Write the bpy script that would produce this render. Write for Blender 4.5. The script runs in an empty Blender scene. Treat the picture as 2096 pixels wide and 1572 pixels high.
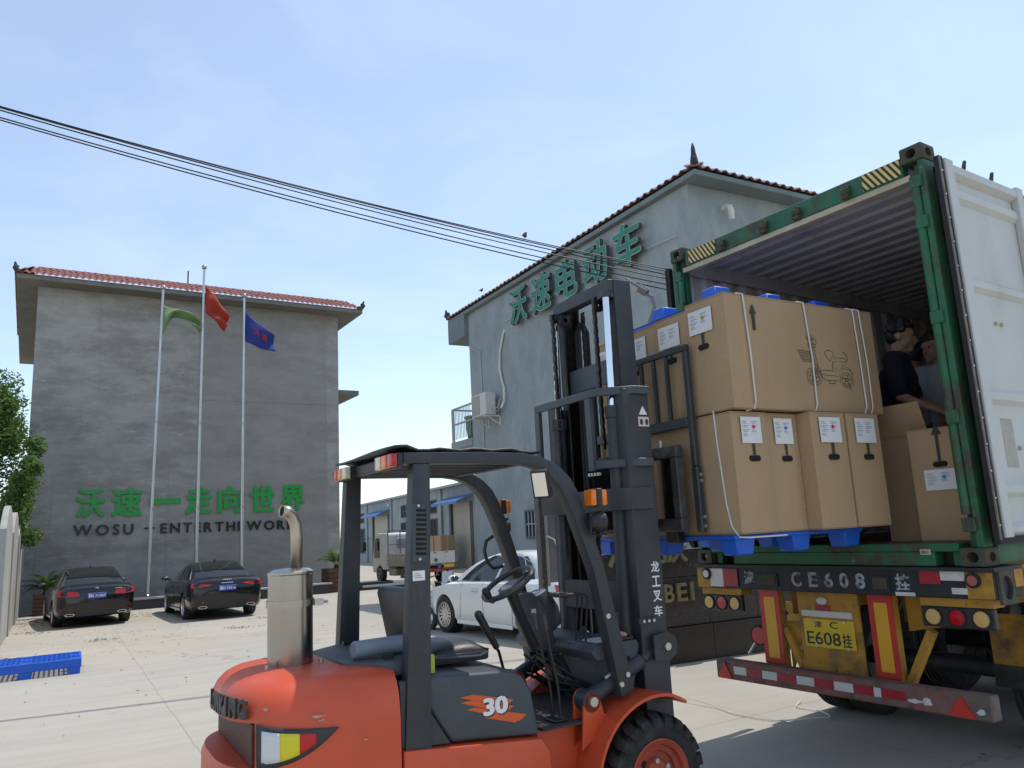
import bpy, bmesh, math, random
from mathutils import Vector, Matrix, noise
from math import sin, cos, tan, pi, radians, sqrt, atan2
rnd = random.Random(7)
scene = bpy.context.scene
C = scene.collection

# ---------------------------------------------------------------- camera
CAMZ = 1.85
cam_d = bpy.data.cameras.new('camera')
cam = bpy.data.objects.new('camera', cam_d)
C.objects.link(cam)
cam_d.sensor_width = 36.0
cam_d.lens = 36.0 * 1590 / 2096
cam_d.clip_end = 3000
_p, _r = radians(10.5), radians(-2.94)
_f = Vector((0, cos(_p), sin(_p))); _rt = Vector((1, 0, 0)); _up = _rt.cross(_f)
_r2 = cos(_r) * _rt + sin(_r) * _up
_u2 = -sin(_r) * _rt + cos(_r) * _up
cam.matrix_world = Matrix(((_r2.x, _u2.x, -_f.x, 0), (_r2.y, _u2.y, -_f.y, 0), (_r2.z, _u2.z, -_f.z, CAMZ), (0, 0, 0, 1)))
scene.camera = cam

# ---------------------------------------------------------------- sky, sun, exposure
SUN_AZ, SUN_EL = 50.0, 66.0          # bearing clockwise from +Y, elevation
world = bpy.data.worlds.new('World'); scene.world = world; world.use_nodes = True
wn, wl = world.node_tree.nodes, world.node_tree.links
wn.clear()
w_out = wn.new('ShaderNodeOutputWorld'); w_bg = wn.new('ShaderNodeBackground')
sky = wn.new('ShaderNodeTexSky'); sky.sky_type = 'NISHITA'; sky.sun_disc = False
sky.sun_elevation = radians(SUN_EL); sky.sun_rotation = radians(SUN_AZ)
sky.air_density = 1.0; sky.dust_density = 0.5; sky.ozone_density = 1.0; sky.altitude = 30
w_bg.inputs['Strength'].default_value = 0.14
# thin high cloud: a soft noise on the sky direction, whitening the sky a little
tc = wn.new('ShaderNodeTexCoord'); sep = wn.new('ShaderNodeSeparateXYZ')
wl.new(tc.outputs['Generated'], sep.inputs[0])
zz = wn.new('ShaderNodeMath'); zz.operation = 'MAXIMUM'; zz.inputs[1].default_value = 0.0
wl.new(sep.outputs['Z'], zz.inputs[0])
za = wn.new('ShaderNodeMath'); za.operation = 'ADD'; za.inputs[1].default_value = 0.16
wl.new(zz.outputs[0], za.inputs[0])
dx = wn.new('ShaderNodeMath'); dx.operation = 'DIVIDE'; dy = wn.new('ShaderNodeMath'); dy.operation = 'DIVIDE'
wl.new(sep.outputs['X'], dx.inputs[0]); wl.new(za.outputs[0], dx.inputs[1])
wl.new(sep.outputs['Y'], dy.inputs[0]); wl.new(za.outputs[0], dy.inputs[1])
cmb = wn.new('ShaderNodeCombineXYZ'); wl.new(dx.outputs[0], cmb.inputs[0]); wl.new(dy.outputs[0], cmb.inputs[1])
cn = wn.new('ShaderNodeTexNoise'); cn.inputs['Scale'].default_value = 1.9; cn.inputs['Detail'].default_value = 7
cn.inputs['Roughness'].default_value = 0.56; cn.inputs['Distortion'].default_value = 0.5
wl.new(cmb.outputs[0], cn.inputs['Vector'])
cr = wn.new('ShaderNodeMapRange'); cr.inputs[1].default_value = 0.46; cr.inputs[2].default_value = 0.76
cr.inputs[3].default_value = 0.19; cr.inputs[4].default_value = 0.36
wl.new(cn.outputs['Fac'], cr.inputs[0])
mixc = wn.new('ShaderNodeMix'); mixc.data_type = 'RGBA'
mixc.inputs['B'].default_value = (4.9, 5.35, 5.6, 1)
wl.new(cr.outputs[0], mixc.inputs['Factor']); wl.new(sky.outputs[0], mixc.inputs['A'])
wl.new(mixc.outputs['Result'], w_bg.inputs['Color']); wl.new(w_bg.outputs[0], w_out.inputs[0])

sun_d = bpy.data.lights.new('sun', 'SUN'); sun_d.energy = 2.35; sun_d.angle = radians(0.55); sun_d.color = (1.0, 0.955, 0.88)
sun = bpy.data.objects.new('sun', sun_d); C.objects.link(sun)
_sd = Vector((sin(radians(SUN_AZ)) * cos(radians(SUN_EL)), cos(radians(SUN_AZ)) * cos(radians(SUN_EL)), sin(radians(SUN_EL))))
sun.rotation_euler = _sd.to_track_quat('Z', 'Y').to_euler()
sun.location = (20, 20, 60)

scene.view_settings.view_transform = 'Standard'
scene.view_settings.look = 'None'
scene.view_settings.exposure = 0.62
scene.view_settings.gamma = 1.0
scene.view_settings.use_curve_mapping = False
scene.cycles.max_bounces = 6
scene.cycles.transparent_max_bounces = 8
scene.cycles.caustics_reflective = False
scene.cycles.caustics_refractive = False

# ---------------------------------------------------------------- materials
def _new(name):
    m = bpy.data.materials.new(name); m.use_nodes = True
    n = m.node_tree.nodes; b = n.get('Principled BSDF')
    return m, n, m.node_tree.links, b

def mat(name, col, rough=0.6, metal=0.0, var=0.0, vscale=3.0, bump=0.0, bscale=30.0, col2=None, stretch=(1, 1, 1), spec=0.5, coat=0.0, detail=6.0, thresh=None, emit=0.0):
    """plain painted / bare surface: base colour with noise variation towards col2, fine bump, roughness wear"""
    m, n, l, b = _new(name)
    b.inputs['Base Color'].default_value = (*col, 1); b.inputs['Roughness'].default_value = rough
    b.inputs['Metallic'].default_value = metal; b.inputs['Specular IOR Level'].default_value = spec
    b.inputs['Coat Weight'].default_value = coat
    if coat: b.inputs['Coat Roughness'].default_value = 0.06
    t = n.new('ShaderNodeTexCoord'); mp = n.new('ShaderNodeMapping'); mp.inputs['Scale'].default_value = stretch
    l.new(t.outputs['Object'], mp.inputs['Vector'])
    if var > 0 or col2:
        nz = n.new('ShaderNodeTexNoise'); nz.inputs['Scale'].default_value = vscale; nz.inputs['Detail'].default_value = detail
        nz.inputs['Roughness'].default_value = 0.62
        l.new(mp.outputs[0], nz.inputs['Vector'])
        rp = n.new('ShaderNodeMapRange')
        lo, hi = thresh if thresh else (0.32, 0.68)
        rp.inputs[1].default_value = lo; rp.inputs[2].default_value = hi
        l.new(nz.outputs['Fac'], rp.inputs[0])
        mx = n.new('ShaderNodeMix'); mx.data_type = 'RGBA'
        c2 = col2 if col2 else tuple(max(0, c * (1 - var)) for c in col)
        mx.inputs['A'].default_value = (*col, 1); mx.inputs['B'].default_value = (*c2, 1)
        l.new(rp.outputs[0], mx.inputs['Factor']); l.new(mx.outputs['Result'], b.inputs['Base Color'])
        rr = n.new('ShaderNodeMapRange'); rr.inputs[3].default_value = rough; rr.inputs[4].default_value = min(1, rough + 0.18)
        l.new(nz.outputs['Fac'], rr.inputs[0]); l.new(rr.outputs[0], b.inputs['Roughness'])
    if bump > 0:
        nb = n.new('ShaderNodeTexNoise'); nb.inputs['Scale'].default_value = bscale; nb.inputs['Detail'].default_value = 4
        l.new(mp.outputs[0], nb.inputs['Vector'])
        bp = n.new('ShaderNodeBump'); bp.inputs['Strength'].default_value = bump; bp.inputs['Distance'].default_value = 0.02
        l.new(nb.outputs['Fac'], bp.inputs['Height']); l.new(bp.outputs[0], b.inputs['Normal'])
    if emit:
        b.inputs['Emission Color'].default_value = (*col, 1); b.inputs['Emission Strength'].default_value = emit
    return m

def add_grime(m, col=(0.05, 0.045, 0.04), amount=0.5, scale=8.0, thresh=(0.5, 0.68), stretch=(1, 1, 1), detail=8):
    """second layer of wear (rust, dust, chips) with a shape of its own over an existing material"""
    n, l = m.node_tree.nodes, m.node_tree.links
    b = n.get('Principled BSDF')
    t = n.new('ShaderNodeTexCoord'); mp = n.new('ShaderNodeMapping'); mp.inputs['Scale'].default_value = stretch
    mp.inputs['Location'].default_value = (3.1, 7.7, 1.3)
    l.new(t.outputs['Object'], mp.inputs['Vector'])
    nz = n.new('ShaderNodeTexNoise'); nz.inputs['Scale'].default_value = scale; nz.inputs['Detail'].default_value = detail; nz.inputs['Roughness'].default_value = 0.7
    l.new(mp.outputs[0], nz.inputs['Vector'])
    rp = n.new('ShaderNodeMapRange'); rp.inputs[1].default_value = thresh[0]; rp.inputs[2].default_value = thresh[1]; rp.inputs[4].default_value = amount
    l.new(nz.outputs['Fac'], rp.inputs[0])
    mx = n.new('ShaderNodeMix'); mx.data_type = 'RGBA'; mx.inputs['B'].default_value = (*col, 1)
    if b.inputs['Base Color'].is_linked: l.new(b.inputs['Base Color'].links[0].from_socket, mx.inputs['A'])
    else: mx.inputs['A'].default_value = b.inputs['Base Color'].default_value
    l.new(rp.outputs[0], mx.inputs['Factor']); l.new(mx.outputs['Result'], b.inputs['Base Color'])
    return m

def glass(name, col=(0.02, 0.025, 0.03), rough=0.03):
    m = mat(name, col, rough, 0.0, spec=0.6)
    return m

# ---------------------------------------------------------------- mesh builder
class MB:
    def __init__(s): s.v = []; s.f = []
    def add(s, vs, fs):
        o = len(s.v); s.v += [tuple(v) for v in vs]; s.f += [tuple(i + o for i in f) for f in fs]; return s
    def box(s, a, b):
        x0, y0, z0 = (min(a[i], b[i]) for i in range(3)); x1, y1, z1 = (max(a[i], b[i]) for i in range(3))
        return s.add([(x0, y0, z0), (x1, y0, z0), (x1, y1, z0), (x0, y1, z0), (x0, y0, z1), (x1, y0, z1), (x1, y1, z1), (x0, y1, z1)],
                     [(0, 3, 2, 1), (4, 5, 6, 7), (0, 1, 5, 4), (1, 2, 6, 5), (2, 3, 7, 6), (3, 0, 4, 7)])
    def bar(s, p, q, w, h, up=(0, 0, 1)):
        """rectangular bar from p to q, w across, h along up"""
        p, q = Vector(p), Vector(q); d = (q - p).normalized(); u = Vector(up)
        r = d.cross(u)
        if r.length < 1e-5: r = d.cross(Vector((1, 0, 0)))
        r.normalize(); u = r.cross(d)
        vs = [c + r * (a * w / 2) + u * (b * h / 2) for c in (p, q) for a, b in ((-1, -1), (1, -1), (1, 1), (-1, 1))]
        return s.add(vs, [(3, 2, 1, 0), (4, 5, 6, 7), (0, 1, 5, 4), (1, 2, 6, 5), (2, 3, 7, 6), (3, 0, 4, 7)])
    def cyl(s, p, q, r, n=16, r2=None, cap=True):
        p, q = Vector(p), Vector(q); d = (q - p).normalized()
        a = d.cross(Vector((0, 0, 1)))
        if a.length < 1e-4: a = d.cross(Vector((1, 0, 0)))
        a.normalize(); b = a.cross(d); r2 = r if r2 is None else r2
        vs = [p + (a * cos(2 * pi * i / n) + b * sin(2 * pi * i / n)) * r for i in range(n)] + [q + (a * cos(2 * pi * i / n) + b * sin(2 * pi * i / n)) * r2 for i in range(n)]
        fs = [(i, n + i, n + (i + 1) % n, (i + 1) % n) for i in range(n)]
        if cap: fs += [tuple(range(n)), tuple(range(2 * n - 1, n - 1, -1))]
        return s.add(vs, fs)
    def tube(s, path, r, n=8, closed=False, cap=True):
        P = [Vector(p) for p in path]; N = len(P); rs = r if isinstance(r, (list, tuple)) else [r] * N
        vs = []; pa = None
        for i in range(N):
            if closed: d = P[(i + 1) % N] - P[i - 1]
            else: d = P[min(i + 1, N - 1)] - P[max(i - 1, 0)]
            d.normalize()
            if pa is None:
                a = d.cross(Vector((0, 0, 1)))
                if a.length < 1e-3: a = d.cross(Vector((1, 0, 0)))
            else: a = pa - d * pa.dot(d)
            a.normalize(); pa = a; b = a.cross(d)
            vs += [P[i] + (a * cos(2 * pi * k / n) + b * sin(2 * pi * k / n)) * rs[i] for k in range(n)]
        fs = []
        for i in range(N if closed else N - 1):
            j = (i + 1) % N
            fs += [(i * n + k, j * n + k, j * n + (k + 1) % n, i * n + (k + 1) % n) for k in range(n)]
        if cap and not closed: fs += [tuple(range(n)), tuple((N - 1) * n + k for k in range(n - 1, -1, -1))]
        return s.add(vs, fs)
    def prism(s, poly, d, org=(0, 0, 0), ax=(1, 0, 0), ay=(0, 0, 1)):
        """polygon in the plane (ax, ay) at org, extruded by vector d"""
        o, ax, ay, d = Vector(org), Vector(ax), Vector(ay), Vector(d); n = len(poly)
        vs = [o + ax * x + ay * y for x, y in poly]; vs += [v + d for v in vs]
        return s.add(vs, [tuple(range(n)), tuple(range(2 * n - 1, n - 1, -1))] + [(i, n + i, n + (i + 1) % n, (i + 1) % n) for i in range(n)])
    def grid(s, P, flip=False, cu=False):
        """P[i][j] points -> quads"""
        a, b = len(P), len(P[0]); vs = [p for r in P for p in r]; fs = []
        for i in range(a - 1):
            for j in range(b if cu else b - 1):
                k = (j + 1) % b
                q = (i * b + j, i * b + k, (i + 1) * b + k, (i + 1) * b + j)
                fs.append(q[::-1] if flip else q)
        return s.add(vs, fs)
    def lathe(s, prof, org=(0, 0, 0), axis=(0, 1, 0), n=24, closed=False):
        """prof = [(r, h)] turned about axis at org"""
        o, d = Vector(org), Vector(axis).normalized()
        a = d.cross(Vector((0, 0, 1)))
        if a.length < 1e-4: a = d.cross(Vector((1, 0, 0)))
        a.normalize(); b = a.cross(d)
        P = [[o + d * h + (a * cos(2 * pi * k / n) + b * sin(2 * pi * k / n)) * r for k in range(n)] for r, h in prof]
        return s.grid(P, cu=True)
    def ball(s, c, r, n=12, sc=(1, 1, 1)):
        c = Vector(c); m = n // 2
        P = [[c + Vector((cos(2 * pi * k / n) * sin(pi * i / m) * sc[0], sin(2 * pi * k / n) * sin(pi * i / m) * sc[1], cos(pi * i / m) * sc[2])) * r for k in range(n)] for i in range(m + 1)]
        return s.grid(P, cu=True, flip=True)
    def xf(s, M):
        s.v = [tuple(M @ Vector(v)) for v in s.v]; return s
    def mesh(s, name, material=None, smooth=35, bevel=0.0, seg=1, merge=True, fixn=True):
        me = bpy.data.meshes.new(name); me.from_pydata(s.v, [], s.f)
        if merge or bevel or fixn:
            bm = bmesh.new(); bm.from_mesh(me)
            if merge: bmesh.ops.remove_doubles(bm, verts=bm.verts, dist=1e-5)
            if fixn: bmesh.ops.recalc_face_normals(bm, faces=bm.faces)
            if bevel:
                es = [e for e in bm.edges if len(e.link_faces) == 2 and e.calc_face_angle(0) > radians(30)]
                bmesh.ops.bevel(bm, geom=es, offset=bevel, segments=seg, affect='EDGES', profile=0.6, clamp_overlap=True)
            bm.to_mesh(me); bm.free()
        if smooth:
            me.polygons.foreach_set('use_smooth', [True] * len(me.polygons)); me.set_sharp_from_angle(angle=radians(smooth))
        if material: me.materials.append(material)
        me.update(); return me
    def build(s, name, material, parent=None, **k):
        return link(name, s.mesh(name, material, **k), parent)

def link(name, me, parent=None, loc=None):
    o = bpy.data.objects.new(name, me); C.objects.link(o)
    if parent: o.parent = parent
    if loc: o.location = loc
    return o

def tag(o, label=None, cat=None, group=None, kind=None):
    if label: o['label'] = label
    if cat: o['category'] = cat
    if group: o['group'] = group
    if kind: o['kind'] = kind
    return o

def frame(o, name, loc, bearing):
    """Empty whose +X points along compass bearing (clockwise from +Y), +Y to its left"""
    e = bpy.data.objects.new(name, None); C.objects.link(e)
    e.empty_display_size = 0.2
    e.location = loc; e.rotation_euler = (0, 0, radians(90 - bearing))
    return e
def thing(name, label, cat, loc, bearing=90, group=None):
    return tag(frame(None, name, loc, bearing), label, cat, group)

def copy_tree(o, parent=None):
    c = o.copy(); C.objects.link(c)
    if parent is not None: c.parent = parent
    for ch in list(o.children): copy_tree(ch, c)
    return c

def gz(y): return -0.007 * min(max(0.0, y - 8.0), 60.0)

def wpt(o, b, x, y, z):
    """world point from local (x fwd, y left, z) of a frame at o with bearing b"""
    b = radians(b)
    return Vector((o[0] + x * sin(b) - y * cos(b), o[1] + x * cos(b) + y * sin(b), o[2] + z))

def text_mesh(txt, size=1.0, depth=0.0, bold=0.0, res=3, align='LEFT'):
    cu = bpy.data.curves.new('txt', 'FONT'); cu.body = txt; cu.size = size; cu.extrude = depth / 2; cu.offset = bold
    cu.resolution_u = res; cu.align_x = align
    ob = bpy.data.objects.new('txt', cu); C.objects.link(ob)
    dg = bpy.context.evaluated_depsgraph_get()
    me = bpy.data.meshes.new_from_object(ob.evaluated_get(dg))
    bpy.data.objects.remove(ob); bpy.data.curves.remove(cu)
    return me

def fit_text(name, txt, material, parent, org, ax, ay, w=None, h=None, depth=0.01, bold=0.0, side=None, nrm=None, fat=0.0):
    """text fitted into the rectangle at org spanned by w along ax and h along ay (both local to parent)"""
    me = text_mesh(txt, 1.0, 0.02, bold)
    if fat:      # heavier strokes: the glyph repeated with tiny shifts, each copy a hair deeper
        V = [v.co.copy() for v in me.vertices]; Fc = [tuple(p.vertices) for p in me.polygons]; mb_ = MB()
        for i, (dx_, dy_) in enumerate(((0, 0), (fat, 0), (-fat, 0), (0, fat * .8), (0, -fat * .8), (fat * .7, fat * .6), (-fat * .7, fat * .6), (fat * .7, -fat * .6), (-fat * .7, -fat * .6))):
            mb_.add([(v.x + dx_, v.y + dy_, v.z * (1 - 0.03 * i)) for v in V], Fc)
        me = mb_.mesh(name, None, smooth=0, merge=False, fixn=False)
    xs = [v.co.x for v in me.vertices]; ys = [v.co.y for v in me.vertices]
    x0, x1, y0, y1 = min(xs), max(xs), min(ys), max(ys)
    sx = w / (x1 - x0) if w else None; sy = h / (y1 - y0) if h else None
    sx = sx or sy; sy = sy or sx
    ax, ay, o = Vector(ax).normalized(), Vector(ay).normalized(), Vector(org)
    nr = ax.cross(ay).normalized() if nrm is None else Vector(nrm)
    for v in me.vertices:
        c = v.co.copy()
        v.co = o + ax * ((c.x - x0) * sx) + ay * ((c.y - y0) * sy) + nr * ((c.z + 0.01) / 0.02 * depth)
    me.materials.clear(); me.materials.append(material)
    me.polygons.foreach_set('use_smooth', [False] * len(me.polygons)); me.update()
    return link(name, me, parent)

def boolean(o, cutters, op='DIFFERENCE'):
    """cut an object's mesh with builder meshes and keep the result as its mesh"""
    tmp = []
    for mb in cutters:
        c = link('cut', mb.mesh('cut', None, smooth=0)); c.matrix_world = o.matrix_world; tmp.append(c)
        md = o.modifiers.new('b', 'BOOLEAN'); md.operation = op; md.object = c; md.solver = 'EXACT'
    par = o.parent; o.parent = None
    for c in tmp: c.matrix_world = o.matrix_world
    bpy.context.view_layer.update()
    dg = bpy.context.evaluated_depsgraph_get()
    me = bpy.data.meshes.new_from_object(o.evaluated_get(dg))
    o.modifiers.clear(); o.data = me; o.parent = par
    for c in tmp: bpy.data.objects.remove(c)
    me.set_sharp_from_angle(angle=radians(35))
    return o

def remeshed(name, mb, material, parent, voxel=0.02, smooth_it=4):
    """overlapping volumes grown together into one continuous surface"""
    o = mb.build(name, material, None, smooth=0, merge=False, fixn=False)
    md = o.modifiers.new('r', 'REMESH'); md.mode = 'VOXEL'; md.voxel_size = voxel
    sm = o.modifiers.new('s', 'SMOOTH'); sm.factor = 0.5; sm.iterations = smooth_it
    bpy.context.view_layer.update()
    dg = bpy.context.evaluated_depsgraph_get()
    me = bpy.data.meshes.new_from_object(o.evaluated_get(dg))
    o.modifiers.clear(); o.data = me
    me.materials.clear(); me.materials.append(material)
    me.polygons.foreach_set('use_smooth', [True] * len(me.polygons))
    o.parent = parent
    return o
# ================================================================ MATERIALS shared
M = {}
def ground_mat():
    m, n, l, b = _new('concrete_yard')
    t = n.new('ShaderNodeTexCoord')
    def noise_(scale, detail=6, rough=0.6, vec=None):
        z = n.new('ShaderNodeTexNoise'); z.inputs['Scale'].default_value = scale; z.inputs['Detail'].default_value = detail; z.inputs['Roughness'].default_value = rough
        l.new(vec if vec else t.outputs['Object'], z.inputs['Vector']); return z.outputs['Fac']
    def mr(x, a, b_, c, d):
        r = n.new('ShaderNodeMapRange'); l.new(x, r.inputs[0])
        for i, v in enumerate((a, b_, c, d)): r.inputs[i + 1].default_value = v
        return r.outputs[0]
    def mix(f, A, B):
        x = n.new('ShaderNodeMix'); x.data_type = 'RGBA'
        l.new(f, x.inputs['Factor'])
        for s, v in (('A', A), ('B', B)):
            if isinstance(v, tuple): x.inputs[s].default_value = (*v, 1)
            else: l.new(v, x.inputs[s])
        return x.outputs['Result']
    def math(op, a, b_=None):
        x = n.new('ShaderNodeMath'); x.operation = op
        for i, v in enumerate((a, b_)):
            if v is None: continue
            if isinstance(v, (int, float)): x.inputs[i].default_value = v
            else: l.new(v, x.inputs[i])
        return x.outputs[0]
    mp = n.new('ShaderNodeMapping'); mp.inputs['Rotation'].default_value = (0, 0, radians(-30)); mp.inputs['Location'].default_value = (1.15, 2.1, 0)
    l.new(t.outputs['Object'], mp.inputs['Vector'])
    st = n.new('ShaderNodeMapping'); st.inputs['Scale'].default_value = (0.25, 1.6, 1); l.new(mp.outputs[0], st.inputs['Vector'])
    c = mix(mr(noise_(0.35, 5), 0.36, 0.66, 0, 1), (0.385, 0.36, 0.315), (0.42, 0.385, 0.32))
    c = mix(mr(noise_(1.3, 8, 0.7, st.outputs[0]), 0.42, 0.72, 0, 0.55), c, (0.31, 0.28, 0.232))       # sweeping streaks
    c = mix(mr(noise_(0.16, 4), 0.54, 0.70, 0, 0.6), c, (0.44, 0.37, 0.25))                          # drifted sand
    c = mix(mr(noise_(5.0, 8, 0.72), 0.60, 0.78, 0, 0.45), c, (0.25, 0.235, 0.205))                      # stains
    c = mix(mr(noise_(0.9, 6, 0.7), 0.66, 0.74, 0, 0.35), c, (0.16, 0.145, 0.12))                      # old oil and tyre dirt
    c = mix(mr(noise_(38, 3, 0.6), 0.60, 0.80, 0, 0.4), c, (0.2, 0.19, 0.17))                        # grit
    # expansion joints
    sp = n.new('ShaderNodeSeparateXYZ'); wob = n.new('ShaderNodeMapping'); l.new(mp.outputs[0], wob.inputs['Vector'])
    l.new(wob.outputs[0], sp.inputs[0])
    wv = math('MULTIPLY', math('SUBTRACT', noise_(1.2, 4), 0.5), 0.07)
    lines = []
    for ax, per in ((sp.outputs['X'], 4.6), (sp.outputs['Y'], 5.2)):
        fr_ = math('FRACT', math('DIVIDE', math('ADD', ax, wv), per))
        d = math('ABSOLUTE', math('SUBTRACT', fr_, 0.5))
        lines.append(math('LESS_THAN', d, 0.0015))
    j = math('MAXIMUM', lines[0], lines[1])
    # wandering crack
    vo = n.new('ShaderNodeTexVoronoi'); vo.feature = 'DISTANCE_TO_EDGE'; vo.inputs['Scale'].default_value = 0.09
    dv = n.new('ShaderNodeVectorMath'); dv.operation = 'ADD'
    nzc = n.new('ShaderNodeTexNoise'); nzc.inputs['Scale'].default_value = 1.1; nzc.inputs['Detail'].default_value = 9; nzc.inputs['Roughness'].default_value = 0.65
    l.new(t.outputs['Object'], nzc.inputs['Vector']); sc_ = n.new('ShaderNodeVectorMath'); sc_.operation = 'SCALE'; sc_.inputs['Scale'].default_value = 2.2
    l.new(nzc.outputs['Color'], sc_.inputs[0]); l.new(t.outputs['Object'], dv.inputs[0]); l.new(sc_.outputs[0], dv.inputs[1]); l.new(dv.outputs[0], vo.inputs['Vector'])
    ck = math('LESS_THAN', vo.outputs['Distance'], 0.0011)
    j2 = math('MAXIMUM', math('MULTIPLY', j, 0.38), math('MULTIPLY', ck, 0.7))
    c = mix(j2, c, (0.15, 0.135, 0.11))
    l.new(c, b.inputs['Base Color']); b.inputs['Roughness'].default_value = 0.9; b.inputs['Specular IOR Level'].default_value = 0.25
    bp = n.new('ShaderNodeBump'); bp.inputs['Strength'].default_value = 0.35; bp.inputs['Distance'].default_value = 0.02
    hh = math('SUBTRACT', math('ADD', math('MULTIPLY', noise_(22, 6), 0.3), noise_(3.0, 6)), j2)
    l.new(hh, bp.inputs['Height']); l.new(bp.outputs[0], b.inputs['Normal'])
    return m

def render_mat(name, base, dark, light, streak=(0.6, 0.6, 1.5), split=None):
    """cement render, horizontally trowelled; split=(x, zmax) a patch of a second, darker coat"""
    m, n, l, b = _new(name)
    t = n.new('ShaderNodeTexCoord'); mp = n.new('ShaderNodeMapping'); mp.inputs['Scale'].default_value = streak
    l.new(t.outputs['Object'], mp.inputs['Vector'])
    def nz(s, d, r, v): 
        z = n.new('ShaderNodeTexNoise'); z.inputs['Scale'].default_value = s; z.inputs['Detail'].default_value = d; z.inputs['Roughness'].default_value = r
        l.new(v, z.inputs['Vector']); return z.outputs['Fac']
    def mix(f, A, B, lo, hi, amt):
        r = n.new('ShaderNodeMapRange'); l.new(f, r.inputs[0]); r.inputs[1].default_value = lo; r.inputs[2].default_value = hi; r.inputs[4].default_value = amt
        x = n.new('ShaderNodeMix'); x.data_type = 'RGBA'; l.new(r.outputs[0], x.inputs['Factor'])
        for s, v in (('A', A), ('B', B)):
            if isinstance(v, tuple): x.inputs[s].default_value = (*v, 1)
            else: l.new(v, x.inputs[s])
        return x.outputs['Result']
    c = mix(nz(0.9, 7, 0.62, mp.outputs[0]), base, dark, 0.44, 0.60, 0.9)
    c = mix(nz(3.2, 9, 0.72, mp.outputs[0]), c, light, 0.50, 0.66, 0.6)
    c = mix(nz(0.5, 5, 0.6, t.outputs['Object']), c, dark, 0.50, 0.70, 0.6)
    c = mix(nz(10, 9, 0.75, mp.outputs[0]), c, tuple(d * 0.75 for d in dark), 0.56, 0.74, 0.5)
    dm = n.new('ShaderNodeMapping'); dm.inputs['Scale'].default_value = (2.6, 2.6, 0.10); l.new(t.outputs['Object'], dm.inputs['Vector'])
    c = mix(nz(1.6, 6, 0.6, dm.outputs[0]), c, tuple(d * 0.8 for d in dark), 0.60, 0.75, 0.5)
    if split:
        sp = n.new('ShaderNodeSeparateXYZ'); l.new(t.outputs['Object'], sp.inputs[0])
        wv = n.new('ShaderNodeMath'); wv.operation = 'MULTIPLY_ADD'; wv.inputs[1].default_value = 0.12; l.new(nz(1.7, 4, 0.6, t.outputs['Object']), wv.inputs[0]); l.new(sp.outputs['X'], wv.inputs[2])
        r = n.new('ShaderNodeMapRange'); l.new(wv.outputs[0], r.inputs[0]); r.inputs[1].default_value = split[0]; r.inputs[2].default_value = split[0] + 0.05
        r2 = n.new('ShaderNodeMapRange'); l.new(wv.outputs[0], r2.inputs[0]); r2.inputs[1].default_value = split[1]; r2.inputs[2].default_value = split[1] + 0.04; r2.inputs[3].default_value = 0.55; r2.inputs[4].default_value = 0
        mu = n.new('ShaderNodeMath'); mu.operation = 'MULTIPLY'; l.new(r.outputs[0], mu.inputs[0]); l.new(r2.outputs[0], mu.inputs[1])
        x = n.new('ShaderNodeMix'); x.data_type = 'RGBA'; l.new(mu.outputs[0], x.inputs['Factor']); l.new(c, x.inputs['A']); x.inputs['B'].default_value = (*dark, 1); c = x.outputs['Result']
    l.new(c, b.inputs['Base Color']); b.inputs['Roughness'].default_value = 0.92; b.inputs['Specular IOR Level'].default_value = 0.2
    bp = n.new('ShaderNodeBump'); bp.inputs['Strength'].default_value = 0.45; bp.inputs['Distance'].default_value = 0.03
    l.new(nz(9, 6, 0.65, mp.outputs[0]), bp.inputs['Height']); l.new(bp.outputs[0], b.inputs['Normal'])
    return m

M['ground'] = ground_mat()
M['facade'] = render_mat('grey_cement_render', (0.36, 0.35, 0.325), (0.25, 0.24, 0.22), (0.45, 0.445, 0.425), split=(5.45, 10.55))
M['bluewall'] = render_mat('blue_grey_wall_paint', (0.33, 0.365, 0.375), (0.262, 0.292, 0.30), (0.38, 0.415, 0.42), streak=(1.1, 1.1, 0.6))
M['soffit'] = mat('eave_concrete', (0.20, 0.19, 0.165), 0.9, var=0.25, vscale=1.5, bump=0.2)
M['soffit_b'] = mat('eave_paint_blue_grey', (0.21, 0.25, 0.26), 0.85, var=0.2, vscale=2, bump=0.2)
M['tile'] = add_grime(mat('red_clay_tile', (0.28, 0.10, 0.085), 0.7, var=0.35, vscale=2.2, bump=0.2, bscale=60), (0.42, 0.24, 0.2), 0.5, 5)
M['tile2'] = add_grime(mat('faded_brown_tile', (0.27, 0.165, 0.14), 0.8, var=0.35, vscale=2.2, bump=0.2, bscale=60), (0.4, 0.3, 0.26), 0.5, 5)
M['darkorn'] = mat('dark_glazed_ornament', (0.05, 0.045, 0.04), 0.5, var=0.4, vscale=9)
M['green_letter'] = mat('green_acrylic', (0.015, 0.33, 0.05), 0.4)
M['black_letter'] = mat('black_acrylic', (0.012, 0.012, 0.014), 0.35)
M['teal_letter'] = mat('teal_letter_face', (0.02, 0.21, 0.15), 0.45, var=0.2, vscale=4)
M['letter_edge'] = mat('pale_letter_edge', (0.45, 0.52, 0.48), 0.5)
M['letter_side'] = mat('letter_return_dark', (0.10, 0.11, 0.10), 0.5, var=0.3, vscale=6)
M['steel'] = mat('stainless_steel', (0.43, 0.41, 0.375), 0.17, 1.0, var=0.22, vscale=7, stretch=(1, 1, 0.12))
M['polesteel'] = mat('flagpole_steel', (0.55, 0.55, 0.54), 0.32, 1.0, var=0.15, vscale=2)
M['white_pvc'] = mat('white_pvc', (0.72, 0.70, 0.62), 0.45, var=0.15, vscale=5)
M['grey_pipe'] = mat('grey_conduit', (0.42, 0.44, 0.44), 0.5)
M['winframe'] = mat('window_frame', (0.13, 0.14, 0.15), 0.6)
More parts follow.
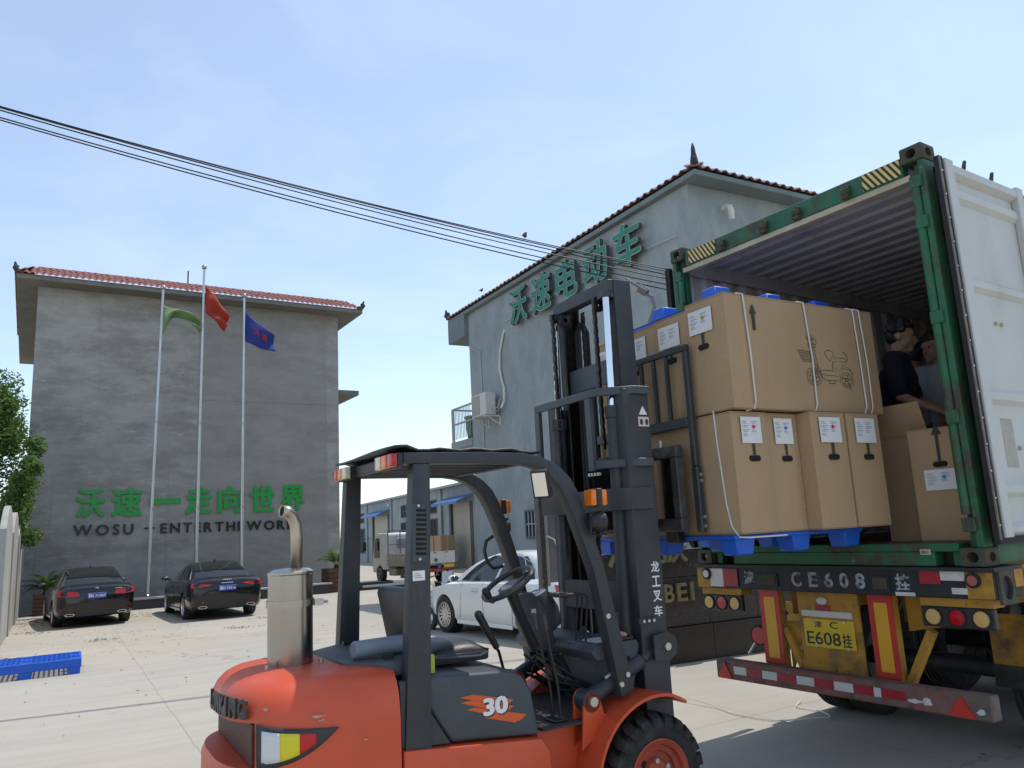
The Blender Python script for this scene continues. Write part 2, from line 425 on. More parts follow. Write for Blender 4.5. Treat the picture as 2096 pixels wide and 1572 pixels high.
M['winglass'] = mat('window_glass', (0.02, 0.024, 0.028), 0.6, spec=0.08)
M['bluetin'] = mat('blue_tin_awning', (0.05, 0.16, 0.42), 0.45, var=0.2, vscale=2)
M['shutter'] = mat('cream_roller_shutter', (0.50, 0.47, 0.40), 0.6, var=0.18, vscale=2)
M['darkrubber'] = add_grime(mat('black_rubber', (0.022, 0.022, 0.022), 0.85, var=0.2, vscale=10, bump=0.15, bscale=90), (0.16, 0.14, 0.11), 0.4, 5, (0.48, 0.75))
M['black'] = mat('black_plastic', (0.018, 0.018, 0.019), 0.5)
M['fconcrete'] = mat('fence_concrete', (0.40, 0.385, 0.35), 0.9, var=0.25, vscale=2.5, bump=0.3, stretch=(1, 1, 0.4))
M['kerbtop'] = mat('pale_kerb_cap', (0.42, 0.41, 0.38), 0.8, var=0.2, vscale=4)
M['granite_d'] = mat('dark_polished_granite', (0.03, 0.03, 0.032), 0.25, var=0.5, vscale=60, col2=(0.10, 0.095, 0.095), thresh=(0.55, 0.7))

# ================================================================ GROUND
mb = MB()
ys = [-60, 8, 68, 1500]; xs = [-900, 900]
mb.grid([[(x, y, gz(y)) for x in xs] for y in ys])
g = mb.build('ground', M['ground'], smooth=0); g['kind'] = 'structure'

# ================================================================ ROOF TILE EAVES
def tile_mesh(name, m, w=0.2, ln=0.36):
    """one S-profile clay tile: pan and roll, thick at its lower edge"""
    mb = MB(); n = 7; prof = []
    for i in range(n):
        t = i / (n - 1); prof.append((-w / 2 + w * 1.04 * t, 0.028 * sin(t * 2 * pi - pi / 2) + 0.028))
    top = [[(x, y, z + 0.012) for x, z in prof] for y in (0, ln)]
    bot = [[(x, y, z - 0.006) for x, z in prof] for y in (0, ln)]
    mb.grid(top); mb.grid(bot, flip=True)
    mb.grid([bot[0], top[0]], flip=False)
    return mb.mesh(name, m, smooth=50)
def ridge_mesh(name, m, ln=0.4, r=0.085):
    mb = MB(); P = []
    for y, rr in ((0, r * 1.12), (0.06, r * 1.12), (0.061, r), (ln, r * 0.92)):
        P.append([(rr * cos(pi * k / 6), y, rr * sin(pi * k / 6)) for k in range(7)])
    mb.grid(P); mb.add(P[0], [tuple(range(7))])
    return mb.mesh(name, m, smooth=50)

def eave_skirt(parent, p0, p1, inward, rows, tm, rm, slope=40, w=0.2, expo=0.26, max_tiles=300, caps=True):
    """tiled skirt along the eave line p0-p1 (local), leaning inward; every tile its own object"""
    p0, p1, inw = Vector(p0), Vector(p1), Vector(inward).normalized()
    ex = (p1 - p0); L = ex.length; ex.normalize()
    s = radians(slope); up = (inw * cos(s) + Vector((0, 0, sin(s)))).normalized(); nr = ex.cross(up).normalized()
    if nr.z < 0: nr = -nr
    R3 = Matrix((ex, up, nr)).transposed()
    if R3.determinant() < 0: R3 = Matrix((-ex, up, nr)).transposed()
    n = int(L / w)
    for r in range(rows):
        for i in range(n):
            if max_tiles <= 0: break
            if not r * expo * cos(s) - 0.05 <= (i + 0.5) * L / n <= L - r * expo * cos(s) + 0.05: continue
            max_tiles -= 1
            o = link('roof_tile', tm, parent)
            q = p0 + ex * ((i + 0.5) * L / n) + up * (r * expo) + nr * (0.02 * r + rnd.uniform(-0.004, 0.006))
            o.matrix_local = Matrix.Translation(q) @ (R3 @ Matrix.Rotation(rnd.uniform(-0.03, 0.03), 3, 'Z')).to_4x4()
    if caps:
        ins = rows * expo * cos(s); q0 = p0 + ex * ins; L = L - 2 * ins; k = int(L / 0.34)
        Rc = Matrix((ex.cross(Vector((0, 0, 1))), ex, Vector((0, 0, 1)))).transposed()
        for i in range(k):
            o = link('ridge_tile', rm, parent)
            o.matrix_local = Matrix.Translation(q0 + ex * (i * L / k) + up * (rows * expo + 0.05) + nr * 0.03) @ Rc.to_4x4()
    return up

def corner_ornament(parent, p, d, h=0.35):
    """upturned dragon-tail finial at a roof corner"""
    mb = MB(); d = Vector(d); p = Vector(p)
    path = [p + d * (-0.25) , p + d * 0.0 + Vector((0, 0, 0.03)), p + d * 0.10 + Vector((0, 0, 0.12 * h / 0.35)), p + d * 0.06 + Vector((0, 0, 0.22 * h / 0.35)), p + d * 0.10 + Vector((0, 0, h))]
    mb.tube(path, [0.09, 0.09, 0.075, 0.06, 0.03], 8)
    mb.ball(p + d * (-0.02) + Vector((0, 0, 0.16)), 0.06, 8)
    return mb.build('corner_ornament', M['darkorn'], parent)

# ================================================================ LEFT BUILDING (grey render, slogan)
LB = (-16.69, 26.45, gz(26.4)); LBB = 58.0
lb = thing('concrete_building', 'three storey grey cement rendered building with red tile eave and green slogan behind the flagpoles', 'building', LB, LBB)
W_, H_, D_ = 11.02, 11.30, 13.0
MB().box((0, 0, -0.3), (W_, D_, H_)).build('wall', M['facade'], lb)
# eave slab with fascia
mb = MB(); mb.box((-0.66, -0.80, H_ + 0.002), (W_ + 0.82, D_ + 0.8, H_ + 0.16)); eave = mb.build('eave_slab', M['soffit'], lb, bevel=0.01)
mb = MB(); mb.box((-0.67, -0.81, H_ + 0.1605), (W_ + 0.83, D_ + 0.81, H_ + 0.18)); mb.box((0.1, 0.1, H_ + 0.18), (W_ - 0.1, D_ - 0.1, H_ + 0.4)); roof = mb.build('roof', M['tile'], lb)
tm1, rm1 = tile_mesh('roof_tile', M['tile']), ridge_mesh('ridge_tile', M['tile'])
z0 = H_ + 0.18
eave_skirt(roof, (-0.70, -0.85, z0), (W_ + 0.86, -0.85, z0), (0, 1, 0), 3, tm1, rm1, slope=29)
eave_skirt(roof, (-0.70, -0.85, z0), (-0.70, 8.5, z0), (1, 0, 0), 2, tm1, rm1, slope=29, max_tiles=92)
corner_ornament(roof, (-0.66, -0.8, z0 + 0.06), (-0.6, -0.6, 0), 0.3); corner_ornament(roof, (W_ + 0.8, -0.8, z0 + 0.06), (0.6, -0.6, 0), 0.3)
MB().cyl((5.2, 1.5, H_ + 0.5), (5.2, 1.5, H_ + 1.75), 0.03, 6).build('roof_rod', M['darkorn'], roof)
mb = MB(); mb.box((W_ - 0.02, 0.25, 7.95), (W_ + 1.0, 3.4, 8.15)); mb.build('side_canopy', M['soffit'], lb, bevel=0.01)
# plaster lines: a slim horizontal floor joint standing proud
for zf, a, b_ in ((7.42, 5.45, W_), ):
    MB().box((a, -0.012, zf), (b_, 0.01, zf + 0.03)).build('floor_joint', M['facade'], lb)
# slogan
for ch, a, b_ in (('沃', 1.50, 2.42), ('速', 2.62, 3.60), ('一', 3.87, 4.90), ('走', 5.08, 6.02), ('向', 6.22, 7.16), ('世', 7.42, 8.36), ('界', 8.62, 9.56)):
    if ch == '一':
        o = MB().prism([(0, 0), (b_ - a, 0), (b_ - a, 0.19), (0, 0.19)], (0, -0.05, 0), (a, -0.02, 3.50)).build('green_letter', M['green_letter'], lb)
    else:
        o = fit_text('green_letter', ch, M['green_letter'], lb, (a, -0.02, 3.09), (1, 0, 0), (0, 0, 1), b_ - a, 1.02, 0.05, 0.0, fat=0.030)
def place_word(word, a, b_, z0_, h, mtl, parent, nm, gap=0.1):
    ws = []
    for ch in word:
        me = text_mesh(ch, 1.0, 0, 0.012); xs_ = [v.co.x for v in me.vertices]; ws.append(max(xs_) - min(xs_)); bpy.data.meshes.remove(me)
    tot = sum(ws); g_ = (b_ - a) * gap; k = (b_ - a - g_ * (len(word) - 1)) / tot; x = a
    for ch, w in zip(word, ws):
        fit_text(nm, ch, mtl, parent, (x, -0.02, z0_ - 0.012 * (x - 1.5)), (1, 0, 0), (0, 0, 1), w * k, h, 0.04, 0.0, fat=0.022); x += w * k + g_
place_word('WOSU', 1.47, 3.36, 2.47, 0.37, M['black_letter'], lb, 'black_letter', 0.06)
MB().box((3.72, -0.06, 2.62), (4.06, -0.02, 2.67)).build('black_letter', M['black_letter'], lb)
place_word('ENTERTHEWORL', 4.25, 9.08, 2.47, 0.36, M['black_letter'], lb, 'black_letter', 0.021)

# raised planting bed in front, dark stone kerb with pale cap
BED = wpt(LB, LBB, 0, 0, 0)
bd = thing('planting_bed', 'low dark stone planter kerb with pale cap along foot of grey building', 'planter kerb', tuple(LB), LBB)
def bed_y(x): return -2.75 + 0.02 * x
mb = MB(); mb.box((1.6, -2.75, -0.25), (9.7, -2.45, 0.30)); mb.build('kerb_face', M['granite_d'], bd, bevel=0.01)
mb = MB(); mb.box((1.55, -2.79, 0.302), (9.75, -2.42, 0.36)); mb.build('kerb_cap', M['kerbtop'], bd, bevel=0.008)
mb = MB(); mb.box((1.6, -2.44, -0.25), (9.7, -0.02, 0.24)); mb.build('soil', mat('bed_soil', (0.20, 0.17, 0.12), 0.95, var=0.4, vscale=5, bump=0.6), bd)

# flagpoles and flags
def flag(name, label, parent_pt, pts, m, thick=0.0):
    pass
poles = []
for i, (x, lean, zt, lab) in enumerate(((3.62, 0.19, 11.0, 'steel flagpole flying the pale green flag, leftmost of the three'), (5.12, 0.06, 11.95, 'tallest steel flagpole, in the middle, flying the red flag'), (6.64, -0.02, 11.02, 'steel flagpole flying the blue flag, rightmost of the three'))):
    p = wpt(LB, LBB, x, -2.2, 0.24)
    t = thing('flagpole', lab, 'flagpole', tuple(p), LBB, 'flagpoles in the planting bed')
    mb = MB(); z = [0, 3.0, 6.0, zt - 0.24]; r = [0.065, 0.055, 0.045, 0.036]
    for k in range(3): mb.cyl((lean * z[k] / z[3], 0, z[k]), (lean * z[k + 1] / z[3], 0, z[k + 1]), r[k], 12, r[k] * 0.92)
    mb.build('shaft', M['polesteel'], t)
    for k in (1, 2): MB().cyl((lean * z[k] / z[3], 0, z[k] - 0.06), (lean * z[k] / z[3], 0, z[k] + 0.02), r[k - 1] * 1.06, 12).build('joint_collar', M['steel'], t)
    mb = MB(); mb.ball((lean, 0, zt - 0.24 + 0.07), 0.095, 12); mb.build('ball_finial', M['steel'], t)
    mb = MB(); mb.lathe([(0.15, 0), (0.15, 0.03), (0.09, 0.05), (0.09, 0.16), (0.07, 0.18)], (0, 0, 0), (0, 0, 1), 12); mb.build('base_flange', M['steel'], t)
    poles.append((p, lean, zt))

def flag_obj(name, label, poleidx, ztop, hoist, fn, mtl, nu=22, nv=12):
    """cloth from the hoist line; fn(u,v) -> (out, side, drop) in metres, drop relative to the hoist point"""
    p, lean, zt = poles[poleidx]; b = radians(LBB); ex = Vector((sin(b), cos(b), 0)); ey = Vector((-cos(b), sin(b), 0))
    h = p + ex * lean * (ztop / zt) + Vector((0, 0, ztop - 0.24))
    o = thing(name, label, 'flag', tuple(h), LBB)
    P = []
    for i in range(nu + 1):
        row = []
        for j in range(nv + 1):
            u, v = i / nu, j / nv; a, s_, d = fn(u, v); row.append((a * 0.86 + 0.055, s_, -d * 0.86))
        P.append(row)
    mb = MB(); mb.grid(P)
    me = mb.mesh('cloth', mtl, smooth=180)
    c = link('cloth', me, o); md = c.modifiers.new('thick', 'SOLIDIFY'); md.thickness = 0.006
    return o, P
def cloth_mat(name, col, col2=None):
    m = mat(name, col, 0.75, var=0.1, vscale=3)
    b = m.node_tree.nodes['Principled BSDF']; b.inputs['Sheen Weight'].default_value = 0.2
    # thin cloth: some light comes through
    n, l = m.node_tree.nodes, m.node_tree.links
    tr = n.new('ShaderNodeBsdfTranslucent'); tr.inputs['Color'].default_value = (*col, 1); ms = n.new('ShaderNodeMixShader'); ms.inputs[0].default_value = 0.35
    out = n['Material Output']; l.new(b.outputs[0], ms.inputs[1]); l.new(tr.outputs[0], ms.inputs[2]); l.new(ms.outputs[0], out.inputs[0])
    return m
# red flag hangs from top corner, blown right and sagging into a point
def red_fn(u, v):
    d = v * 1.25 * (1 - 0.25 * u) + 1.35 * u ** 1.15 * (1 - 0.22 * v)
    a = 1.0 * u * (1 - 0.15 * v) + 0.02 * sin(9 * v + 4 * u)
    s = 0.12 * sin(3.0 * v * pi + 5 * u) * u + 0.06 * sin(11 * u + 5 * v)
    return a, s, d
flag_obj('red_flag', 'red flag with small yellow star hanging limp from the tallest pole', 1, 11.35, 1.25, red_fn, cloth_mat('red_cloth', (0.46, 0.05, 0.025)))
def green_fn(u, v):
    # wind lifts it: a long strip to the right, bunched at the hoist
    k = min(1, u * 3.5)
    d = v * (1.25 * (1 - k) + 0.42 * k) + 0.62 * u ** 2.2 + 0.02 * sin(12 * u)
    a = 1.45 * u * (1 - 0.25 * v * (1 - u))
    s = 0.16 * sin(2.2 * pi * v + 6 * u) * min(1, u * 4) + 0.1 * sin(7 * u)
    return a, s, d
flag_obj('green_flag', 'pale green flag twisted and blown sideways on the leftmost pole', 0, 10.42, 1.2, green_fn, cloth_mat('green_cloth', (0.26, 0.38, 0.18)))
def blue_fn(u, v):
    d = v * 1.35 * (1 - 0.42 * u) + 0.98 * u ** 0.9
    a = 1.25 * u
    s = 0.10 * sin(2.0 * pi * v + 5 * u) * u + 0.05 * sin(8 * u + 3 * v)
    return a, s, d
bf, BP = flag_obj('blue_flag', 'blue company flag with red characters on the rightmost pole', 2, 10.5, 1.3, blue_fn, cloth_mat('blue_cloth', (0.035, 0.06, 0.30)))
m_red = mat('flag_print_red', (0.55, 0.03, 0.05), 0.7)
for k, ch in enumerate('沃速'):
    me = text_mesh(ch, 1, 0, 0.0)
    for v in me.vertices:
        u = 0.22 + 0.30 * k + v.co.x * 0.26; w = 0.58 - v.co.y * 0.30
        a, s, d = blue_fn(u, w); v.co = (a * 0.86 + 0.055, s - 0.02, -d * 0.86)
    me.materials.clear(); me.materials.append(m_red); link('flag_print', me, bf)
m_yel = mat('flag_print_yellow', (0.75, 0.45, 0.03), 0.7)

# ================================================================ RIGHT BUILDING (blue-grey, channel letters)
SB = (3.85, 15.19, gz(15.2)); SBB = -29.3
sb = thing('painted_building', 'three storey blue grey building with teal characters and brown tile eave behind the container', 'building', SB, SBB)
ZW = 8.72 - SB[2]
mb = MB(); mb.box((0, -9.0, -0.3), (10.55, 0, ZW)); sw = mb.build('wall', M['bluewall'], sb)
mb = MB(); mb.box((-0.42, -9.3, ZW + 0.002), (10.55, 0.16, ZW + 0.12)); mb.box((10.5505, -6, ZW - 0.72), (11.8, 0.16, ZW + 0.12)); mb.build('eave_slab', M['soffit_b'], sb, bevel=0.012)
mb = MB(); mb.box((0.1, -8.8, ZW + 0.12), (11.8, -0.05, ZW + 0.3)); roof = mb.build('roof', M['tile2'], sb)
tm2, rm2 = tile_mesh('roof_tile', M['tile2'], 0.24), ridge_mesh('ridge_tile', M['tile2'])
ze = ZW + 0.14
eave_skirt(roof, (-0.46, 0.21, ze), (11.82, 0.21, ze), (0, -1, 0), 3, tm2, rm2, slope=24, w=0.24, caps=True, max_tiles=156)
eave_skirt(roof, (-0.46, -9.3, ze), (-0.46, 0.2, ze), (1, 0, 0), 3, tm2, rm2, slope=24, w=0.24, caps=True, max_tiles=130)
mb = MB(); p = Vector((-0.40, 0.12, ze + 0.05))
mb.tube([p + Vector((0.14, -0.14, 0.05)), p + Vector((0.02, -0.02, 0.1)), p + Vector((-0.02, 0.02, 0.16)), p + Vector((0, 0, 0.28)), p + Vector((-0.02, 0.02, 0.38)), p + Vector((0.0, 0.0, 0.5))], [0.07, 0.085, 0.07, 0.05, 0.04, 0.012], 8)
mb.ball(p + Vector((0.07, -0.07, 0.14)), 0.055, 8); mb.ball(p + Vector((0.0, 0.0, 0.33)), 0.05, 8)
mb.build('corner_ornament', M['darkorn'], roof)
corner_ornament(roof, (11.75, 0.16, ze + 0.04), (0.6, 0.5, 0), 0.3)
# channel letters: face, pale edge line, deep return
for k, ch in enumerate('沃速电动车'):
    x1 = 7.42 - k * 1.262; w = 0.98
    l0 = fit_text('sign_letter', ch, M['letter_side'], sb, (x1, 0.10, 7.50 - SB[2]), (-1, 0, 0), (0, 0, 1), w, 1.04, 0.11, 0.0, fat=0.028)
    fit_text('letter_edge', ch, M['letter_edge'], l0, (x1 + 0.005, 0.212, 7.495 - SB[2]), (-1, 0, 0), (0, 0, 1), w + 0.01, 1.05, 0.006, 0.0, fat=0.030)
    fit_text('letter_face', ch, M['teal_letter'], l0, (x1 - 0.012, 0.221, 7.512 - SB[2]), (-1, 0, 0), (0, 0, 1), w - 0.024, 1.016, 0.006, 0.0, fat=0.014)
mb = MB()
for x in (1.6, 4.0, 6.9): mb.bar((x + 1.2, 0.06, 7.9), (x - 1.2, 0.06, 7.75), 0.02, 0.02)
mb.build('sign_wiring', M['grey_pipe'], sb)
# vent elbow on the short side, conduit, window, balcony
mb = MB(); mb.tube([(0.1, -0.95, 8.30 - SB[2]), (-0.12, -0.95, 8.31 - SB[2]), (-0.2, -0.95, 8.27 - SB[2]), (-0.23, -0.95, 8.18 - SB[2]), (-0.23, -0.95, 7.98 - SB[2])], [0.06, 0.06, 0.065, 0.068, 0.06], 12); mb.build('vent_elbow', M['white_pvc'], sb)
mb = MB(); zb = -SB[2]
mb.tube([(10.53, 0.02, 7.63 + zb), (10.2, 0.03, 7.5 + zb), (9.75, 0.03, 7.3 + zb), (9.72, 0.03, 5.9 + zb), (9.76, 0.03, 3.6 + zb)], 0.02, 6); mb.build('conduit', M['grey_pipe'], sb)
mb = MB(); mb.tube([(8.14, 0.0, 7.63 + zb), (8.18, 0.05, 7.45 + zb), (8.42, 0.05, 7.0 + zb), (8.46, 0.06, 6.5 + zb), (8.34, 0.06, 6.1 + zb), (8.22, 0.07, 5.9 + zb), (8.2, 0.1, 5.5 + zb), (8.3, 0.16, 5.3 + zb)], 0.032, 7); mb.build('insulated_pipe', M['white_pvc'], sb)
def window(parent, x0, x1, z0, z1, y=0.0, d=1, bars=4, name='window', frame_m=None, horizontal=1):
    """framed, recessed-looking window standing on the wall plane y, facing d (sign of local y)"""
    fm = frame_m or M['winframe']; t = 0.05
    mb = MB(); a, b_ = min(x0, x1), max(x0, x1)
    for p, q in (((a, z0), (b_, z0 + t)), ((a, z1 - t), (b_, z1)), ((a, z0 + t), (a + t, z1 - t)), ((b_ - t, z0 + t), (b_, z1 - t))): mb.box((p[0], y - 0.02 * d, p[1]), (q[0], y + 0.05 * d, q[1]))
    w = mb.build(name, fm, parent)
    mb = MB(); mb.box((a + t, y - 0.02 * d, z0 + t), (b_ - t, y + 0.012 * d, z1 - t)); mb.build('pane', M['winglass'], w)
    mb = MB()
    for i in range(1, bars): x = a + (b_ - a) * i / bars; mb.box((x - 0.012, y + 0.014 * d, z0 + t), (x + 0.012, y + 0.045 * d, z1 - t))
    for i in range(1, horizontal + 1): z = z0 + (z1 - z0) * i / (horizontal + 1); mb.box((a + t, y + 0.016 * d, z - 0.012), (b_ - t, y + 0.043 * d, z + 0.012))
    if bars > 1: mb.build('bars', mat('bars_' + name, (0.5, 0.5, 0.48), 0.5) if bars > 3 else fm, w)
    return w
window(sb, 6.75, 7.46, 1.55 + zb, 2.32 + zb, 0.0, 1, 4)
mb = MB(); mb.box((10.552, -3, 4.50 + zb), (12.1, 0.05, 4.72 + zb)); mb.build('balcony_slab', M['bluewall'], sb)
mb = MB()
for z in (5.82, 5.3): mb.bar((10.56, 0.0, z + zb), (12.05, 0.0, z + zb), 0.05, 0.05)
mb.bar((12.05, 0.0, 5.82 + zb), (12.05, -2.9, 5.82 + zb), 0.05, 0.05)
for i in range(2): mb.bar((12.05 - i * 0.1, 0.0, 4.72 + zb), (12.05 - i * 0.1, 0.0, 5.82 + zb), 0.05, 0.05, (0, 1, 0))
for i in range(12): mb.bar((10.7 + i * 0.11, 0.0, 4.80 + zb), (10.7 + i * 0.11, 0.0, 5.80 + zb), 0.018, 0.018, (0, 1, 0))
mb.build('balcony_railing', mat('railing_paint', (0.42, 0.42, 0.40), 0.5), sb)

# air conditioner on the wall
p = wpt(SB, SBB, 9.0, 0.22, 5.15 + zb)
ac = thing('air_conditioner', 'white outdoor air conditioner unit bracketed on blue grey wall', 'air conditioner', tuple(p), SBB)
mw = mat('ac_white', (0.66, 0.65, 0.60), 0.5, var=0.12, vscale=3)
mb = MB(); mb.box((-0.46, -0.02, 0), (0.46, 0.33, 0.66)); mb.build('casing', mw, ac, bevel=0.015)
mb = MB(); mb.box((-0.10, 0.332, 0.05), (0.42, 0.345, 0.61)); gr = mb.build('grille', mat('ac_grille', (0.34, 0.33, 0.30), 0.6), ac)
mb = MB()
for i in range(12): mb.box((-0.10, 0.345, 0.07 + i * 0.045), (0.42, 0.352, 0.082 + i * 0.045))
mb.build('grille_bars', mw, gr)
mb = MB(); mb.box((-0.475, 0.03, 0.25), (-0.455, 0.2, 0.48)); mb.build('valve_cover', mw, ac)
mb = MB(); mb.tube([(-0.47, 0.14, 0.2), (-0.58, 0.1, 0.12), (-0.62, 0.0, 0.2), (-0.60, -0.1, 0.45)], 0.02, 6); mb.tube([(-0.47, 0.1, 0.1), (-0.56, 0.08, 0.06), (-0.6, -0.02, 0.1), (-0.58, -0.1, 0.4)], 0.015, 6); mb.build('hoses', M['grey_pipe'], ac)
for x in (-0.36, 0.36): mb = MB(); mb.box((x - 0.02, -0.21, -0.05), (x + 0.02, 0.35, -0.002)); mb.box((x - 0.02, -0.215, -0.3), (x + 0.02, -0.18, 0.0)); mb.bar((x, -0.19, -0.28), (x, 0.2, -0.05), 0.02, 0.03); mb.build('bracket', M['white_pvc'], ac)
# green bin on the balcony
p = wpt(SB, SBB, 11.2, -0.45, 4.72 + zb)
gb = thing('green_bin', 'green plastic bin standing on the balcony', 'bin', tuple(p), SBB)
mb = MB(); mb.lathe([(0.27, 0), (0.34, 0.72), (0.37, 0.72), (0.37, 0.78), (0.33, 0.78), (0.31, 0.7), (0.05, 0.04)], (0, 0, 0), (0, 0, 1), 16); mb.build('bucket', mat('green_plastic', (0.02, 0.26, 0.06), 0.5), gb)
mb = MB()
for k in range(12): a = 2 * pi * k / 12; mb.bar((0.275 * cos(a), 0.275 * sin(a), 0.02), (0.345 * cos(a), 0.345 * sin(a), 0.7), 0.03, 0.015, (cos(a), sin(a), 0))
mb.build('ribs', mat('green_plastic2', (0.015, 0.2, 0.05), 0.5), gb)
# ================================================================ WAREHOUSE at the back
WB = (-3.38, 46.42, gz(46.42)); WBB = -23.6
wh = thing('warehouse', 'long single storey blue grey warehouse with roller doors and blue awnings at back of yard', 'warehouse', WB, WBB)
HW = 4.78
mb = MB(); mb.box((-9, -14, -0.5), (30.5, 0, HW)); mb.build('wall', M['bluewall'], wh)
mb = MB(); mb.prism([(-9.3, HW + 0.002), (30.8, HW + 0.002), (30.8, HW + 0.14), (-9.3, HW + 0.14)], (0, -14.6, 0), (0, 0.28, 0)); mb.build('roof', mat('roof_sheet', (0.34, 0.38, 0.40), 0.6, var=0.15, vscale=1), wh)
for x in (16.1, 9.3, 3.6, 24.6):
    MB().box((x - 0.16, 0.002, -0.4), (x + 0.16, 0.14, HW)).build('pilaster', M['bluewall'], wh)
for a, b_, z0, z1, br in ((26.0, 28.2, 3.2, 4.1, 2), (25.8, 28.4, 0.55, 2.75, 2), (11.9, 13.4, 3.25, 4.2, 2), (11.9, 13.5, 1.0, 2.95, 2), (4.65, 6.4, 3.3, 4.2, 3), (4.6, 6.6, 0.35, 3.0, 3)):
    window(wh, a, b_, z0, z1, 0.0, 1, br)
for a, b_, zt in ((17.0, 22.0, 3.65), (-2.0, 1.45, 3.75)):
    mb = MB(); n = 26
    for i in range(n): z = -0.25 + (zt + 0.25) * i / n; mb.box((a + 0.5, 0.004, z), (b_, 0.03, z + (zt + 0.25) / n - 0.018))
    mb.box((a + 0.5, 0.002, -0.25), (b_, 0.012, zt)); d = mb.build('roller_door', M['shutter'], wh)
    mj = mat('jamb_dark', (0.08, 0.09, 0.1), 0.8); MB().box((a, 0.002, -0.3), (a + 0.5, 0.02, zt)).build('door_jamb', mj, d); MB().box((b_ + 0.002, 0.002, -0.3), (b_ + 0.35, 0.16, zt)).build('door_jamb', mj, d)
    mb = MB(); x0, x1 = a - 0.2, b_ + 1.2
    for i in range(int((x1 - x0) / 0.4)):
        x = x0 + 0.4 * i; mb.prism([(0, 0.42), (1.0, 0.06), (1.0, 0.02), (0, 0.38)], (0.39, 0, 0), (x, 0.01, zt), (0, 1, 0), (0, 0, 1))
    mb.prism([(1.0, 0.06), (1.03, 0.06), (1.03, -0.1), (1.0, -0.1)], (x1 - x0, 0, 0), (x0, 0.01, zt), (0, 1, 0), (0, 0, 1))
    mb.build('awning', M['bluetin'], wh)
MB().ball((16.1, 0.28, 4.35), 0.12, 10).build('yard_camera', M['white_pvc'], wh)

# boxes stacked by the near roller door
mcard = add_grime(mat('corrugated_cardboard', (0.42, 0.285, 0.165), 0.78, var=0.14, vscale=2.5, bump=0.12, bscale=70, stretch=(1, 1, 0.3)), (0.36, 0.235, 0.13), 0.5, 1.2, (0.45, 0.7))
M['card'] = mcard
M['carddark'] = mat('cardboard_edge', (0.26, 0.165, 0.09), 0.85)
M['tapec'] = mat('box_tape', (0.5, 0.38, 0.24), 0.4)
def small_box(loc, bear, dims, label):
    t = thing('cardboard_box', label, 'box', loc, bear, 'cartons stacked by the warehouse door')
    a, b_, c = dims
    MB().box((-a / 2, -b_ / 2, 0), (a / 2, b_ / 2, c)).build('carton', mcard, t, bevel=0.012)
    MB().box((-a / 2 - 0.002, -0.04, 0.02), (a / 2 + 0.002, 0.04, c + 0.003)).build('tape', M['tapec'], t)
    return t
for i, (x, y, z, a, lab) in enumerate(((-0.3, 1.2, 0, 1.15, 'lower carton right of pair standing by warehouse roller door'), (0.95, 1.25, 0, 1.15, 'lower left carton standing by warehouse roller door'), (-0.25, 1.2, 0.96, 1.2, 'upper right carton resting on stack by warehouse roller door'), (0.85, 1.22, 0.96, 0.62, 'slim upper carton in middle of stack by warehouse door'), (1.42, 1.24, 0.96, 0.42, 'narrowest upper carton at left end of stack by warehouse door'))):
    p = wpt(WB, WBB, x, y, z)
    small_box((p.x, p.y, gz(p.y) + z), WBB, (a, 0.8, 0.95), lab)

# ================================================================ GRANITE NAME WALL and gate
def granite_mat(name, c1, c2, c3):
    m = mat(name, c1, 0.3, col2=c2, vscale=55, thresh=(0.5, 0.62), detail=3)
    add_grime(m, c3, 0.9, 120, (0.62, 0.68), detail=2); add_grime(m, (0.5, 0.47, 0.44), 0.55, 30, (0.70, 0.74), stretch=(1, 1, 0.6), detail=2)
    return m
M['granite'] = granite_mat('speckled_granite', (0.045, 0.042, 0.045), (0.10, 0.085, 0.085), (0.22, 0.2, 0.2))
M['granite2'] = granite_mat('dark_granite_plinth', (0.022, 0.017, 0.016), (0.05, 0.035, 0.03), (0.12, 0.1, 0.09))
M['gold'] = add_grime(mat('weathered_gold_letter', (0.33, 0.28, 0.14), 0.45, 0.3, var=0.3, vscale=8), (0.45, 0.42, 0.34), 0.6, 14)
GB = (1.90, 10.71, gz(10.7)); GBB = 64.5
gw = thing('stone_name_wall', 'speckled dark granite name wall with gold letters behind the forklift mast', 'stone sign', GB, GBB)
x = -0.95
k = 0
while x < 3.5:
    w = 0.85; MB().box((x, 0.05, 0.462), (x + w - 0.006, 0.70, 1.10)).build('granite_slab', M['granite'], gw, bevel=0.004)
    MB().box((x, 0.05, 1.106), (x + w - 0.006, 0.70, 1.47)).build('granite_slab', M['granite'], gw, bevel=0.004)
    MB().box((x, 0.0, -0.2), (x + w - 0.006, 0.78, 0.456)).build('plinth_slab', M['granite2'], gw, bevel=0.004)
    x += w
for ch, a, w in (('B', -0.02, 0.155), ('E', 0.19, 0.16), ('I', 0.42, 0.045), ('E', -0.23, 0.15), ('H', -0.5, 0.17)):
    fit_text('gold_letter', ch, M['gold'], gw, (a, 0.03, 0.79), (1, 0, 0), (0, 0, 1), w, 0.235, 0.045, 0.02, nrm=(0, -1, 0))
for ch, a in (('河', -0.86), ('北', -0.3), ('沃', 0.05), ('速', 0.62)):
    fit_text('gold_letter', ch, M['gold'], gw, (a, 0.03, 1.30), (1, 0, 0), (0, 0, 1), 0.36, 0.36, 0.05, 0.02, nrm=(0, -1, 0))
gt = thing('gate_frame', 'granite clad gate frame with grey metal panel beside the white car', 'gate', tuple(wpt(GB, GBB, -1.8, 0.25, 0)), GBB)
MB().box((0.07, -0.06, -0.1), (0.15, 0.06, 2.66)).build('post', M['granite'], gt, bevel=0.01)
MB().box((0.151, -0.13, 2.16), (0.85, 0.13, 2.66)).build('lintel', M['granite'], gt, bevel=0.01)
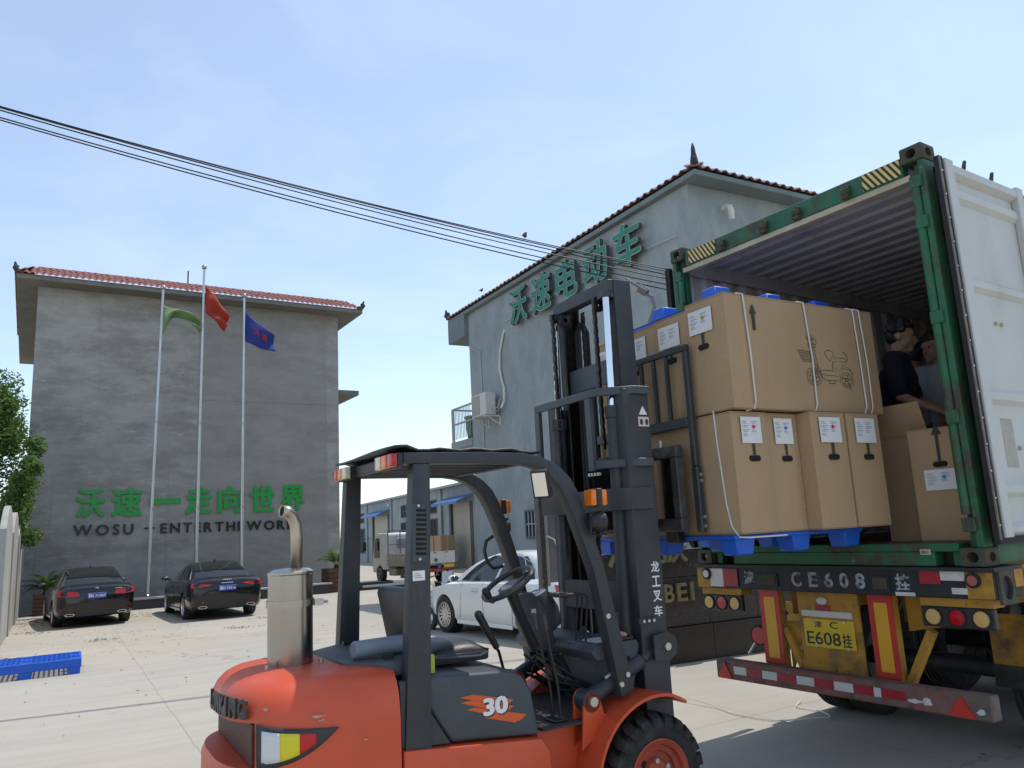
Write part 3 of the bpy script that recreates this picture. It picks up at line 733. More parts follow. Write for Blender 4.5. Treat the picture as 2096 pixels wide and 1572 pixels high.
MB().box((0.151, -0.02, 1.16), (0.83, 0.03, 2.158)).build('panel', mat('galvanised_panel', (0.24, 0.245, 0.24), 0.5, 0.3, var=0.3, vscale=3), gt)
mb = MB(); mb.box((0.151, -0.04, 1.12), (0.2, 0.05, 2.156)); mb.build('panel_edge', M['fconcrete'], gt)
mb = MB(); mb.tube([(0.17, -0.06, 1.75), (0.26, -0.09, 1.7), (0.32, -0.09, 1.55), (0.40, -0.07, 1.45)], 0.012, 6); mb.build('hanging_cable', M['white_pvc'], gt)
MB().box((0.851, -0.12, -0.1), (0.97, 0.12, 2.66)).build('post', M['granite'], gt, bevel=0.01)

# ================================================================ CONCRETE FENCE on the left
FB = (-12.42, 19.2, gz(19)); FBB = -30.5
fe = thing('concrete_fence', 'pale concrete fence with arched panels and posts at left edge beside tree', 'fence', FB, FBB)
def arch_panel(x0, x1, zs, zt, y0, y1):
    n = 10; poly = [(x0, -0.1), (x1, -0.1)] + [(x0 + (x1 - x0) * (1 - i / n), zs + (zt - zs) * sin(pi * i / n) ** 0.8) for i in range(n + 1)]
    return MB().prism(poly, (0, y1 - y0, 0), (0, y0, 0))
for i in range(-1, 3):
    x0 = i * 3.6
    arch_panel(x0 + 0.14, x0 + 3.46, 2.25, 3.0, -0.06, 0.06).build('panel', M['fconcrete'], fe, bevel=0.01)
    MB().box((x0 - 0.13, -0.10, -0.1), (x0 + 0.13, 0.20, 2.45)).build('post', M['fconcrete'], fe, bevel=0.012)

# ================================================================ TREE beside the fence
def leaf_cloud(name, m, parent, clumps, n, size, seed, sy=1.0):
    r = random.Random(seed); V = []; F = []
    for i in range(n):
        c, rad = clumps[r.randrange(len(clumps))]
        d = Vector((r.gauss(0, 1), r.gauss(0, 1), r.gauss(0, 1))).normalized() * rad * r.random() ** 0.45
        p = Vector(c) + d
        a = Vector((r.gauss(0, 1), r.gauss(0, 1), r.gauss(0, 0.7))).normalized(); b_ = a.cross(Vector((r.gauss(0, 1), r.gauss(0, 1), r.gauss(0, 1)))).normalized()
        s = size * r.uniform(0.6, 1.3); o = len(V)
        V += [p - a * s, p + b_ * s * 0.38 - a * s * 0.1, p + a * s, p - b_ * s * 0.38 - a * s * 0.1]; F.append((o, o + 1, o + 2, o + 3))
    mb = MB(); mb.v = [tuple(v) for v in V]; mb.f = F
    return mb.build(name, m, parent, smooth=0, merge=False, fixn=False)
def leaf_mat(name, c1, c2):
    m = mat(name, c1, 0.55, col2=c2, vscale=1.1, thresh=(0.4, 0.6), spec=0.3)
    n, l = m.node_tree.nodes, m.node_tree.links; b = n['Principled BSDF']
    tr = n.new('ShaderNodeBsdfTranslucent'); tr.inputs['Color'].default_value = (c2[0] * 2.2, c2[1] * 2.2, c2[2] * 1.2, 1); ms = n.new('ShaderNodeMixShader'); ms.inputs[0].default_value = 0.3
    l.new(b.outputs[0], ms.inputs[1]); l.new(tr.outputs[0], ms.inputs[2]); l.new(ms.outputs[0], n['Material Output'].inputs[0])
    return m
TP = (-16.35, 23.6, gz(23.6))
tr = thing('broadleaf_tree', 'leafy green tree overhanging the concrete fence at left edge', 'tree', TP, 90)
mbark = mat('bark', (0.10, 0.075, 0.05), 0.9, var=0.4, vscale=8, bump=0.6, stretch=(1, 1, 0.3))
mb = MB(); mb.tube([(0, 0, -0.2), (0.05, 0, 1.5), (-0.05, 0.1, 3.0), (0.1, 0.1, 4.6), (0.1, 0.2, 6.2)], [0.2, 0.16, 0.13, 0.09, 0.03], 10)
r2 = random.Random(11); clumps = []
for i in range(13):
    z = 1.9 + 4.4 * i / 12; a = r2.uniform(0, 2 * pi); L = r2.uniform(0.8, 1.5) * (1.05 - 0.35 * abs(i - 5) / 7)
    q = Vector((cos(a) * L, sin(a) * L, z + r2.uniform(0.2, 0.7)))
    mb.tube([(0, 0, z - 0.4), (q.x * 0.5, q.y * 0.5, (z + q.z) / 2 - 0.1), tuple(q)], [0.05, 0.035, 0.015], 6)
mb.build('trunk', mbark, tr)
for i in range(85):
    z = r2.uniform(1.9, 7.15); k = 1 - abs(z - 3.7) / 4.2; a = r2.uniform(0, 2 * pi); L = r2.uniform(0.2, 1.9) * (0.35 + 0.65 * max(0, k))
    clumps.append(((cos(a) * L, sin(a) * L, z), r2.uniform(0.28, 0.62)))
clumps += [((1.9, -0.6, 4.55), 0.26), ((2.15, -0.7, 4.4), 0.22), ((1.5, -0.4, 3.1), 0.4), ((1.6, -0.6, 2.7), 0.35), ((1.35, -0.3, 3.6), 0.35), ((0.7, 0, 6.4), 0.35)]
leaf_cloud('crown', leaf_mat('tree_leaves', (0.12, 0.19, 0.055), (0.06, 0.115, 0.028)), tr, clumps, 34000, 0.08, 5)

# ================================================================ CYCADS in wooden planters
M['wood'] = mat('reddish_planter_wood', (0.13, 0.06, 0.04), 0.7, var=0.4, vscale=6, stretch=(1, 1, 6), bump=0.3)
mfrond = leaf_mat('cycad_frond', (0.10, 0.16, 0.045), (0.06, 0.10, 0.03))
mfrond_y = leaf_mat('dry_frond', (0.32, 0.22, 0.06), (0.22, 0.14, 0.04))
def cycad(loc, label, n=26, L=0.75, seed=3, potw=0.36, poth=0.62, lean=None):
    t = thing('cycad_planter', label, 'potted plant', loc, LBB)
    for i in range(5):
        mb = MB(); z0 = 0.02 + i * poth / 5; w = potw
        mb.box((-w, -w, z0), (w, w, z0 + poth / 5 - 0.012)); mb.build('plank', M['wood'], t, bevel=0.006)
    MB().box((-potw + 0.03, -potw + 0.03, poth - 0.02), (potw - 0.03, potw - 0.03, poth + 0.01)).build('soil', mat('pot_soil', (0.08, 0.06, 0.04), 0.95), t)
    MB().cyl((0, 0, poth), (0, 0, poth + 0.18), 0.11, 10, 0.08).build('caudex', mbark, t)
    r = random.Random(seed)
    for i in range(n):
        a = 2 * pi * i / n * 2.618 + r.uniform(-.2, .2); el = r.uniform(0.35, 1.35); ll = L * r.uniform(0.8, 1.1)
        mb = MB(); P = []; sg = 10
        for k in range(sg + 1):
            s = k / sg * ll; e = el - 1.1 * (k / sg) ** 1.5
            if k == 0: P.append(Vector((0, 0, poth + 0.16)))
            else: P.append(P[-1] + Vector((cos(a) * cos(e), sin(a) * cos(e), sin(e))) * (ll / sg))
        side = Vector((-sin(a), cos(a), 0))
        V = []; F = []
        for k in range(1, sg):
            d = (P[k + 1] - P[k - 1]).normalized(); up = side.cross(d)
            for j in range(3):
                q = P[k] + (P[k + 1] - P[k]) * (j / 3)
                wl_ = 0.15 * sin(pi * (k + j / 3) / (sg + 0.4)) ** 0.5 + 0.02
                for sgn in (-1, 1):
                    tip = q + (side * sgn * 0.85 + d * 0.55 + up * 0.25).normalized() * wl_
                    o = len(V); V += [q - d * 0.011, q + d * 0.011, tip]; F.append((o, o + 1, o + 2))
        o = len(V); mb.v = [tuple(v) for v in V]; mb.f = F
        mb.tube(P, [0.010] * sg + [0.003], 4)
        mb.build('frond', mfrond_y if (el < 0.45 and i % 2 == 0) else mfrond, t, smooth=0, merge=False, fixn=False)
    return t
p = wpt(LB, LBB, 10.15, -2.1, 0); cycad((p.x, p.y, gz(p.y)), 'green cycad in brown wooden planter at right corner of grey building', 28, 0.8, 3, 0.45, 0.85)
p = wpt(LB, LBB, 0.75, -1.3, 0); cycad((p.x, p.y, gz(p.y)), 'cycad with yellowing lower fronds behind the left black sedan', 26, 0.85, 5, 0.36, 0.62)

# ================================================================ CABLES and birds
mcable = mat('cable_black', (0.02, 0.02, 0.02), 0.6)
def cable(p, q, sag, label, r=0.013):
    P = [Vector(p).lerp(Vector(q), i / 24) - Vector((0, 0, sag * 4 * (i / 24) * (1 - i / 24))) for i in range(25)]
    o = MB().tube(P, r, 6).build('overhead_cable', mcable, smooth=60)
    return tag(o, label, 'cable', 'bundle of overhead cables')
CL = [((-7.02, 10.0, 8.37), (3.4, 14.1, 6.52)), ((-7.02, 10.0, 8.345), (3.4, 14.1, 6.40)), ((-7.02, 10.0, 8.32), (3.4, 14.15, 6.34)), ((-7.02, 10.0, 8.20), (3.4, 14.2, 6.24)), ((-7.02, 10.0, 8.17), (3.4, 14.2, 6.14)), ((-7.02, 10, 8.38), (3.4, 14.05, 6.46))]
names = ['topmost of the black overhead cables at the left edge', 'second overhead cable of the bundle at the left edge', 'third overhead cable of the bundle crossing the sky', 'fourth overhead cable of the bundle crossing the sky', 'lowest of the black overhead cables crossing the sky', 'thin overhead cable twisted along the topmost one']
for (a, b_), lab in zip(CL, names):
    a, b_ = Vector(a), Vector(b_); d = b_ - a
    cable(a - d * 0.55, b_ + d * 0.12, 0.34 + 0.02 * rnd.random(), lab, 0.010)
def bird(loc, bear, label, s=1.0):
    t = thing('bird', label, 'bird', loc, bear, 'small birds'); mbird = mat('bird_feathers', (0.12, 0.09, 0.07), 0.8, var=0.4, vscale=40)
    mb = MB(); mb.ball((0, 0, 0.055 * s), 0.04 * s, 10, (1.35, 0.85, 0.95)); mb.ball((0.05 * s, 0, 0.105 * s), 0.025 * s, 8); mb.cyl((0.07 * s, 0, 0.105 * s), (0.095 * s, 0, 0.10 * s), 0.007 * s, 6, 0.001)
    mb.prism([(-0.04 * s, 0.05 * s), (-0.13 * s, 0.02 * s), (-0.125 * s, 0.008 * s), (-0.03 * s, 0.03 * s)], (0, 0.03 * s, 0), (0, -0.015 * s, 0))
    remeshed('body', mb, mbird, t, 0.006, 2)
    mb = MB(); mb.cyl((0.0, 0.012 * s, 0.03 * s), (0.005, 0.012 * s, 0), 0.003, 5); mb.cyl((0.0, -0.012 * s, 0.03 * s), (0.005, -0.012 * s, 0), 0.003, 5); mb.build('legs', M['black'], t)
    return t
a, b_ = Vector(CL[0][0]), Vector(CL[0][1]); d = b_ - a; A, B = a - d * 0.55, b_ + d * 0.12; q = (0.708 + 0.55) / 1.67; pb = A.lerp(B, q) - Vector((0, 0, 0.35 * 4 * q * (1 - q)))
bird((pb.x, pb.y, pb.z + 0.015), 20, 'small brown bird perched on the overhead cables', 1.1)
p = wpt(SB, SBB, 9.1, 0.22, ZW + 0.32); bird(tuple(p), 40, 'small bird perched on brown tile eave of blue grey building', 1.1)

# ================================================================ LAMP behind the load
LP = (1.90, 10.2, gz(10.2))
lp = thing('street_lamp', 'slim grey LED street lamp head above the boxes beside the mast', 'street lamp', LP, 90)
mlamp = mat('lamp_grey', (0.16, 0.17, 0.18), 0.5, 0.2)
mb = MB(); mb.tube([(-0.16, 0, -0.1), (-0.16, 0, 3.6), (0, 0, 4.5), (0.09, 0, 4.72), (0.06, 0, 4.86)], 0.03, 10); mb.build('pole', mlamp, lp)
_M = Matrix.Translation((-0.02, 0, 4.90)) @ Matrix.Rotation(radians(35), 4, 'Y')
mb = MB(); mb.box((-0.34, -0.1, 0.0), (0, 0.1, 0.035)); mb.box((-0.14, -0.075, 0.035), (0.02, 0.075, 0.07)); mb.cyl((0, 0, 0.015), (0.1, 0, 0.015), 0.028, 10); mb.xf(_M); mb.build('lamp_head', mlamp, lp, bevel=0.008)
mb = MB(); mb.box((-0.32, -0.085, -0.006), (-0.13, 0.085, -0.001)); mb.xf(_M); mb.build('led_panel', mat('led_lens', (0.42, 0.43, 0.40), 0.3), lp)

# ================================================================ BLUE PLASTIC PALLETS
M['bluepl'] = mat('blue_plastic', (0.008, 0.105, 0.56), 0.38, var=0.12, vscale=5, spec=0.5)
def plastic_pallet(t, L=1.2, W=1.0, foot=0.115, deck=0.05, taper=True):
    """nestable nine-leg plastic pallet: gridded deck on hollow feet; origin at the feet"""
    mb = MB(); z0, z1 = foot, foot + deck
    mb.box((-L / 2, -W / 2, z0), (L / 2, -W / 2 + 0.03, z1)); mb.box((-L / 2, W / 2 - 0.03, z0), (L / 2, W / 2, z1)); mb.box((-L / 2, -W / 2 + 0.03, z0), (-L / 2 + 0.03, W / 2 - 0.03, z1)); mb.box((L / 2 - 0.03, -W / 2 + 0.03, z0), (L / 2, W / 2 - 0.03, z1))
    fr = mb.build('rim', M['bluepl'], t, bevel=0.006)
    mb = MB(); n = 22
    for i in range(1, n): x = -L / 2 + L * i / n; mb.box((x - 0.009, -W / 2 + 0.031, z1 - 0.022), (x + 0.009, W / 2 - 0.031, z1 - 0.004))
    for i in range(1, 16): y = -W / 2 + W * i / 16; mb.box((-L / 2 + 0.031, y - 0.011, z1 - 0.020), (L / 2 - 0.031, y + 0.011, z1 - 0.002))
    mb.build('deck_grid', M['bluepl'], t)
    for i in (-1, 0, 1):
        for j in (-1, 0, 1):
            cx, cy = i * (L / 2 - 0.1), j * (W / 2 - 0.09)
            hx, hy = 0.09, 0.08; k = 0.8 if taper else 0.97
            mb = MB(); mb.add([(cx + a * hx * q, cy + b2 * hy * q, z) for q, z in ((k, 0), (1, z0 + 0.02)) for a, b2 in ((-1, -1), (1, -1), (1, 1), (-1, 1))], [(3, 2, 1, 0), (4, 5, 6, 7), (0, 1, 5, 4), (1, 2, 6, 5), (2, 3, 7, 6), (3, 0, 4, 7)])
            mb.build('foot', M['bluepl'], t, bevel=0.008)
            MB().box((cx - 0.07, cy - 0.06, z1 - 0.003), (cx + 0.07, cy + 0.06, z1 + 0.002)).build('corner_plate', M['bluepl'], t)
pl = thing('plastic_pallet', 'blue plastic pallet lying on the ground at left edge', 'pallet', (-7.84, 12.72, gz(12.8)), 60)
plastic_pallet(pl, 1.5, 1.0, 0.10, 0.13, False)

# flattened sheets lying in the yard
fs = thing('flat_panel_stack', 'low stack of dark flat sheets lying on the ground near the truck', 'sheet stack', (-5.45, 30.6, gz(30.6)), 62)
for i, (a, b_, c, m_) in enumerate(((-1.1, 0.95, 0, M['black']), (-0.8, 1.25, 0.10, mat('pale_sheet', (0.42, 0.46, 0.46), 0.4)), (-1.2, 0.4, 0.2, M['black']), (0.0, 1.6, 0.2, mat('foil_sheet', (0.5, 0.5, 0.48), 0.4)))):
    MB().box((a, -0.5 + 0.04 * i, c), (b_, 0.5 - 0.03 * i, c + 0.085)).build('sheet', m_, fs)

# dry leaf litter blown against the bed and cars
r3 = random.Random(23); V = []; F = []
def litter(cx, cy, sx, sy, n, s=0.03):
    for i in range(n):
        x, y = r3.gauss(cx, sx), r3.gauss(cy, sy); a = r3.uniform(0, 6.28); s_ = s * r3.uniform(0.5, 1.6); z = gz(y) + 0.004 + r3.uniform(0, 0.02); o = len(V)
        V.extend([(x - cos(a) * s_, y - sin(a) * s_, z), (x + sin(a) * s_ * 0.4, y - cos(a) * s_ * 0.4, z + 0.012), (x + cos(a) * s_, y + sin(a) * s_, z + 0.004), (x - sin(a) * s_ * 0.4, y + cos(a) * s_ * 0.4, z + 0.01)]); F.append((o, o + 1, o + 2, o + 3))
for a in range(6): litter(r3.uniform(-13, -6), r3.uniform(14, 21), 0.22, 0.16, 34, 0.035)
litter(-9, 16.5, 3.2, 3.0, 160, 0.022); litter(-11.5, 23.5, 2.5, 0.6, 350, 0.03); litter(-4, 10, 4, 3, 90, 0.018); litter(-14, 22.5, 1.2, 0.8, 300, 0.035)
mb = MB(); mb.v = V; mb.f = F
lt = mb.build('leaf_litter', mat('dry_litter', (0.19, 0.14, 0.075), 0.9, var=0.5, vscale=4), smooth=0, merge=False, fixn=False)
tag(lt, 'scattered dry leaves and litter on the concrete yard', 'litter', kind='stuff')
# white packing strap left on the ground
mb = MB(); pts = [(1.55, 8.75), (1.62, 8.5), (1.85, 8.15), (1.95, 7.85), (2.2, 7.55), (2.5, 7.42), (2.72, 7.5), (2.75, 7.75), (2.6, 8.0), (2.75, 8.25)]
P = []
for i in range(len(pts) - 1):
    for k in range(6):
        t_ = k / 6; p0, p1, p2, p3 = (Vector(pts[max(0, min(len(pts) - 1, j))]) for j in (i - 1, i, i + 1, i + 2))
        q = 0.5 * ((2 * p1) + (-p0 + p2) * t_ + (2 * p0 - 5 * p1 + 4 * p2 - p3) * t_ ** 2 + (-p0 + 3 * p1 - 3 * p2 + p3) * t_ ** 3); P.append((q.x, q.y, 0.012 + 0.03 * max(0, sin(len(P) * 0.25))))
tag(MB().tube(P, 0.006, 5).build('packing_strap', M['white_pvc']), 'loose white packing strap curled on ground behind the trailer', 'strap')
# ================================================================ SHIPPING CONTAINER
CB = (2.243, 6.047, 1.459); CBB = 56.03
M['cgreen'] = add_grime(add_grime(mat('container_green_paint', (0.020, 0.135, 0.062), 0.5, var=0.35, vscale=3), (0.05, 0.033, 0.02), 0.9, 4, (0.49, 0.62)), (0.25, 0.27, 0.24), 0.7, 14, (0.64, 0.72))
M['crust'] = add_grime(mat('rusty_casting', (0.065, 0.075, 0.05), 0.75, var=0.4, vscale=12, bump=0.3), (0.10, 0.045, 0.025), 0.7, 9, (0.48, 0.64))
M['cgrey'] = add_grime(mat('container_interior_grey', (0.62, 0.60, 0.61), 0.6, var=0.2, vscale=2), (0.10, 0.085, 0.08), 0.5, 3, (0.52, 0.72))
M['cwhite'] = add_grime(add_grime(mat('door_inner_white', (0.52, 0.53, 0.51), 0.5, var=0.08, vscale=1.5), (0.36, 0.35, 0.30), 0.55, 2.2, (0.55, 0.75), stretch=(1, 1, 0.35)), (0.16, 0.13, 0.1), 0.7, 11, (0.72, 0.76))
M['gasket'] = mat('door_gasket', (0.018, 0.018, 0.018), 0.7, var=0.3, vscale=12)
M['cream_rust'] = mat('cream_lintel', (0.50, 0.44, 0.33), 0.6, var=0.3, vscale=5)
def hazard_mat():
    m, n, l, b = _new('hazard_stripes')
    t = n.new('ShaderNodeTexCoord'); sp = n.new('ShaderNodeSeparateXYZ'); l.new(t.outputs['Object'], sp.inputs[0])
    a = n.new('ShaderNodeMath'); a.operation = 'MULTIPLY_ADD'; a.inputs[1].default_value = -0.62; l.new(sp.outputs['Z'], a.inputs[0]); l.new(sp.outputs['Y'], a.inputs[2])
    d = n.new('ShaderNodeMath'); d.operation = 'DIVIDE'; d.inputs[1].default_value = 0.044; l.new(a.outputs[0], d.inputs[0])
    f = n.new('ShaderNodeMath'); f.operation = 'FRACT'; l.new(d.outputs[0], f.inputs[0]); g_ = n.new('ShaderNodeMath'); g_.operation = 'GREATER_THAN'; g_.inputs[1].default_value = 0.5; l.new(f.outputs[0], g_.inputs[0])
    mx = n.new('ShaderNodeMix'); mx.data_type = 'RGBA'; mx.inputs['A'].default_value = (0.02, 0.016, 0.01, 1); mx.inputs['B'].default_value = (0.62, 0.47, 0.16, 1); l.new(g_.outputs[0], mx.inputs['Factor'])
    l.new(mx.outputs['Result'], b.inputs['Base Color']); b.inputs['Roughness'].default_value = 0.5
    return m
M['hazard'] = hazard_mat()
ct = thing('shipping_container', 'green shipping container with rear doors open on the trailer', 'container', CB, CBB)
CLN, CW, CH = 12.19, 1.219, 2.896
def casting(x, y, z, sx, sy, holes=True):
    """ISO corner fitting with its oval apertures; sx, sy point inwards"""
    mb = MB(); mb.box((x, y, z), (x + 0.178 * sx, y + 0.162 * sy, z + 0.118)); o = mb.build('corner_casting', M['crust'], ct, bevel=0.012, seg=2)
    if holes:
        cu = MB(); cx, cy, cz = x + 0.089 * sx, y + 0.081 * sy, z + 0.059
        n = 16; oval = [(0.040 * cos(2 * pi * k / n) + (0.0 if abs(cos(2 * pi * k / n)) < 0 else 0), 0.032 * sin(2 * pi * k / n)) for k in range(n)]
        cu.prism([(p[0] * 0.95, p[1] * 1.1) for p in oval], (0.16 * sx, 0, 0), (x - 0.02 * sx, cy, cz), (0, 1, 0), (0, 0, 1))
        c2 = MB(); c2.prism(oval, (0, 0.15 * sy, 0), (cx, y - 0.02 * sy, cz), (1, 0, 0), (0, 0, 1))
        boolean(o, [cu, c2])
    return o
for z in (0, CH - 0.118):
    for s in (-1, 1):
        casting(0, s * CW, z, 1, -s); casting(CLN, s * CW, z, -1, -s, False)
# header with hazard plates and cam keepers
mb = MB(); mb.box((0.02, -CW + 0.163, 2.700), (0.10, CW - 0.163, 2.845)); mb.build('door_header', M['cgreen'], ct, bevel=0.006)
mb = MB(); mb.box((0.03, -CW + 0.12, 2.655), (0.09, CW - 0.12, 2.699)); mb.build('header_lip', M['cream_rust'], ct)
for a, b_ in ((0.68, 1.0), (-1.045, -0.755)): MB().box((0.010, a, 2.712), (0.0185, b_, 2.835)).build('hazard_plate', M['hazard'], ct)
for y in (0.60, 0.14, -0.18, -0.62):
    mb = MB(); mb.box((-0.025, y - 0.03, 2.70), (0.02, y + 0.03, 2.765)); mb.box((-0.035, y - 0.045, 2.735), (-0.005, y + 0.02, 2.775)); mb.cyl((-0.02, y - 0.02, 2.79), (0.02, y - 0.02, 2.79), 0.016, 8); mb.build('cam_keeper', M['crust'], ct, bevel=0.004)
# posts with hinge lugs
for s in (-1, 1):
    mb = MB(); mb.box((0.012, s * (CW - 0.006), 0.119), (0.13, s * (CW - 0.052), CH - 0.119)); mb.box((0.07, s * (CW - 0.053), 0.119), (0.13, s * (CW - 0.11), CH - 0.119)); mb.build('corner_post', M['cgreen'], ct, bevel=0.005)
    mb = MB()
    for k, (a, b_) in enumerate(((0.33, 0.95), (1.0, 1.62), (1.68, 2.3), (2.36, 2.62))): mb.cyl((0.028, s * (CW - 0.088), a), (0.028, s * (CW - 0.088), b_), 0.032, 12)
    mb.build('hinge_tube', M['cgreen'], ct)
    for z in (0.27, 0.97, 1.65, 2.33, 2.63): MB().box((-0.008, s * (CW - 0.03), z - 0.05), (0.069, s * (CW - 0.115), z + 0.04)).build('hinge_lug', M['cgreen'], ct, bevel=0.006)
# sill with fork pockets
mb = MB()
mb.box((0.01, -0.89, 0.0), (0.13, 0.82, 0.095)); mb.box((0.01, -CW + 0.163, 0.0951), (0.16, CW - 0.163, 0.15)); mb.box((0.05, -1.04, 0.0), (0.13, -0.99, 0.0949)); mb.box((0.05, 0.98, 0), (0.13, 1.04, 0.0949))
mb.build('door_sill', M['cgreen'], ct, bevel=0.005)
mb = MB(); mb.box((0.14, -1.05, 0.0), (0.18, 1.05, 0.094)); mb.build('sill_back', M['black'], ct)
MB().box((0.004, -0.868, 0.075), (0.0095, -0.798, 0.112)).build('maker_plate', M['cream_rust'], ct)
fit_text('plate_lettering', 'ERICV', M['black'], ct, (0.0035, -0.808, 0.083), (0, -1, 0), (0, 0, 1), 0.05, 0.02, 0.001, 0.01, nrm=(-1, 0, 0))
# corrugated walls and roof
def corr_profile(x0, x1, pitch, depth, flat=0.34):
    P = []; x = x0
    while x < x1 - 1e-6:
        for f, d in ((0, 0), (flat, 0), (0.5, depth), (0.5 + flat, depth)):
            if x + f * pitch <= x1: P.append((x + f * pitch, d))
        x += pitch
    P.append((x1, 0)); return P
for s in (-1, 1):
    pr = corr_profile(0.131, CLN - 0.15, 0.278, 0.036)
    for nm, off, m_ in (('side_wall_inner', 0.058, M['cgrey']), ('side_wall_outer', 0.054, M['cgreen'])):
        mb = MB(); mb.grid([[(x, s * (CW - off + (d - 0.036 if False else d) - 0.0), z) for x, d in pr] for z in (0.15, 2.74)]); mb.build(nm, m_, ct, smooth=20)
    mb = MB(); mb.box((0.13, s * (CW - 0.075), 2.741), (CLN - 0.15, s * (CW - 0.01), 2.80)); mb.box((0.179, s * (CW - 0.05), 0.01), (CLN - 0.15, s * (CW - 0.004), 0.149)); mb.build('side_rail', M['cgreen'], ct)
    mb = MB(); mb.box((0.135, s * (CW - 0.076), 2.66), (CLN - 0.15, s * (CW - 0.09), 2.80)); mb.build('inner_rail', M['cgrey'], ct)
pr = corr_profile(0.10, CLN - 0.1, 0.209, 0.022, 0.36)
mb = MB(); mb.grid([[(x, y, 2.79 + d) for x, d in pr] for y in (-CW + 0.07, CW - 0.07)]); mb.build('roof_inner', M['cgrey'], ct, smooth=20)
mb = MB(); mb.grid([[(x, y, 2.797 + d) for x, d in pr] for y in (-CW + 0.02, CW - 0.02)]); mb.build('roof_outer', M['cgreen'], ct, smooth=20)
M['plyfloor'] = mat('plywood_floor', (0.16, 0.10, 0.06), 0.7, var=0.4, vscale=4, stretch=(0.3, 3, 1))
mb = MB()
for i in range(8): y = -CW + 0.09 + i * 0.282; mb.box((0.165, y, 0.11), (CLN - 0.2, y + 0.276, 0.145))
mb.build('floor_boards', M['plyfloor'], ct)
mb = MB(); mb.box((0.2, -CW + 0.06, 0.0), (CLN - 0.2, CW - 0.06, 0.10)); mb.build('underframe', M['cgreen'], ct)
mb = MB(); mb.box((CLN - 0.1, -CW + 0.05, 0.1), (CLN - 0.06, CW - 0.05, 2.8)); mb.build('front_wall', M['cgrey'], ct)
# doors folded right back along the sides
def door(s):
    y0 = s * 1.262; o = s
    m_ = M['cwhite']
    H0, H1, X0, X1 = 0.175, 2.745, 0.075, 1.20
    mb = MB(); mb.box((X0, y0, H0), (X1, y0 + o * 0.012, H1)); d = mb.build('door_panel', m_, ct)
    mb = MB(); mb.box((X0, y0 + o * 0.0125, H0), (X0 + 0.105, y0 + o * 0.066, H1)); mb.box((X1 - 0.1, y0 + o * 0.0125, H0), (X1, y0 + o * 0.066, H1)); mb.build('door_stile', m_, d, bevel=0.006)
    for z0, z1, dd in ((2.63, 2.744, 0.06), (2.46, 2.575, 0.042), (1.82, 1.925, 0.042), (1.04, 1.15, 0.042), (0.425, 0.53, 0.042), (H0, H0 + 0.09, 0.05)):
        mb = MB(); a, b_ = X0 + 0.106, X1 - 0.101
        mb.prism([(0.013, z0), (dd, z0 + 0.03), (dd, z1 - 0.03), (0.013, z1)], (b_ - a, 0, 0), (a, y0, 0), (0, o, 0), (0, 0, 1)); mb.build('door_rib', m_, d)
    mb = MB(); mb.box((X0 - 0.052, y0 + o * 0.012, H0 - 0.03), (X0 - 0.002, y0 + o * 0.05, H1 + 0.01)); mb.box((X0 - 0.05, y0 + o * 0.01, H0 - 0.04), (X1, y0 + o * 0.04, H0 - 0.002)); mb.build('door_gasket', M['gasket'], d)
    mb = MB(); mb.box((X0 - 0.062, y0 + o * 0.05, H0 - 0.01), (X0 - 0.045, y0 + o * 0.058, H1)); mb.build('gasket_strip', mat('gasket_clip', (0.22, 0.2, 0.17), 0.5, 0.6, var=0.4, vscale=9), d)
    mb = MB()
    for i in range(15): z = H0 + 0.08 + i * 0.17; mb.ball((X0 - 0.054, y0 + o * 0.06, z), 0.008, 6)
    mb.build('rivets', M['polesteel'], d)['kind'] = 'stuff'
    for x, z in ((0.52, 1.62), (0.60, 1.62), (0.62, 2.66), (0.66, 2.66), (0.56, 0.75)): MB().cyl((x, y0 + o * 0.011, z), (x, y0 + o * 0.03, z), 0.014, 8).build('bolt_head', M['cream_rust'], d)
    for x in (0.43, 0.83): 
        mb = MB(); mb.tube([(x, y0 - 0.01, H1 - 0.02), (x, y0 - 0.01 + o * 0.01, H1 + 0.03), (x + 0.02, y0 + o * 0.02, H1 + 0.07), (x + 0.04, y0, H1 + 0.075)], [0.014, 0.014, 0.012, 0.006], 6); mb.build('lock_cam', M['crust'], d)
    # faded marks on the lining
    if s < 0:
        mk = mat('faded_mark', (0.40, 0.385, 0.34), 0.6, var=0.2, vscale=20)
        MB().box((0.36, y0 - 0.0135, 0.62), (0.52, y0 - 0.012, 0.95)).build('old_label', mk, d)
    return d
door(-1); door(1)

# ================================================================ SEMI TRAILER
TB = CB; tb = thing('semi_trailer', 'dirty yellow container trailer with red white bumper under the green container', 'trailer', (CB[0], CB[1], 0), CBB)
ZC = CB[2]
M['tyellow'] = add_grime(add_grime(mat('trailer_yellow', (0.46, 0.23, 0.02), 0.55, var=0.3, vscale=3), (0.075, 0.052, 0.034), 0.9, 2.6, (0.46, 0.64)), (0.02, 0.02, 0.02), 0.75, 10, (0.58, 0.68))
M['tblack'] = add_grime(mat('trailer_black', (0.016, 0.018, 0.024), 0.55, var=0.3, vscale=5), (0.11, 0.085, 0.06), 0.7, 6, (0.55, 0.7))
M['tgrey'] = add_grime(mat('dusty_bumper', (0.13, 0.11, 0.095), 0.7, var=0.35, vscale=5), (0.26, 0.07, 0.06), 0.75, 2.5, (0.42, 0.56)); add_grime(M['tgrey'], (0.05, 0.04, 0.03), 0.8, 9, (0.52, 0.66)); add_grime(M['tgrey'], (0.34, 0.31, 0.27), 0.5, 16, (0.6, 0.7))
M['tape_r'] = mat('reflective_red', (0.36, 0.012, 0.03), 0.35, var=0.35, vscale=9)
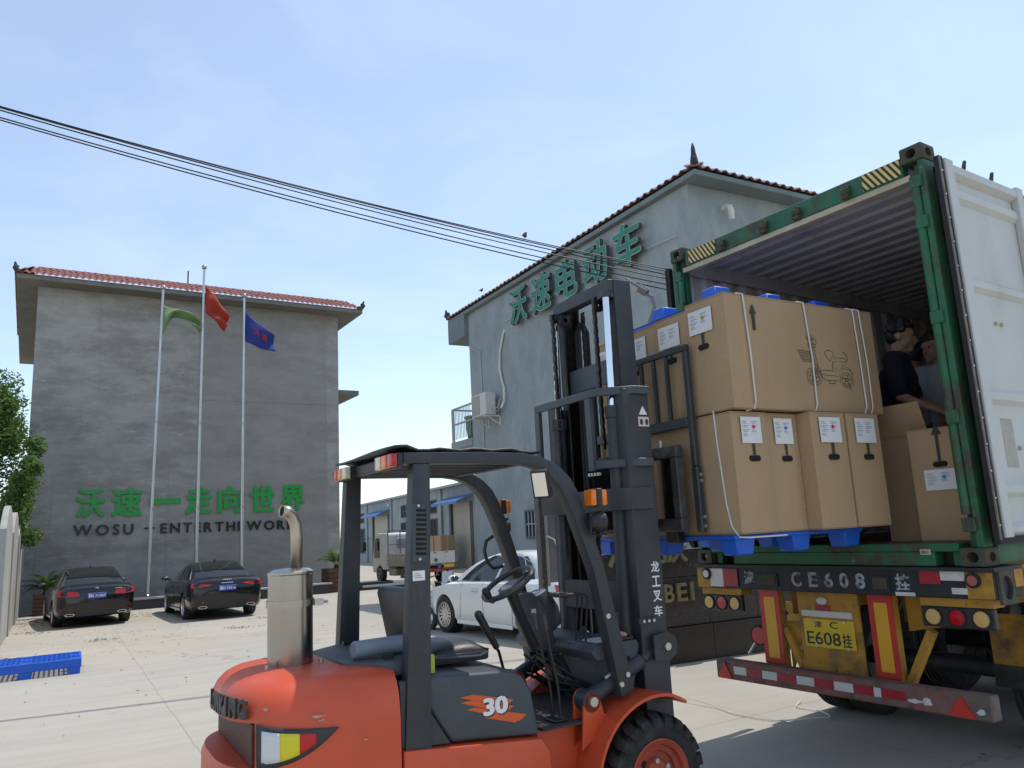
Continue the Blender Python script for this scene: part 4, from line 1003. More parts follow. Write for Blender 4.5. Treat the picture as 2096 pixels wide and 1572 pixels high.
M['tape_w'] = add_grime(mat('reflective_white', (0.55, 0.54, 0.52), 0.4, var=0.15, vscale=9), (0.2, 0.17, 0.14), 0.6, 14, (0.6, 0.7))
M['lens_r'] = mat('red_lens', (0.40, 0.008, 0.012), 0.2, spec=0.6)
M['lens_a'] = mat('amber_lens', (0.62, 0.40, 0.14), 0.25, var=0.2, vscale=60)
M['lens_o'] = mat('orange_lens', (0.75, 0.17, 0.008), 0.18, spec=0.6)
M['refl_y'] = add_grime(mat('reflector_yellow', (0.66, 0.33, 0.02), 0.4, var=0.15, vscale=5), (0.05, 0.04, 0.03), 0.8, 7, (0.68, 0.73))
M['refl_r'] = add_grime(mat('reflector_red', (0.48, 0.03, 0.02), 0.4, var=0.25, vscale=5), (0.05, 0.03, 0.03), 0.7, 9, (0.66, 0.72))
M['plate_y'] = add_grime(mat('plate_yellow', (0.62, 0.42, 0.02), 0.5, var=0.12, vscale=6), (0.25, 0.17, 0.05), 0.6, 10, (0.62, 0.72))
M['stencil'] = add_grime(mat('stencil_paint', (0.36, 0.38, 0.40), 0.8, var=0.3, vscale=14), (0.03, 0.03, 0.04), 0.9, 16, (0.50, 0.6))
# rear bolster beam
mb = MB(); mb.box((0.02, -1.24, ZC - 0.205), (0.34, 1.25, ZC - 0.022)); mb.build('rear_beam', M['tblack'], tb, bevel=0.008)
mb = MB(); mb.box((-0.012, -1.262, ZC - 0.03), (0.36, 1.27, ZC - 0.006)); mb.build('beam_flange', M['tblack'], tb)
for a, b_ in ((1.10, 1.25), (-1.23, -1.065)): MB().box((0.012, a, ZC - 0.2), (0.0195, b_, ZC - 0.035)).build('beam_end_paint', M['tyellow'], tb)
x_ = 0.008
for nm, m_, a, b_, z0, z1 in (('tape', M['tape_w'], 0.955, 1.10, -0.19, -0.04), ('tape', M['tape_r'], 0.80, 0.953, -0.185, -0.04), ('tape', M['tape_r'], -0.905, -0.763, -0.115, -0.032), ('tape', M['tape_w'], -1.064, -0.907, -0.09, -0.03), ('tape', M['tape_w'], -1.07, -0.97, -0.175, -0.135), ('tape', M['tape_w'], -0.72, -0.58, -0.20, -0.175)):
    MB().box((x_, a, ZC + z0), (x_ + 0.0035, b_, ZC + z1)).build(nm, m_, tb)
for ch, a, w in (('津', 0.74, 0.11), ('C', 0.27, 0.09), ('E', 0.115, 0.075), ('6', -0.02, 0.075), ('0', -0.15, 0.075), ('8', -0.28, 0.075), ('挂', -0.585, 0.105)):
    fit_text('stencil_letter', ch, M['stencil'], tb, (0.0195, a, ZC - 0.165), (0, -1, 0), (0, 0, 1), w, 0.11, 0.003, 0.03, nrm=(-1, 0, 0))
for a, b_ in ((0.40, 0.62), (-0.545, -0.40)):
    mb = MB(); mb.box((0.008, b_, ZC - 0.175), (0.0195, a, ZC - 0.07)); mb.build('slot_frame', M['tblack'], tb)
    MB().box((0.0045, b_ - 0.02, ZC - 0.16), (0.0075, a + 0.02, ZC - 0.085)).build('slot', M['crust'], tb)
for y, m_ in ((1.132, M['tape_w']), (-1.115, mat('dusty_red_lens', (0.32, 0.09, 0.07), 0.4))):
    MB().cyl((0.019, y, ZC - 0.085), (-0.006, y, ZC - 0.085), 0.048, 20).build('lamp_ring', M['gasket'], tb); MB().cyl((-0.0065, y, ZC - 0.085), (-0.012, y, ZC - 0.085), 0.032, 20).build('marker_lens', m_, tb)
# twistlock pocket at right end
mb = MB(); mb.box((0.04, -1.262, ZC - 0.235), (0.22, -1.241, ZC - 0.031)); o = mb.build('end_plate', M['crust'], tb)
n = 18; boolean(o, [MB().prism([(0.062 * cos(2 * pi * k / n), 0.075 * sin(2 * pi * k / n)) for k in range(n)], (0, 0.06, 0), (0.13, -1.28, ZC - 0.135), (1, 0, 0), (0, 0, 1))])
mb = MB(); mb.box((0.24, -1.26, ZC - 0.14), (2.2, -1.21, ZC - 0.008)); mb.build('side_beam', M['tyellow'], tb)
for i in range(4): MB().box((0.36 + i * 0.3, -1.2645, ZC - 0.085), (0.50 + i * 0.3, -1.2605, ZC - 0.03)).build('tape', M['tape_r'], tb); MB().box((0.502 + i * 0.3, -1.2645, ZC - 0.085), (0.64 + i * 0.3, -1.2605, ZC - 0.03)).build('tape', M['tape_w'], tb)
# lamp clusters
def cluster(yc, s, w):
    mb = MB(); mb.box((0.05, yc - w, ZC - 0.395), (0.10, yc + w, ZC - 0.262)); c = mb.build('lamp_cluster', M['black'], tb, bevel=0.008)
    for k, m_ in ((-1, M['lens_a']), (0, M['lens_r']), (1, M['lens_a'])):
        y = yc + k * w * 0.66
        MB().lathe([(0.001, -0.004), (0.05, 0.0), (0.052, 0.012)], (0.045, y, ZC - 0.33), (1, 0, 0), 20).build('lens', m_, c)
        MB().lathe([(0.052, -0.004), (0.062, -0.004), (0.062, 0.012), (0.052, 0.012)], (0.045, y, ZC - 0.33), (1, 0, 0), 20).build('lens_ring', M['gasket'], c)
    MB().box((0.06, yc - w, ZC - 0.262), (0.2, yc + w, ZC - 0.206)).build('cluster_bracket', M['tyellow'], c)
cluster(1.035, 1, 0.215); cluster(-0.955, -1, 0.235)
# reflector boards on posts
for y0, y1 in ((0.475, 0.665), (-0.49, -0.305)):
    mb = MB(); mb.box((0.105, y0, ZC - 0.86), (0.17, y1, ZC - 0.206)); mb.build('board_post', M['tyellow'], tb)
    b = MB().box((0.095, y0, ZC - 0.785), (0.104, y1, ZC - 0.208)).build('reflector_board', M['refl_r'], tb)
    MB().box((0.0915, y0 + 0.04, ZC - 0.74), (0.0945, y1 - 0.045, ZC - 0.265)).build('reflector_centre', M['refl_y'], b)
# number plate panel
mb = MB(); mb.prism([(0.31, -0.207), (-0.215, -0.207), (-0.215, -0.86), (0.16, -0.86), (0.34, -0.78), (0.30, -0.7)], (0.02, 0, 0), (0.11, 0, ZC), (0, 1, 0), (0, 0, 1)); mb.build('plate_panel', M['tyellow'], tb)
npl = MB().box((0.1005, -0.165, ZC - 0.622), (0.1085, 0.268, ZC - 0.412)).build('number_plate', M['plate_y'], tb, bevel=0.003)
mk = mat('plate_black', (0.015, 0.015, 0.015), 0.5)
fit_text('plate_character', '津', mk, npl, (0.1, 0.17, ZC - 0.475), (0, -1, 0), (0, 0, 1), 0.065, 0.05, 0.0015, 0.01, nrm=(-1, 0, 0)); fit_text('plate_character', 'C', mk, npl, (0.1, 0.035, ZC - 0.475), (0, -1, 0), (0, 0, 1), 0.065, 0.05, 0.0015, 0.01, nrm=(-1, 0, 0))
fit_text('plate_character', 'E608', mk, npl, (0.1, 0.245, ZC - 0.60), (0, -1, 0), (0, 0, 1), 0.29, 0.095, 0.0015, 0.008, nrm=(-1, 0, 0)); fit_text('plate_character', '挂', mk, npl, (0.1, -0.06, ZC - 0.605), (0, -1, 0), (0, 0, 1), 0.075, 0.1, 0.0015, 0.012, nrm=(-1, 0, 0))
MB().box((0.097, -0.16, ZC - 0.395), (0.1085, 0.272, ZC - 0.35)).build('plate_lamp_bar', M['tape_w'], tb)
mb = MB(); mb.ball((0.1, 0.08, ZC - 0.275), 0.04, 10, (0.2, 1.2, 0.75)); mb.build('torn_sticker', M['tape_w'], tb); MB().box((0.104, 0.02, ZC - 0.348), (0.1085, 0.15, ZC - 0.305)).build('torn_sticker', M['tape_r'], tb)
for y, z in ((0.19, -0.424), (-0.09, -0.424), (0.17, -0.612), (-0.1, -0.612)): MB().cyl((0.1, y, ZC + z), (0.094, y, ZC + z), 0.009, 8).build('plate_bolt', M['tape_w'], npl)
# struts, underrun bar
mb = MB(); mb.bar((0.14, 0.46, ZC - 0.5), (0.14, 0.31, ZC - 0.84), 0.05, 0.06, (1, 0, 0)); mb.build('strut', M['tyellow'], tb)
mb = MB(); mb.prism([(0.45, -0.45), (0.28, -0.45), (0.45, -0.85)], (0.012, 0, 0), (0.15, 0, ZC), (0, 1, 0), (0, 0, 1)); mb.build('gusset', M['tyellow'], tb)
mb = MB(); mb.bar((0.16, -0.49, ZC - 0.86), (0.16, -0.72, ZC - 0.44), 0.05, 0.06, (1, 0, 0)); mb.build('strut', M['tyellow'], tb)
mb = MB(); mb.prism([(-0.50, -0.22), (-1.1, -0.24), (-1.1, -0.36), (-0.50, -0.47)], (0.02, 0, 0), (0.25, 0, ZC), (0, 1, 0), (0, 0, 1)); mb.build('frame_plate', M['tyellow'], tb)
mb = MB(); mb.box((-0.075, -1.155, ZC - 0.925), (0.03, 1.05, ZC - 0.772)); ub = mb.build('underrun_bar', M['tgrey'], tb, bevel=0.01)
for i, (a, b_) in enumerate(((0.73, 0.86), (0.58, 0.725), (0.43, 0.575), (0.26, 0.425), (0.10, 0.255), (-0.06, 0.095), (-0.22, -0.065), (-0.37, -0.225), (-0.43, -0.375), (-0.60, -0.435))):
    MB().box((-0.0795, a, ZC - 0.875), (-0.0755, b_ - 0.003, ZC - 0.815)).build('tape', M['tape_w'] if i % 2 == 0 else M['tape_r'], ub)
for yc, w in ((0.95, 0.075), (-0.97, 0.085)):
    MB().prism([(yc + w, -0.918), (yc - w, -0.918), (yc, -0.782)], (-0.012, 0, 0), (-0.076, 0, ZC), (0, 1, 0), (0, 0, 1)).build('warning_triangle', M['refl_r'], ub)
r7 = random.Random(3)
for y, z, a, b_ in ((-0.66, -0.865, 0.06, 0.014), (-1.085, -0.875, 0.03, 0.02), (-0.745, -0.862, 0.035, 0.026)):
    MB().prism([(y + a * cos(q) * r7.uniform(0.5, 1.2), z + b_ * sin(q) * r7.uniform(0.5, 1.2)) for q in [2 * pi * i / 11 for i in range(11)]], (-0.002, 0, 0), (-0.0762, 0, ZC), (0, 1, 0), (0, 0, 1)).build('torn_sticker', M['tape_w'], ub)
# chassis rails, axles, wheels, mudguards
for s in (-1, 1):
    MB().box((0.345, s * 0.42, ZC - 0.42), (12.0, s * 0.54, ZC - 0.03)).build('chassis_rail', M['tyellow'], tb)
def truck_tyre(x, y, m_tyre, m_rim, par):
    R, w = 0.52, 0.26; prof = [(0.30, -w / 2 + 0.02), (0.40, -w / 2), (0.485, -w / 2 + 0.012), (R, -w / 2 + 0.05)]
    for k in range(4):
        a = -w / 2 + 0.055 + k * 0.042; prof += [(R, a), (R, a + 0.026), (R - 0.014, a + 0.030), (R - 0.014, a + 0.038)]
    prof += [(R, w / 2 - 0.05), (0.485, w / 2 - 0.012), (0.40, w / 2), (0.30, w / 2 - 0.02)]
    o = MB().lathe(prof, (x, y, R), (0, 1, 0), 40).build('tyre', m_tyre, par, smooth=30)
    MB().lathe([(0.30, -0.1), (0.28, 0), (0.14, 0.03), (0.02, 0.05)], (x, y, R), (0, -1 if y < 0 else 1, 0), 24).build('rim', m_rim, o)
m_rim = mat('steel_rim_dusty', (0.2, 0.18, 0.16), 0.6, 0.4)
for ax in (1.75, 3.1, 4.45):
    for y in (-1.08, -0.76, 0.76, 1.08): truck_tyre(ax, y, M['darkrubber'], m_rim, tb)
    MB().cyl((ax, -1.1, 0.52), (ax, 1.1, 0.52), 0.08, 12).build('axle', M['tblack'], tb)
mb = MB(); mb.box((1.15, -1.235, 0.50), (1.17, -0.60, 1.03)); mb.build('mud_flap', M['tyellow'], tb)
mb = MB(); mb.box((1.13, -1.235, 0.50), (1.149, -0.60, 0.66)); mb.build('flap_rubber', M['darkrubber'], tb)
mb = MB(); mb.box((1.15, 0.60, 0.62), (1.17, 1.235, 1.03)); mb.build('mud_flap', M['tyellow'], tb)
MB().cyl((0.25, 0.80, ZC - 0.60), (0.20, 0.80, ZC - 0.60), 0.07, 18).build('side_lamp', M['lens_r'], tb); MB().lathe([(0.07, 0), (0.085, 0), (0.085, 0.04), (0.07, 0.04)], (0.205, 0.80, ZC - 0.60), (1, 0, 0), 18).build('lamp_ring', M['gasket'], tb)
mb = MB(); mb.bar((0.24, 0.84, ZC - 0.63), (0.24, 0.95, ZC - 0.76), 0.01, 0.035, (1, 0, 0)); mb.build('lamp_arm', M['polesteel'], tb)
mb = MB(); mb.bar((0.26, 0.54, ZC - 0.4), (0.26, 0.84, ZC - 0.6), 0.03, 0.03, (1, 0, 0)); mb.build('lamp_stay', M['tblack'], tb)
# ================================================================ LOAD ON THE FORKS
FO = (0.46, 5.487, 0.0); FBR = 60.0
M['label_w'] = mat('paper_label', (0.68, 0.68, 0.70), 0.7, var=0.05, vscale=20)
M['ink'] = mat('printed_ink', (0.045, 0.04, 0.035), 0.8)
M['ink_soft'] = mat('fine_print', (0.30, 0.30, 0.32), 0.8)
M['strapw'] = mat('white_strap', (0.62, 0.60, 0.58), 0.4)
M['hole'] = mat('hand_hole_dark', (0.008, 0.007, 0.006), 0.9)
DOT = {'r': mat('sticker_red', (0.55, 0.02, 0.06), 0.5), 'b': mat('sticker_blue', (0.03, 0.2, 0.6), 0.5), 'y': mat('sticker_olive', (0.30, 0.27, 0.07), 0.5)}
def soft_box(a, b_, c, r):
    """carton body whose faces bulge and dent a few millimetres; edges stay creased"""
    mb = MB(); sd = r.random() * 50
    def face(o, u, v, n_, lu, lv, nu, nv):
        P = []
        for i in range(nu + 1):
            row = []
            for j in range(nv + 1):
                p = o + u * (lu * i / nu) + v * (lv * j / nv); e = min(i, nu - i) / nu * min(j, nv - j) / nv * 4
                k = min(1, e * 2.2); q = noise.noise(p * 4.5 + Vector((sd, 0, 0))) * 0.006 + noise.noise(p * 1.7 + Vector((0, sd, 0))) * 0.009 + 0.003
                row.append(p + n_ * (q * k))
            P.append(row)
        mb.grid(P)
    X, Y, Z = Vector((1, 0, 0)), Vector((0, 1, 0)), Vector((0, 0, 1)); O = Vector((0, 0, 0.01)); h = c - 0.022
    na, nb, nc = max(3, int(a / 0.11)), max(3, int(b_ / 0.11)), 7
    face(O, X, Z, -Y, a, h, na, nc); face(O + Y * b_, X, Z, Y, a, h, na, nc); face(O, Y, Z, -X, b_, h, nb, nc); face(O + X * a, Y, Z, X, b_, h, nb, nc); face(O + Z * h, X, Y, Z, a, b_, na, nb); face(O, X, Y, -Z * 0, a, b_, na, nb)
    return mb
def carton(name, label, org, bear, dims, end='x0', dot=None, arrow=True, group=None, lab_at=None, tilt=0, staples=None, lid=True, hole=True, up_first=True):
    """tall bike carton, origin at its bottom corner; dims along local x (forward), y (left), z; 'end' tells which face carries the label"""
    a, b_, c = dims
    t = thing(name, label, 'box', org, bear, group)
    t.rotation_euler = (radians(tilt), 0, t.rotation_euler.z)
    r = random.Random(int(org[0] * 977 + org[2] * 131))
    bd_ = soft_box(a, b_, c, r).build('carton_body', M['card'], t, smooth=40)
    if lid:   # top flaps, thin sheets slightly proud
        mb = MB(); mb.box((-0.004, -0.003, c - 0.011), (a + 0.004, b_ / 2 - 0.002, c - 0.005)); mb.box((-0.004, b_ / 2 + 0.002, c - 0.0105), (a + 0.003, b_ + 0.003, c - 0.0045)); mb.build('top_flap', M['card'], t)
    mb = MB(); mb.box((0.0, 0.0, 0.0), (a, b_, 0.0095)); mb.build('bottom_flap', M['carddark'], t)
    # label face frame: u across (reading left to right), v up, n outwards
    if end == 'x0': o, u, n_, w = Vector((0, b_, 0)), Vector((0, -1, 0)), Vector((-1, 0, 0)), b_
    else: o, u, n_, w = Vector((0, 0, 0)), Vector((1, 0, 0)), Vector((0, -1, 0)), a
    def quad(nm, u0, u1, v0, v1, m_, off, par):
        p = [o + u * uu + Vector((0, 0, vv)) + n_ * off for uu, vv in ((u0, v0), (u1, v0), (u1, v1), (u0, v1))]
        mb = MB(); mb.add(p + [q - n_ * 0.0012 for q in p], [(0, 1, 2, 3), (7, 6, 5, 4), (0, 4, 5, 1), (1, 5, 6, 2), (2, 6, 7, 3), (3, 7, 4, 0)]); return mb.build(nm, m_, par, smooth=0)
    if lab_at:
        u0, v0, lw, lh = lab_at
        L_ = quad('label', u0, u0 + lw, v0, v0 + lh, M['label_w'], 0.012, t)
        for k in range(3): quad('label_tape', u0 - 0.006 if k == 0 else u0 + lw - 0.004 if k == 1 else u0 + lw * 0.4, u0 + 0.012 if k == 0 else u0 + lw + 0.006 if k == 1 else u0 + lw * 0.6, v0 + 0.03 if k < 2 else v0 - 0.006, v0 + lh - 0.03 if k < 2 else v0 + 0.01, M['tapec'], 0.0052, L_) if False else None
        for k in range(7):
            uu = u0 + lw * (0.08 if k < 4 else 0.52); vv = v0 + lh * (0.80 - 0.16 * (k % 4))
            quad('print_line', uu, uu + lw * (0.30 if k % 3 else 0.18), vv, vv + lh * 0.028, M['ink_soft'], 0.0135, L_)
            quad('print_line', uu + 0.003, uu + lw * 0.22, vv - lh * 0.06, vv - lh * 0.04, M['ink_soft'], 0.0135, L_)
        if dot:
            pc = o + u * (u0 + lw * 0.62) + Vector((0, 0, v0 + lh * 0.62)) + n_ * 0.0125
            MB().cyl(pc, pc + n_ * 0.002, 0.013, 16).build('colour_sticker', DOT[dot], L_)
    if hole:
        hv = lab_at[1] - 0.10 if lab_at and up_first else c * 0.67
        hu = w * 0.5 if not lab_at else lab_at[0] + lab_at[2] * 0.5 + 0.01
        P = [(0.046 * (1 if cos(k * pi / 8) > 0 else -1) * 0.6 + 0.022 * cos(k * pi / 8), 0.020 * sin(k * pi / 8)) for k in range(16)]
        mb = MB(); mb.prism(P, n_ * 0.013, o + u * hu + Vector((0, 0, hv)), u, (0, 0, 1)); mb.build('hand_hole', M['hole'], t)
        if arrow:
            top = lab_at[1] + 0.004 if up_first else hv + 0.21
            quad('arrow_shaft', hu - 0.010, hu + 0.010, hv + 0.022, top, M['ink'], 0.0118, t)
            if not up_first:
                mb = MB(); mb.prism([(-0.034, 0), (0.034, 0), (0, 0.075)], n_ * 0.0118, o + u * hu + Vector((0, 0, top)), u, (0, 0, 1)); mb.build('arrow_head', M['ink'], t)
    if staples:
        k = 8
        for i in range(k):
            uu = w - 0.022 if staples == 'r' else 0.022; pc = o + u * (uu + r.uniform(-.003, .003)) + Vector((0, 0, c * (i + 0.6) / (k + 0.2)))
            MB().bar(pc + n_ * 0.005 + u * 0.007, pc + n_ * 0.005 - u * 0.007 + Vector((0, 0, 0.008)), 0.0035, 0.003, (n_.x, n_.y, 0)).build('staple', M['tape_w'], t)
    return t
LZ = 1.735
GRP = 'bike cartons on the fork load'
# lower row: long axis across the load, label ends facing the camera side
for i, (x, y, w, lab, dt, sp) in enumerate(((0.600, -0.865, 0.318, 'lower carton with red dot label nearest the mast', 'r', 'r'), (0.932, -0.845, 0.312, 'lower carton with blue dot label, second from the mast', 'b', 'r'), (1.248, -0.958, 0.348, 'lower carton with red dot label, third from the mast', 'r', 'r'), (1.612, -0.966, 0.348, 'lower carton with plain label, fourth from the mast', None, 'r'))):
    p = wpt(FO, FBR, x, y, LZ)
    carton('bike_carton', lab, tuple(p), FBR + (0, -0.3, 0.6, 0.4)[i], (w, 1.50, 0.800), 'y0', dt, True, GRP, (0.075, 0.585, w - 0.135, 0.175), 0, sp)
# upper row: long axis along the forks, label ends facing the mast
U = []
for i, (y, w, lab, dt, h) in enumerate(((-0.905, 0.372, 'upper carton printed with a moped drawing, nearest the camera', 'y', 0.795), (-0.515, 0.365, 'upper carton second from the camera, behind the backrest bars', None, 0.775), (-0.135, 0.365, 'upper carton third from the camera, half hidden behind the mast', None, 0.77), (0.250, 0.365, 'upper carton farthest from the camera, seen through the mast', None, 0.77))):
    p = wpt(FO, FBR, 0.605 + (0, 0.03, 0.05, 0.06)[i], y, LZ + 0.806)
    t = carton('bike_carton', lab, tuple(p), FBR, (1.53, w, h), 'x0', dt, True, GRP, (0.035 + 0.02 * (i == 1), h - 0.235, 0.225, 0.165), 0, 'r'); U.append(t)
# print on the long side of the near upper carton
t = U[0]
mb = MB(); mb.prism([(-0.012, 0), (0.012, 0), (0.012, 0.115), (0.03, 0.115), (0, 0.185), (-0.03, 0.115), (-0.012, 0.115)], (0, -0.002, 0), (0.255, -0.0085, 0.545), (1, 0, 0), (0, 0, 1)); mb.build('arrow_print', M['ink'], t)
def stroke(mb, pts, r=0.0017, closed=False):
    mb.tube([(x, -0.0055 - 0.004 * sin(max(0, min(1, (x - 0.1) / 1.3)) * pi), z) for x, z in pts], r, 4, closed)
def circ(cx, cz, r, n=20): return [(cx + r * cos(2 * pi * k / n), cz + r * sin(2 * pi * k / n)) for k in range(n)]
mb = MB(); ox, oz = 0.722, 0.18
S = lambda pts, **k: stroke(mb, [(ox + x * 1.07, oz + z * 0.75) for x, z in pts], **k)
for cx in (0.075, 0.40):
    S(circ(cx, 0.085, 0.072), closed=True); S(circ(cx, 0.085, 0.052), closed=True); S(circ(cx, 0.085, 0.018, 10), closed=True)
    for k in range(5): a = k * 1.257; S([(cx + 0.018 * cos(a), 0.085 + 0.018 * sin(a)), (cx + 0.052 * cos(a + 0.2), 0.085 + 0.052 * sin(a + 0.2))])
S([(0.0, 0.12), (0.02, 0.165), (0.075, 0.18), (0.125, 0.165), (0.13, 0.14)]); S([(0.085, 0.09), (0.10, 0.2), (0.085, 0.36), (0.07, 0.46)]); S([(0.105, 0.10), (0.12, 0.22), (0.10, 0.38), (0.085, 0.47)])
S([(0.03, 0.475), (0.07, 0.46), (0.12, 0.465), (0.135, 0.43)]); S([(0.05, 0.44), (0.06, 0.48), (0.095, 0.5), (0.1, 0.45)]); S([(0.045, 0.41), (0.12, 0.415), (0.115, 0.38), (0.06, 0.38), (0.045, 0.41)])
S([(-0.055, 0.34), (0.075, 0.335), (0.07, 0.24), (-0.02, 0.235), (-0.055, 0.34)])
for k in range(1, 5): S([(-0.055 + 0.009 * k, 0.34 - 0.022 * k), (0.075 - 0.001 * k, 0.335 - 0.02 * k)], r=0.0012); S([(-0.055 + 0.027 * k, 0.34 - 0.001 * k), (-0.02 + 0.019 * k, 0.237)], r=0.0012)
S([(0.13, 0.14), (0.17, 0.165), (0.33, 0.165), (0.33, 0.07), (0.18, 0.07), (0.15, 0.10), (0.13, 0.19), (0.11, 0.22)]); S([(0.15, 0.12), (0.33, 0.115)]); S([(0.21, 0.07), (0.22, 0.04), (0.27, 0.04), (0.27, 0.07)])
S([(0.20, 0.165), (0.20, 0.165)] if False else [(0.26, 0.165), (0.27, 0.255), (0.31, 0.26)]); S([(0.21, 0.31), (0.20, 0.345), (0.23, 0.365), (0.28, 0.36), (0.295, 0.33), (0.27, 0.295), (0.25, 0.255), (0.21, 0.31)])
S([(0.30, 0.30), (0.41, 0.295), (0.42, 0.265), (0.31, 0.26), (0.30, 0.30)]); S([(0.40, 0.355), (0.425, 0.34), (0.435, 0.29), (0.42, 0.27)]); S([(0.39, 0.36), (0.41, 0.36)])
S([(0.28, 0.25), (0.27, 0.2), (0.31, 0.17), (0.36, 0.18), (0.38, 0.24)]); S([(0.30, 0.23), (0.35, 0.2), (0.33, 0.17)]); S([(0.34, 0.20), (0.44, 0.19), (0.475, 0.14)]); S([(0.33, 0.11), (0.40, 0.085), (0.42, 0.03), (0.43, -0.02), (0.445, -0.02)]); S([(0.36, 0.23), (0.43, 0.21), (0.475, 0.15)]); S([(0.29, 0.19), (0.34, 0.23)]); S([(0.37, 0.10), (0.43, 0.10)])
mb.build('moped_print', M['ink'], t, smooth=0, merge=False, fixn=False)
# straps round the load
for i, (xs, sag) in enumerate(((0.775, 0.005), (1.375, 0.012), (1.912, 0.0), (1.982, 0.008))):
    P = [wpt(FO, FBR, xs - 0.03, -0.45, LZ + 1.625), wpt(FO, FBR, xs - 0.01, -0.88, LZ + 1.612), wpt(FO, FBR, xs, -0.916, LZ + 1.595), wpt(FO, FBR, xs + 0.01 + sag, -0.921, LZ + 1.2), wpt(FO, FBR, xs + 0.016, -0.920, LZ + 0.86), wpt(FO, FBR, xs + 0.012, -0.905, LZ + 0.815), wpt(FO, FBR, xs - 0.03, -0.87, LZ + 0.80)]
    o = MB().tube(P, 0.0055, 6).build('strap', M['strapw']); tag(o, ('white strap nearest the mast over the moped carton', 'white strap crossing the moped drawing on upper carton', 'left one of two white straps at far end of moped carton', 'right one of two white straps at far end of moped carton')[i], 'strap', 'white straps round the load')
P = [wpt(FO, FBR, 0.597, -0.72, LZ + 0.82), wpt(FO, FBR, 0.594, -0.73, LZ + 0.6), wpt(FO, FBR, 0.594, -0.76, LZ + 0.2), wpt(FO, FBR, 0.594, -0.79, LZ + 0.05), wpt(FO, FBR, 0.60, -0.84, LZ - 0.015), wpt(FO, FBR, 0.66, -0.87, LZ - 0.02), wpt(FO, FBR, 1.0, -0.87, LZ - 0.02)]
tag(MB().tube(P, 0.0055, 6).build('strap', M['strapw']), 'white strap running down the lowest carton beside the mast', 'strap', 'white straps round the load')
# pallets below and (upside down) above
p = wpt(FO, FBR, 1.19, -0.08, 1.605); pl = thing('plastic_pallet', 'blue plastic pallet carrying the cartons on the forks', 'pallet', tuple(p), FBR); plastic_pallet(pl, 1.25, 1.52, 0.10, 0.028)
p = wpt(FO, FBR, 1.40, -0.02, LZ + 1.742); pl = thing('plastic_pallet', 'blue plastic pallet lying upside down on top of the upper cartons', 'pallet', tuple(p), FBR); plastic_pallet(pl, 1.25, 1.3, 0.10, 0.03); pl.rotation_euler = (pi, 0, pl.rotation_euler.z)

# ================================================================ CARTONS AND PEOPLE IN THE CONTAINER
def cpt(x, y, z): return wpt(CB, CBB, x, y, z)
def cc(x, y, z, dims, bear, label, **k): return carton('bike_carton', label, tuple(cpt(x, y, z)), CBB + bear, dims, **k)
cc(0.34, -0.995, 0.148, (0.4, 0.358, 0.80), 0, 'single carton with black up arrow standing against the right door post', end='x0', dot='b', lab_at=(0.09, 0.355, 0.225, 0.145), up_first=False, group='bike cartons in the container', staples='r')
p = wpt(FO, FBR, 2.19, -0.62, LZ - 0.005); carton('bike_carton', 'carton with red dot label half hidden behind the lower row', tuple(p), FBR - 1, (0.33, 0.9, 0.80), 'y0', 'r', True, 'bike cartons in the container', (0.07, 0.60, 0.2, 0.165))
for i, (x, y, n) in enumerate(((4.6, 0.75, 3), (4.6, 0.25, 3), (4.6, -0.25, 3), (4.7, -0.75, 2), (4.7, -0.98, 3))):
    for k in range(n):
        bx = thing('bike_carton', ('carton %s of the stack %s in the dark container' % (('at the bottom', 'in the middle', 'at the top')[k if n == 3 else k * 2 if k else 0], ('along the left wall', 'second from the left wall', 'in the middle', 'second from the right wall', 'along the right wall')[i])), 'box', tuple(cpt(x, y - 0.2, 0.146 + k * 0.79)), CBB, 'cartons stacked deep in the container')
        MB().box((0, 0, 0), (1.4, 0.42, 0.785)).build('carton_body', M['card'], bx, bevel=0.008)
# open carton with raised flaps, being handled
oc = thing('open_carton', 'opened carton with flap raised in front of the worker', 'box', tuple(cpt(0.50, -0.70, 0.146)), CBB + 6)
w, dpt, h = 0.42, 0.5, 0.78
mb = MB()
for a, b_ in (((0, 0), (dpt, 0.006)), ((0, w - 0.006), (dpt, w)), ((0, 0.0061), (0.006, w - 0.0061)), ((dpt - 0.006, 0.0061), (dpt, w - 0.0061))): mb.box((a[0], a[1], 0.0), (b_[0], b_[1], h))
mb.box((0.006, 0.006, 0.0), (dpt - 0.006, w - 0.006, 0.008)); mb.build('carton_body', M['card'], oc)
mb = MB(); mb.add([(0.0, -0.01, h), (0.0, w + 0.01, h), (-0.10, w + 0.03, h + 0.235), (-0.10, -0.03, h + 0.235)], [(0, 1, 2, 3)]); o = mb.build('raised_flap', M['card'], oc, smooth=0); o.modifiers.new('t', 'SOLIDIFY').thickness = 0.006
mb = MB(); mb.add([(0.0, 0.0, h), (dpt, 0.0, h), (dpt, -0.14, h - 0.16), (0.0, -0.14, h - 0.16)], [(0, 1, 2, 3)]); o = mb.build('side_flap', M['card'], oc, smooth=0); o.modifiers.new('t', 'SOLIDIFY').thickness = 0.006

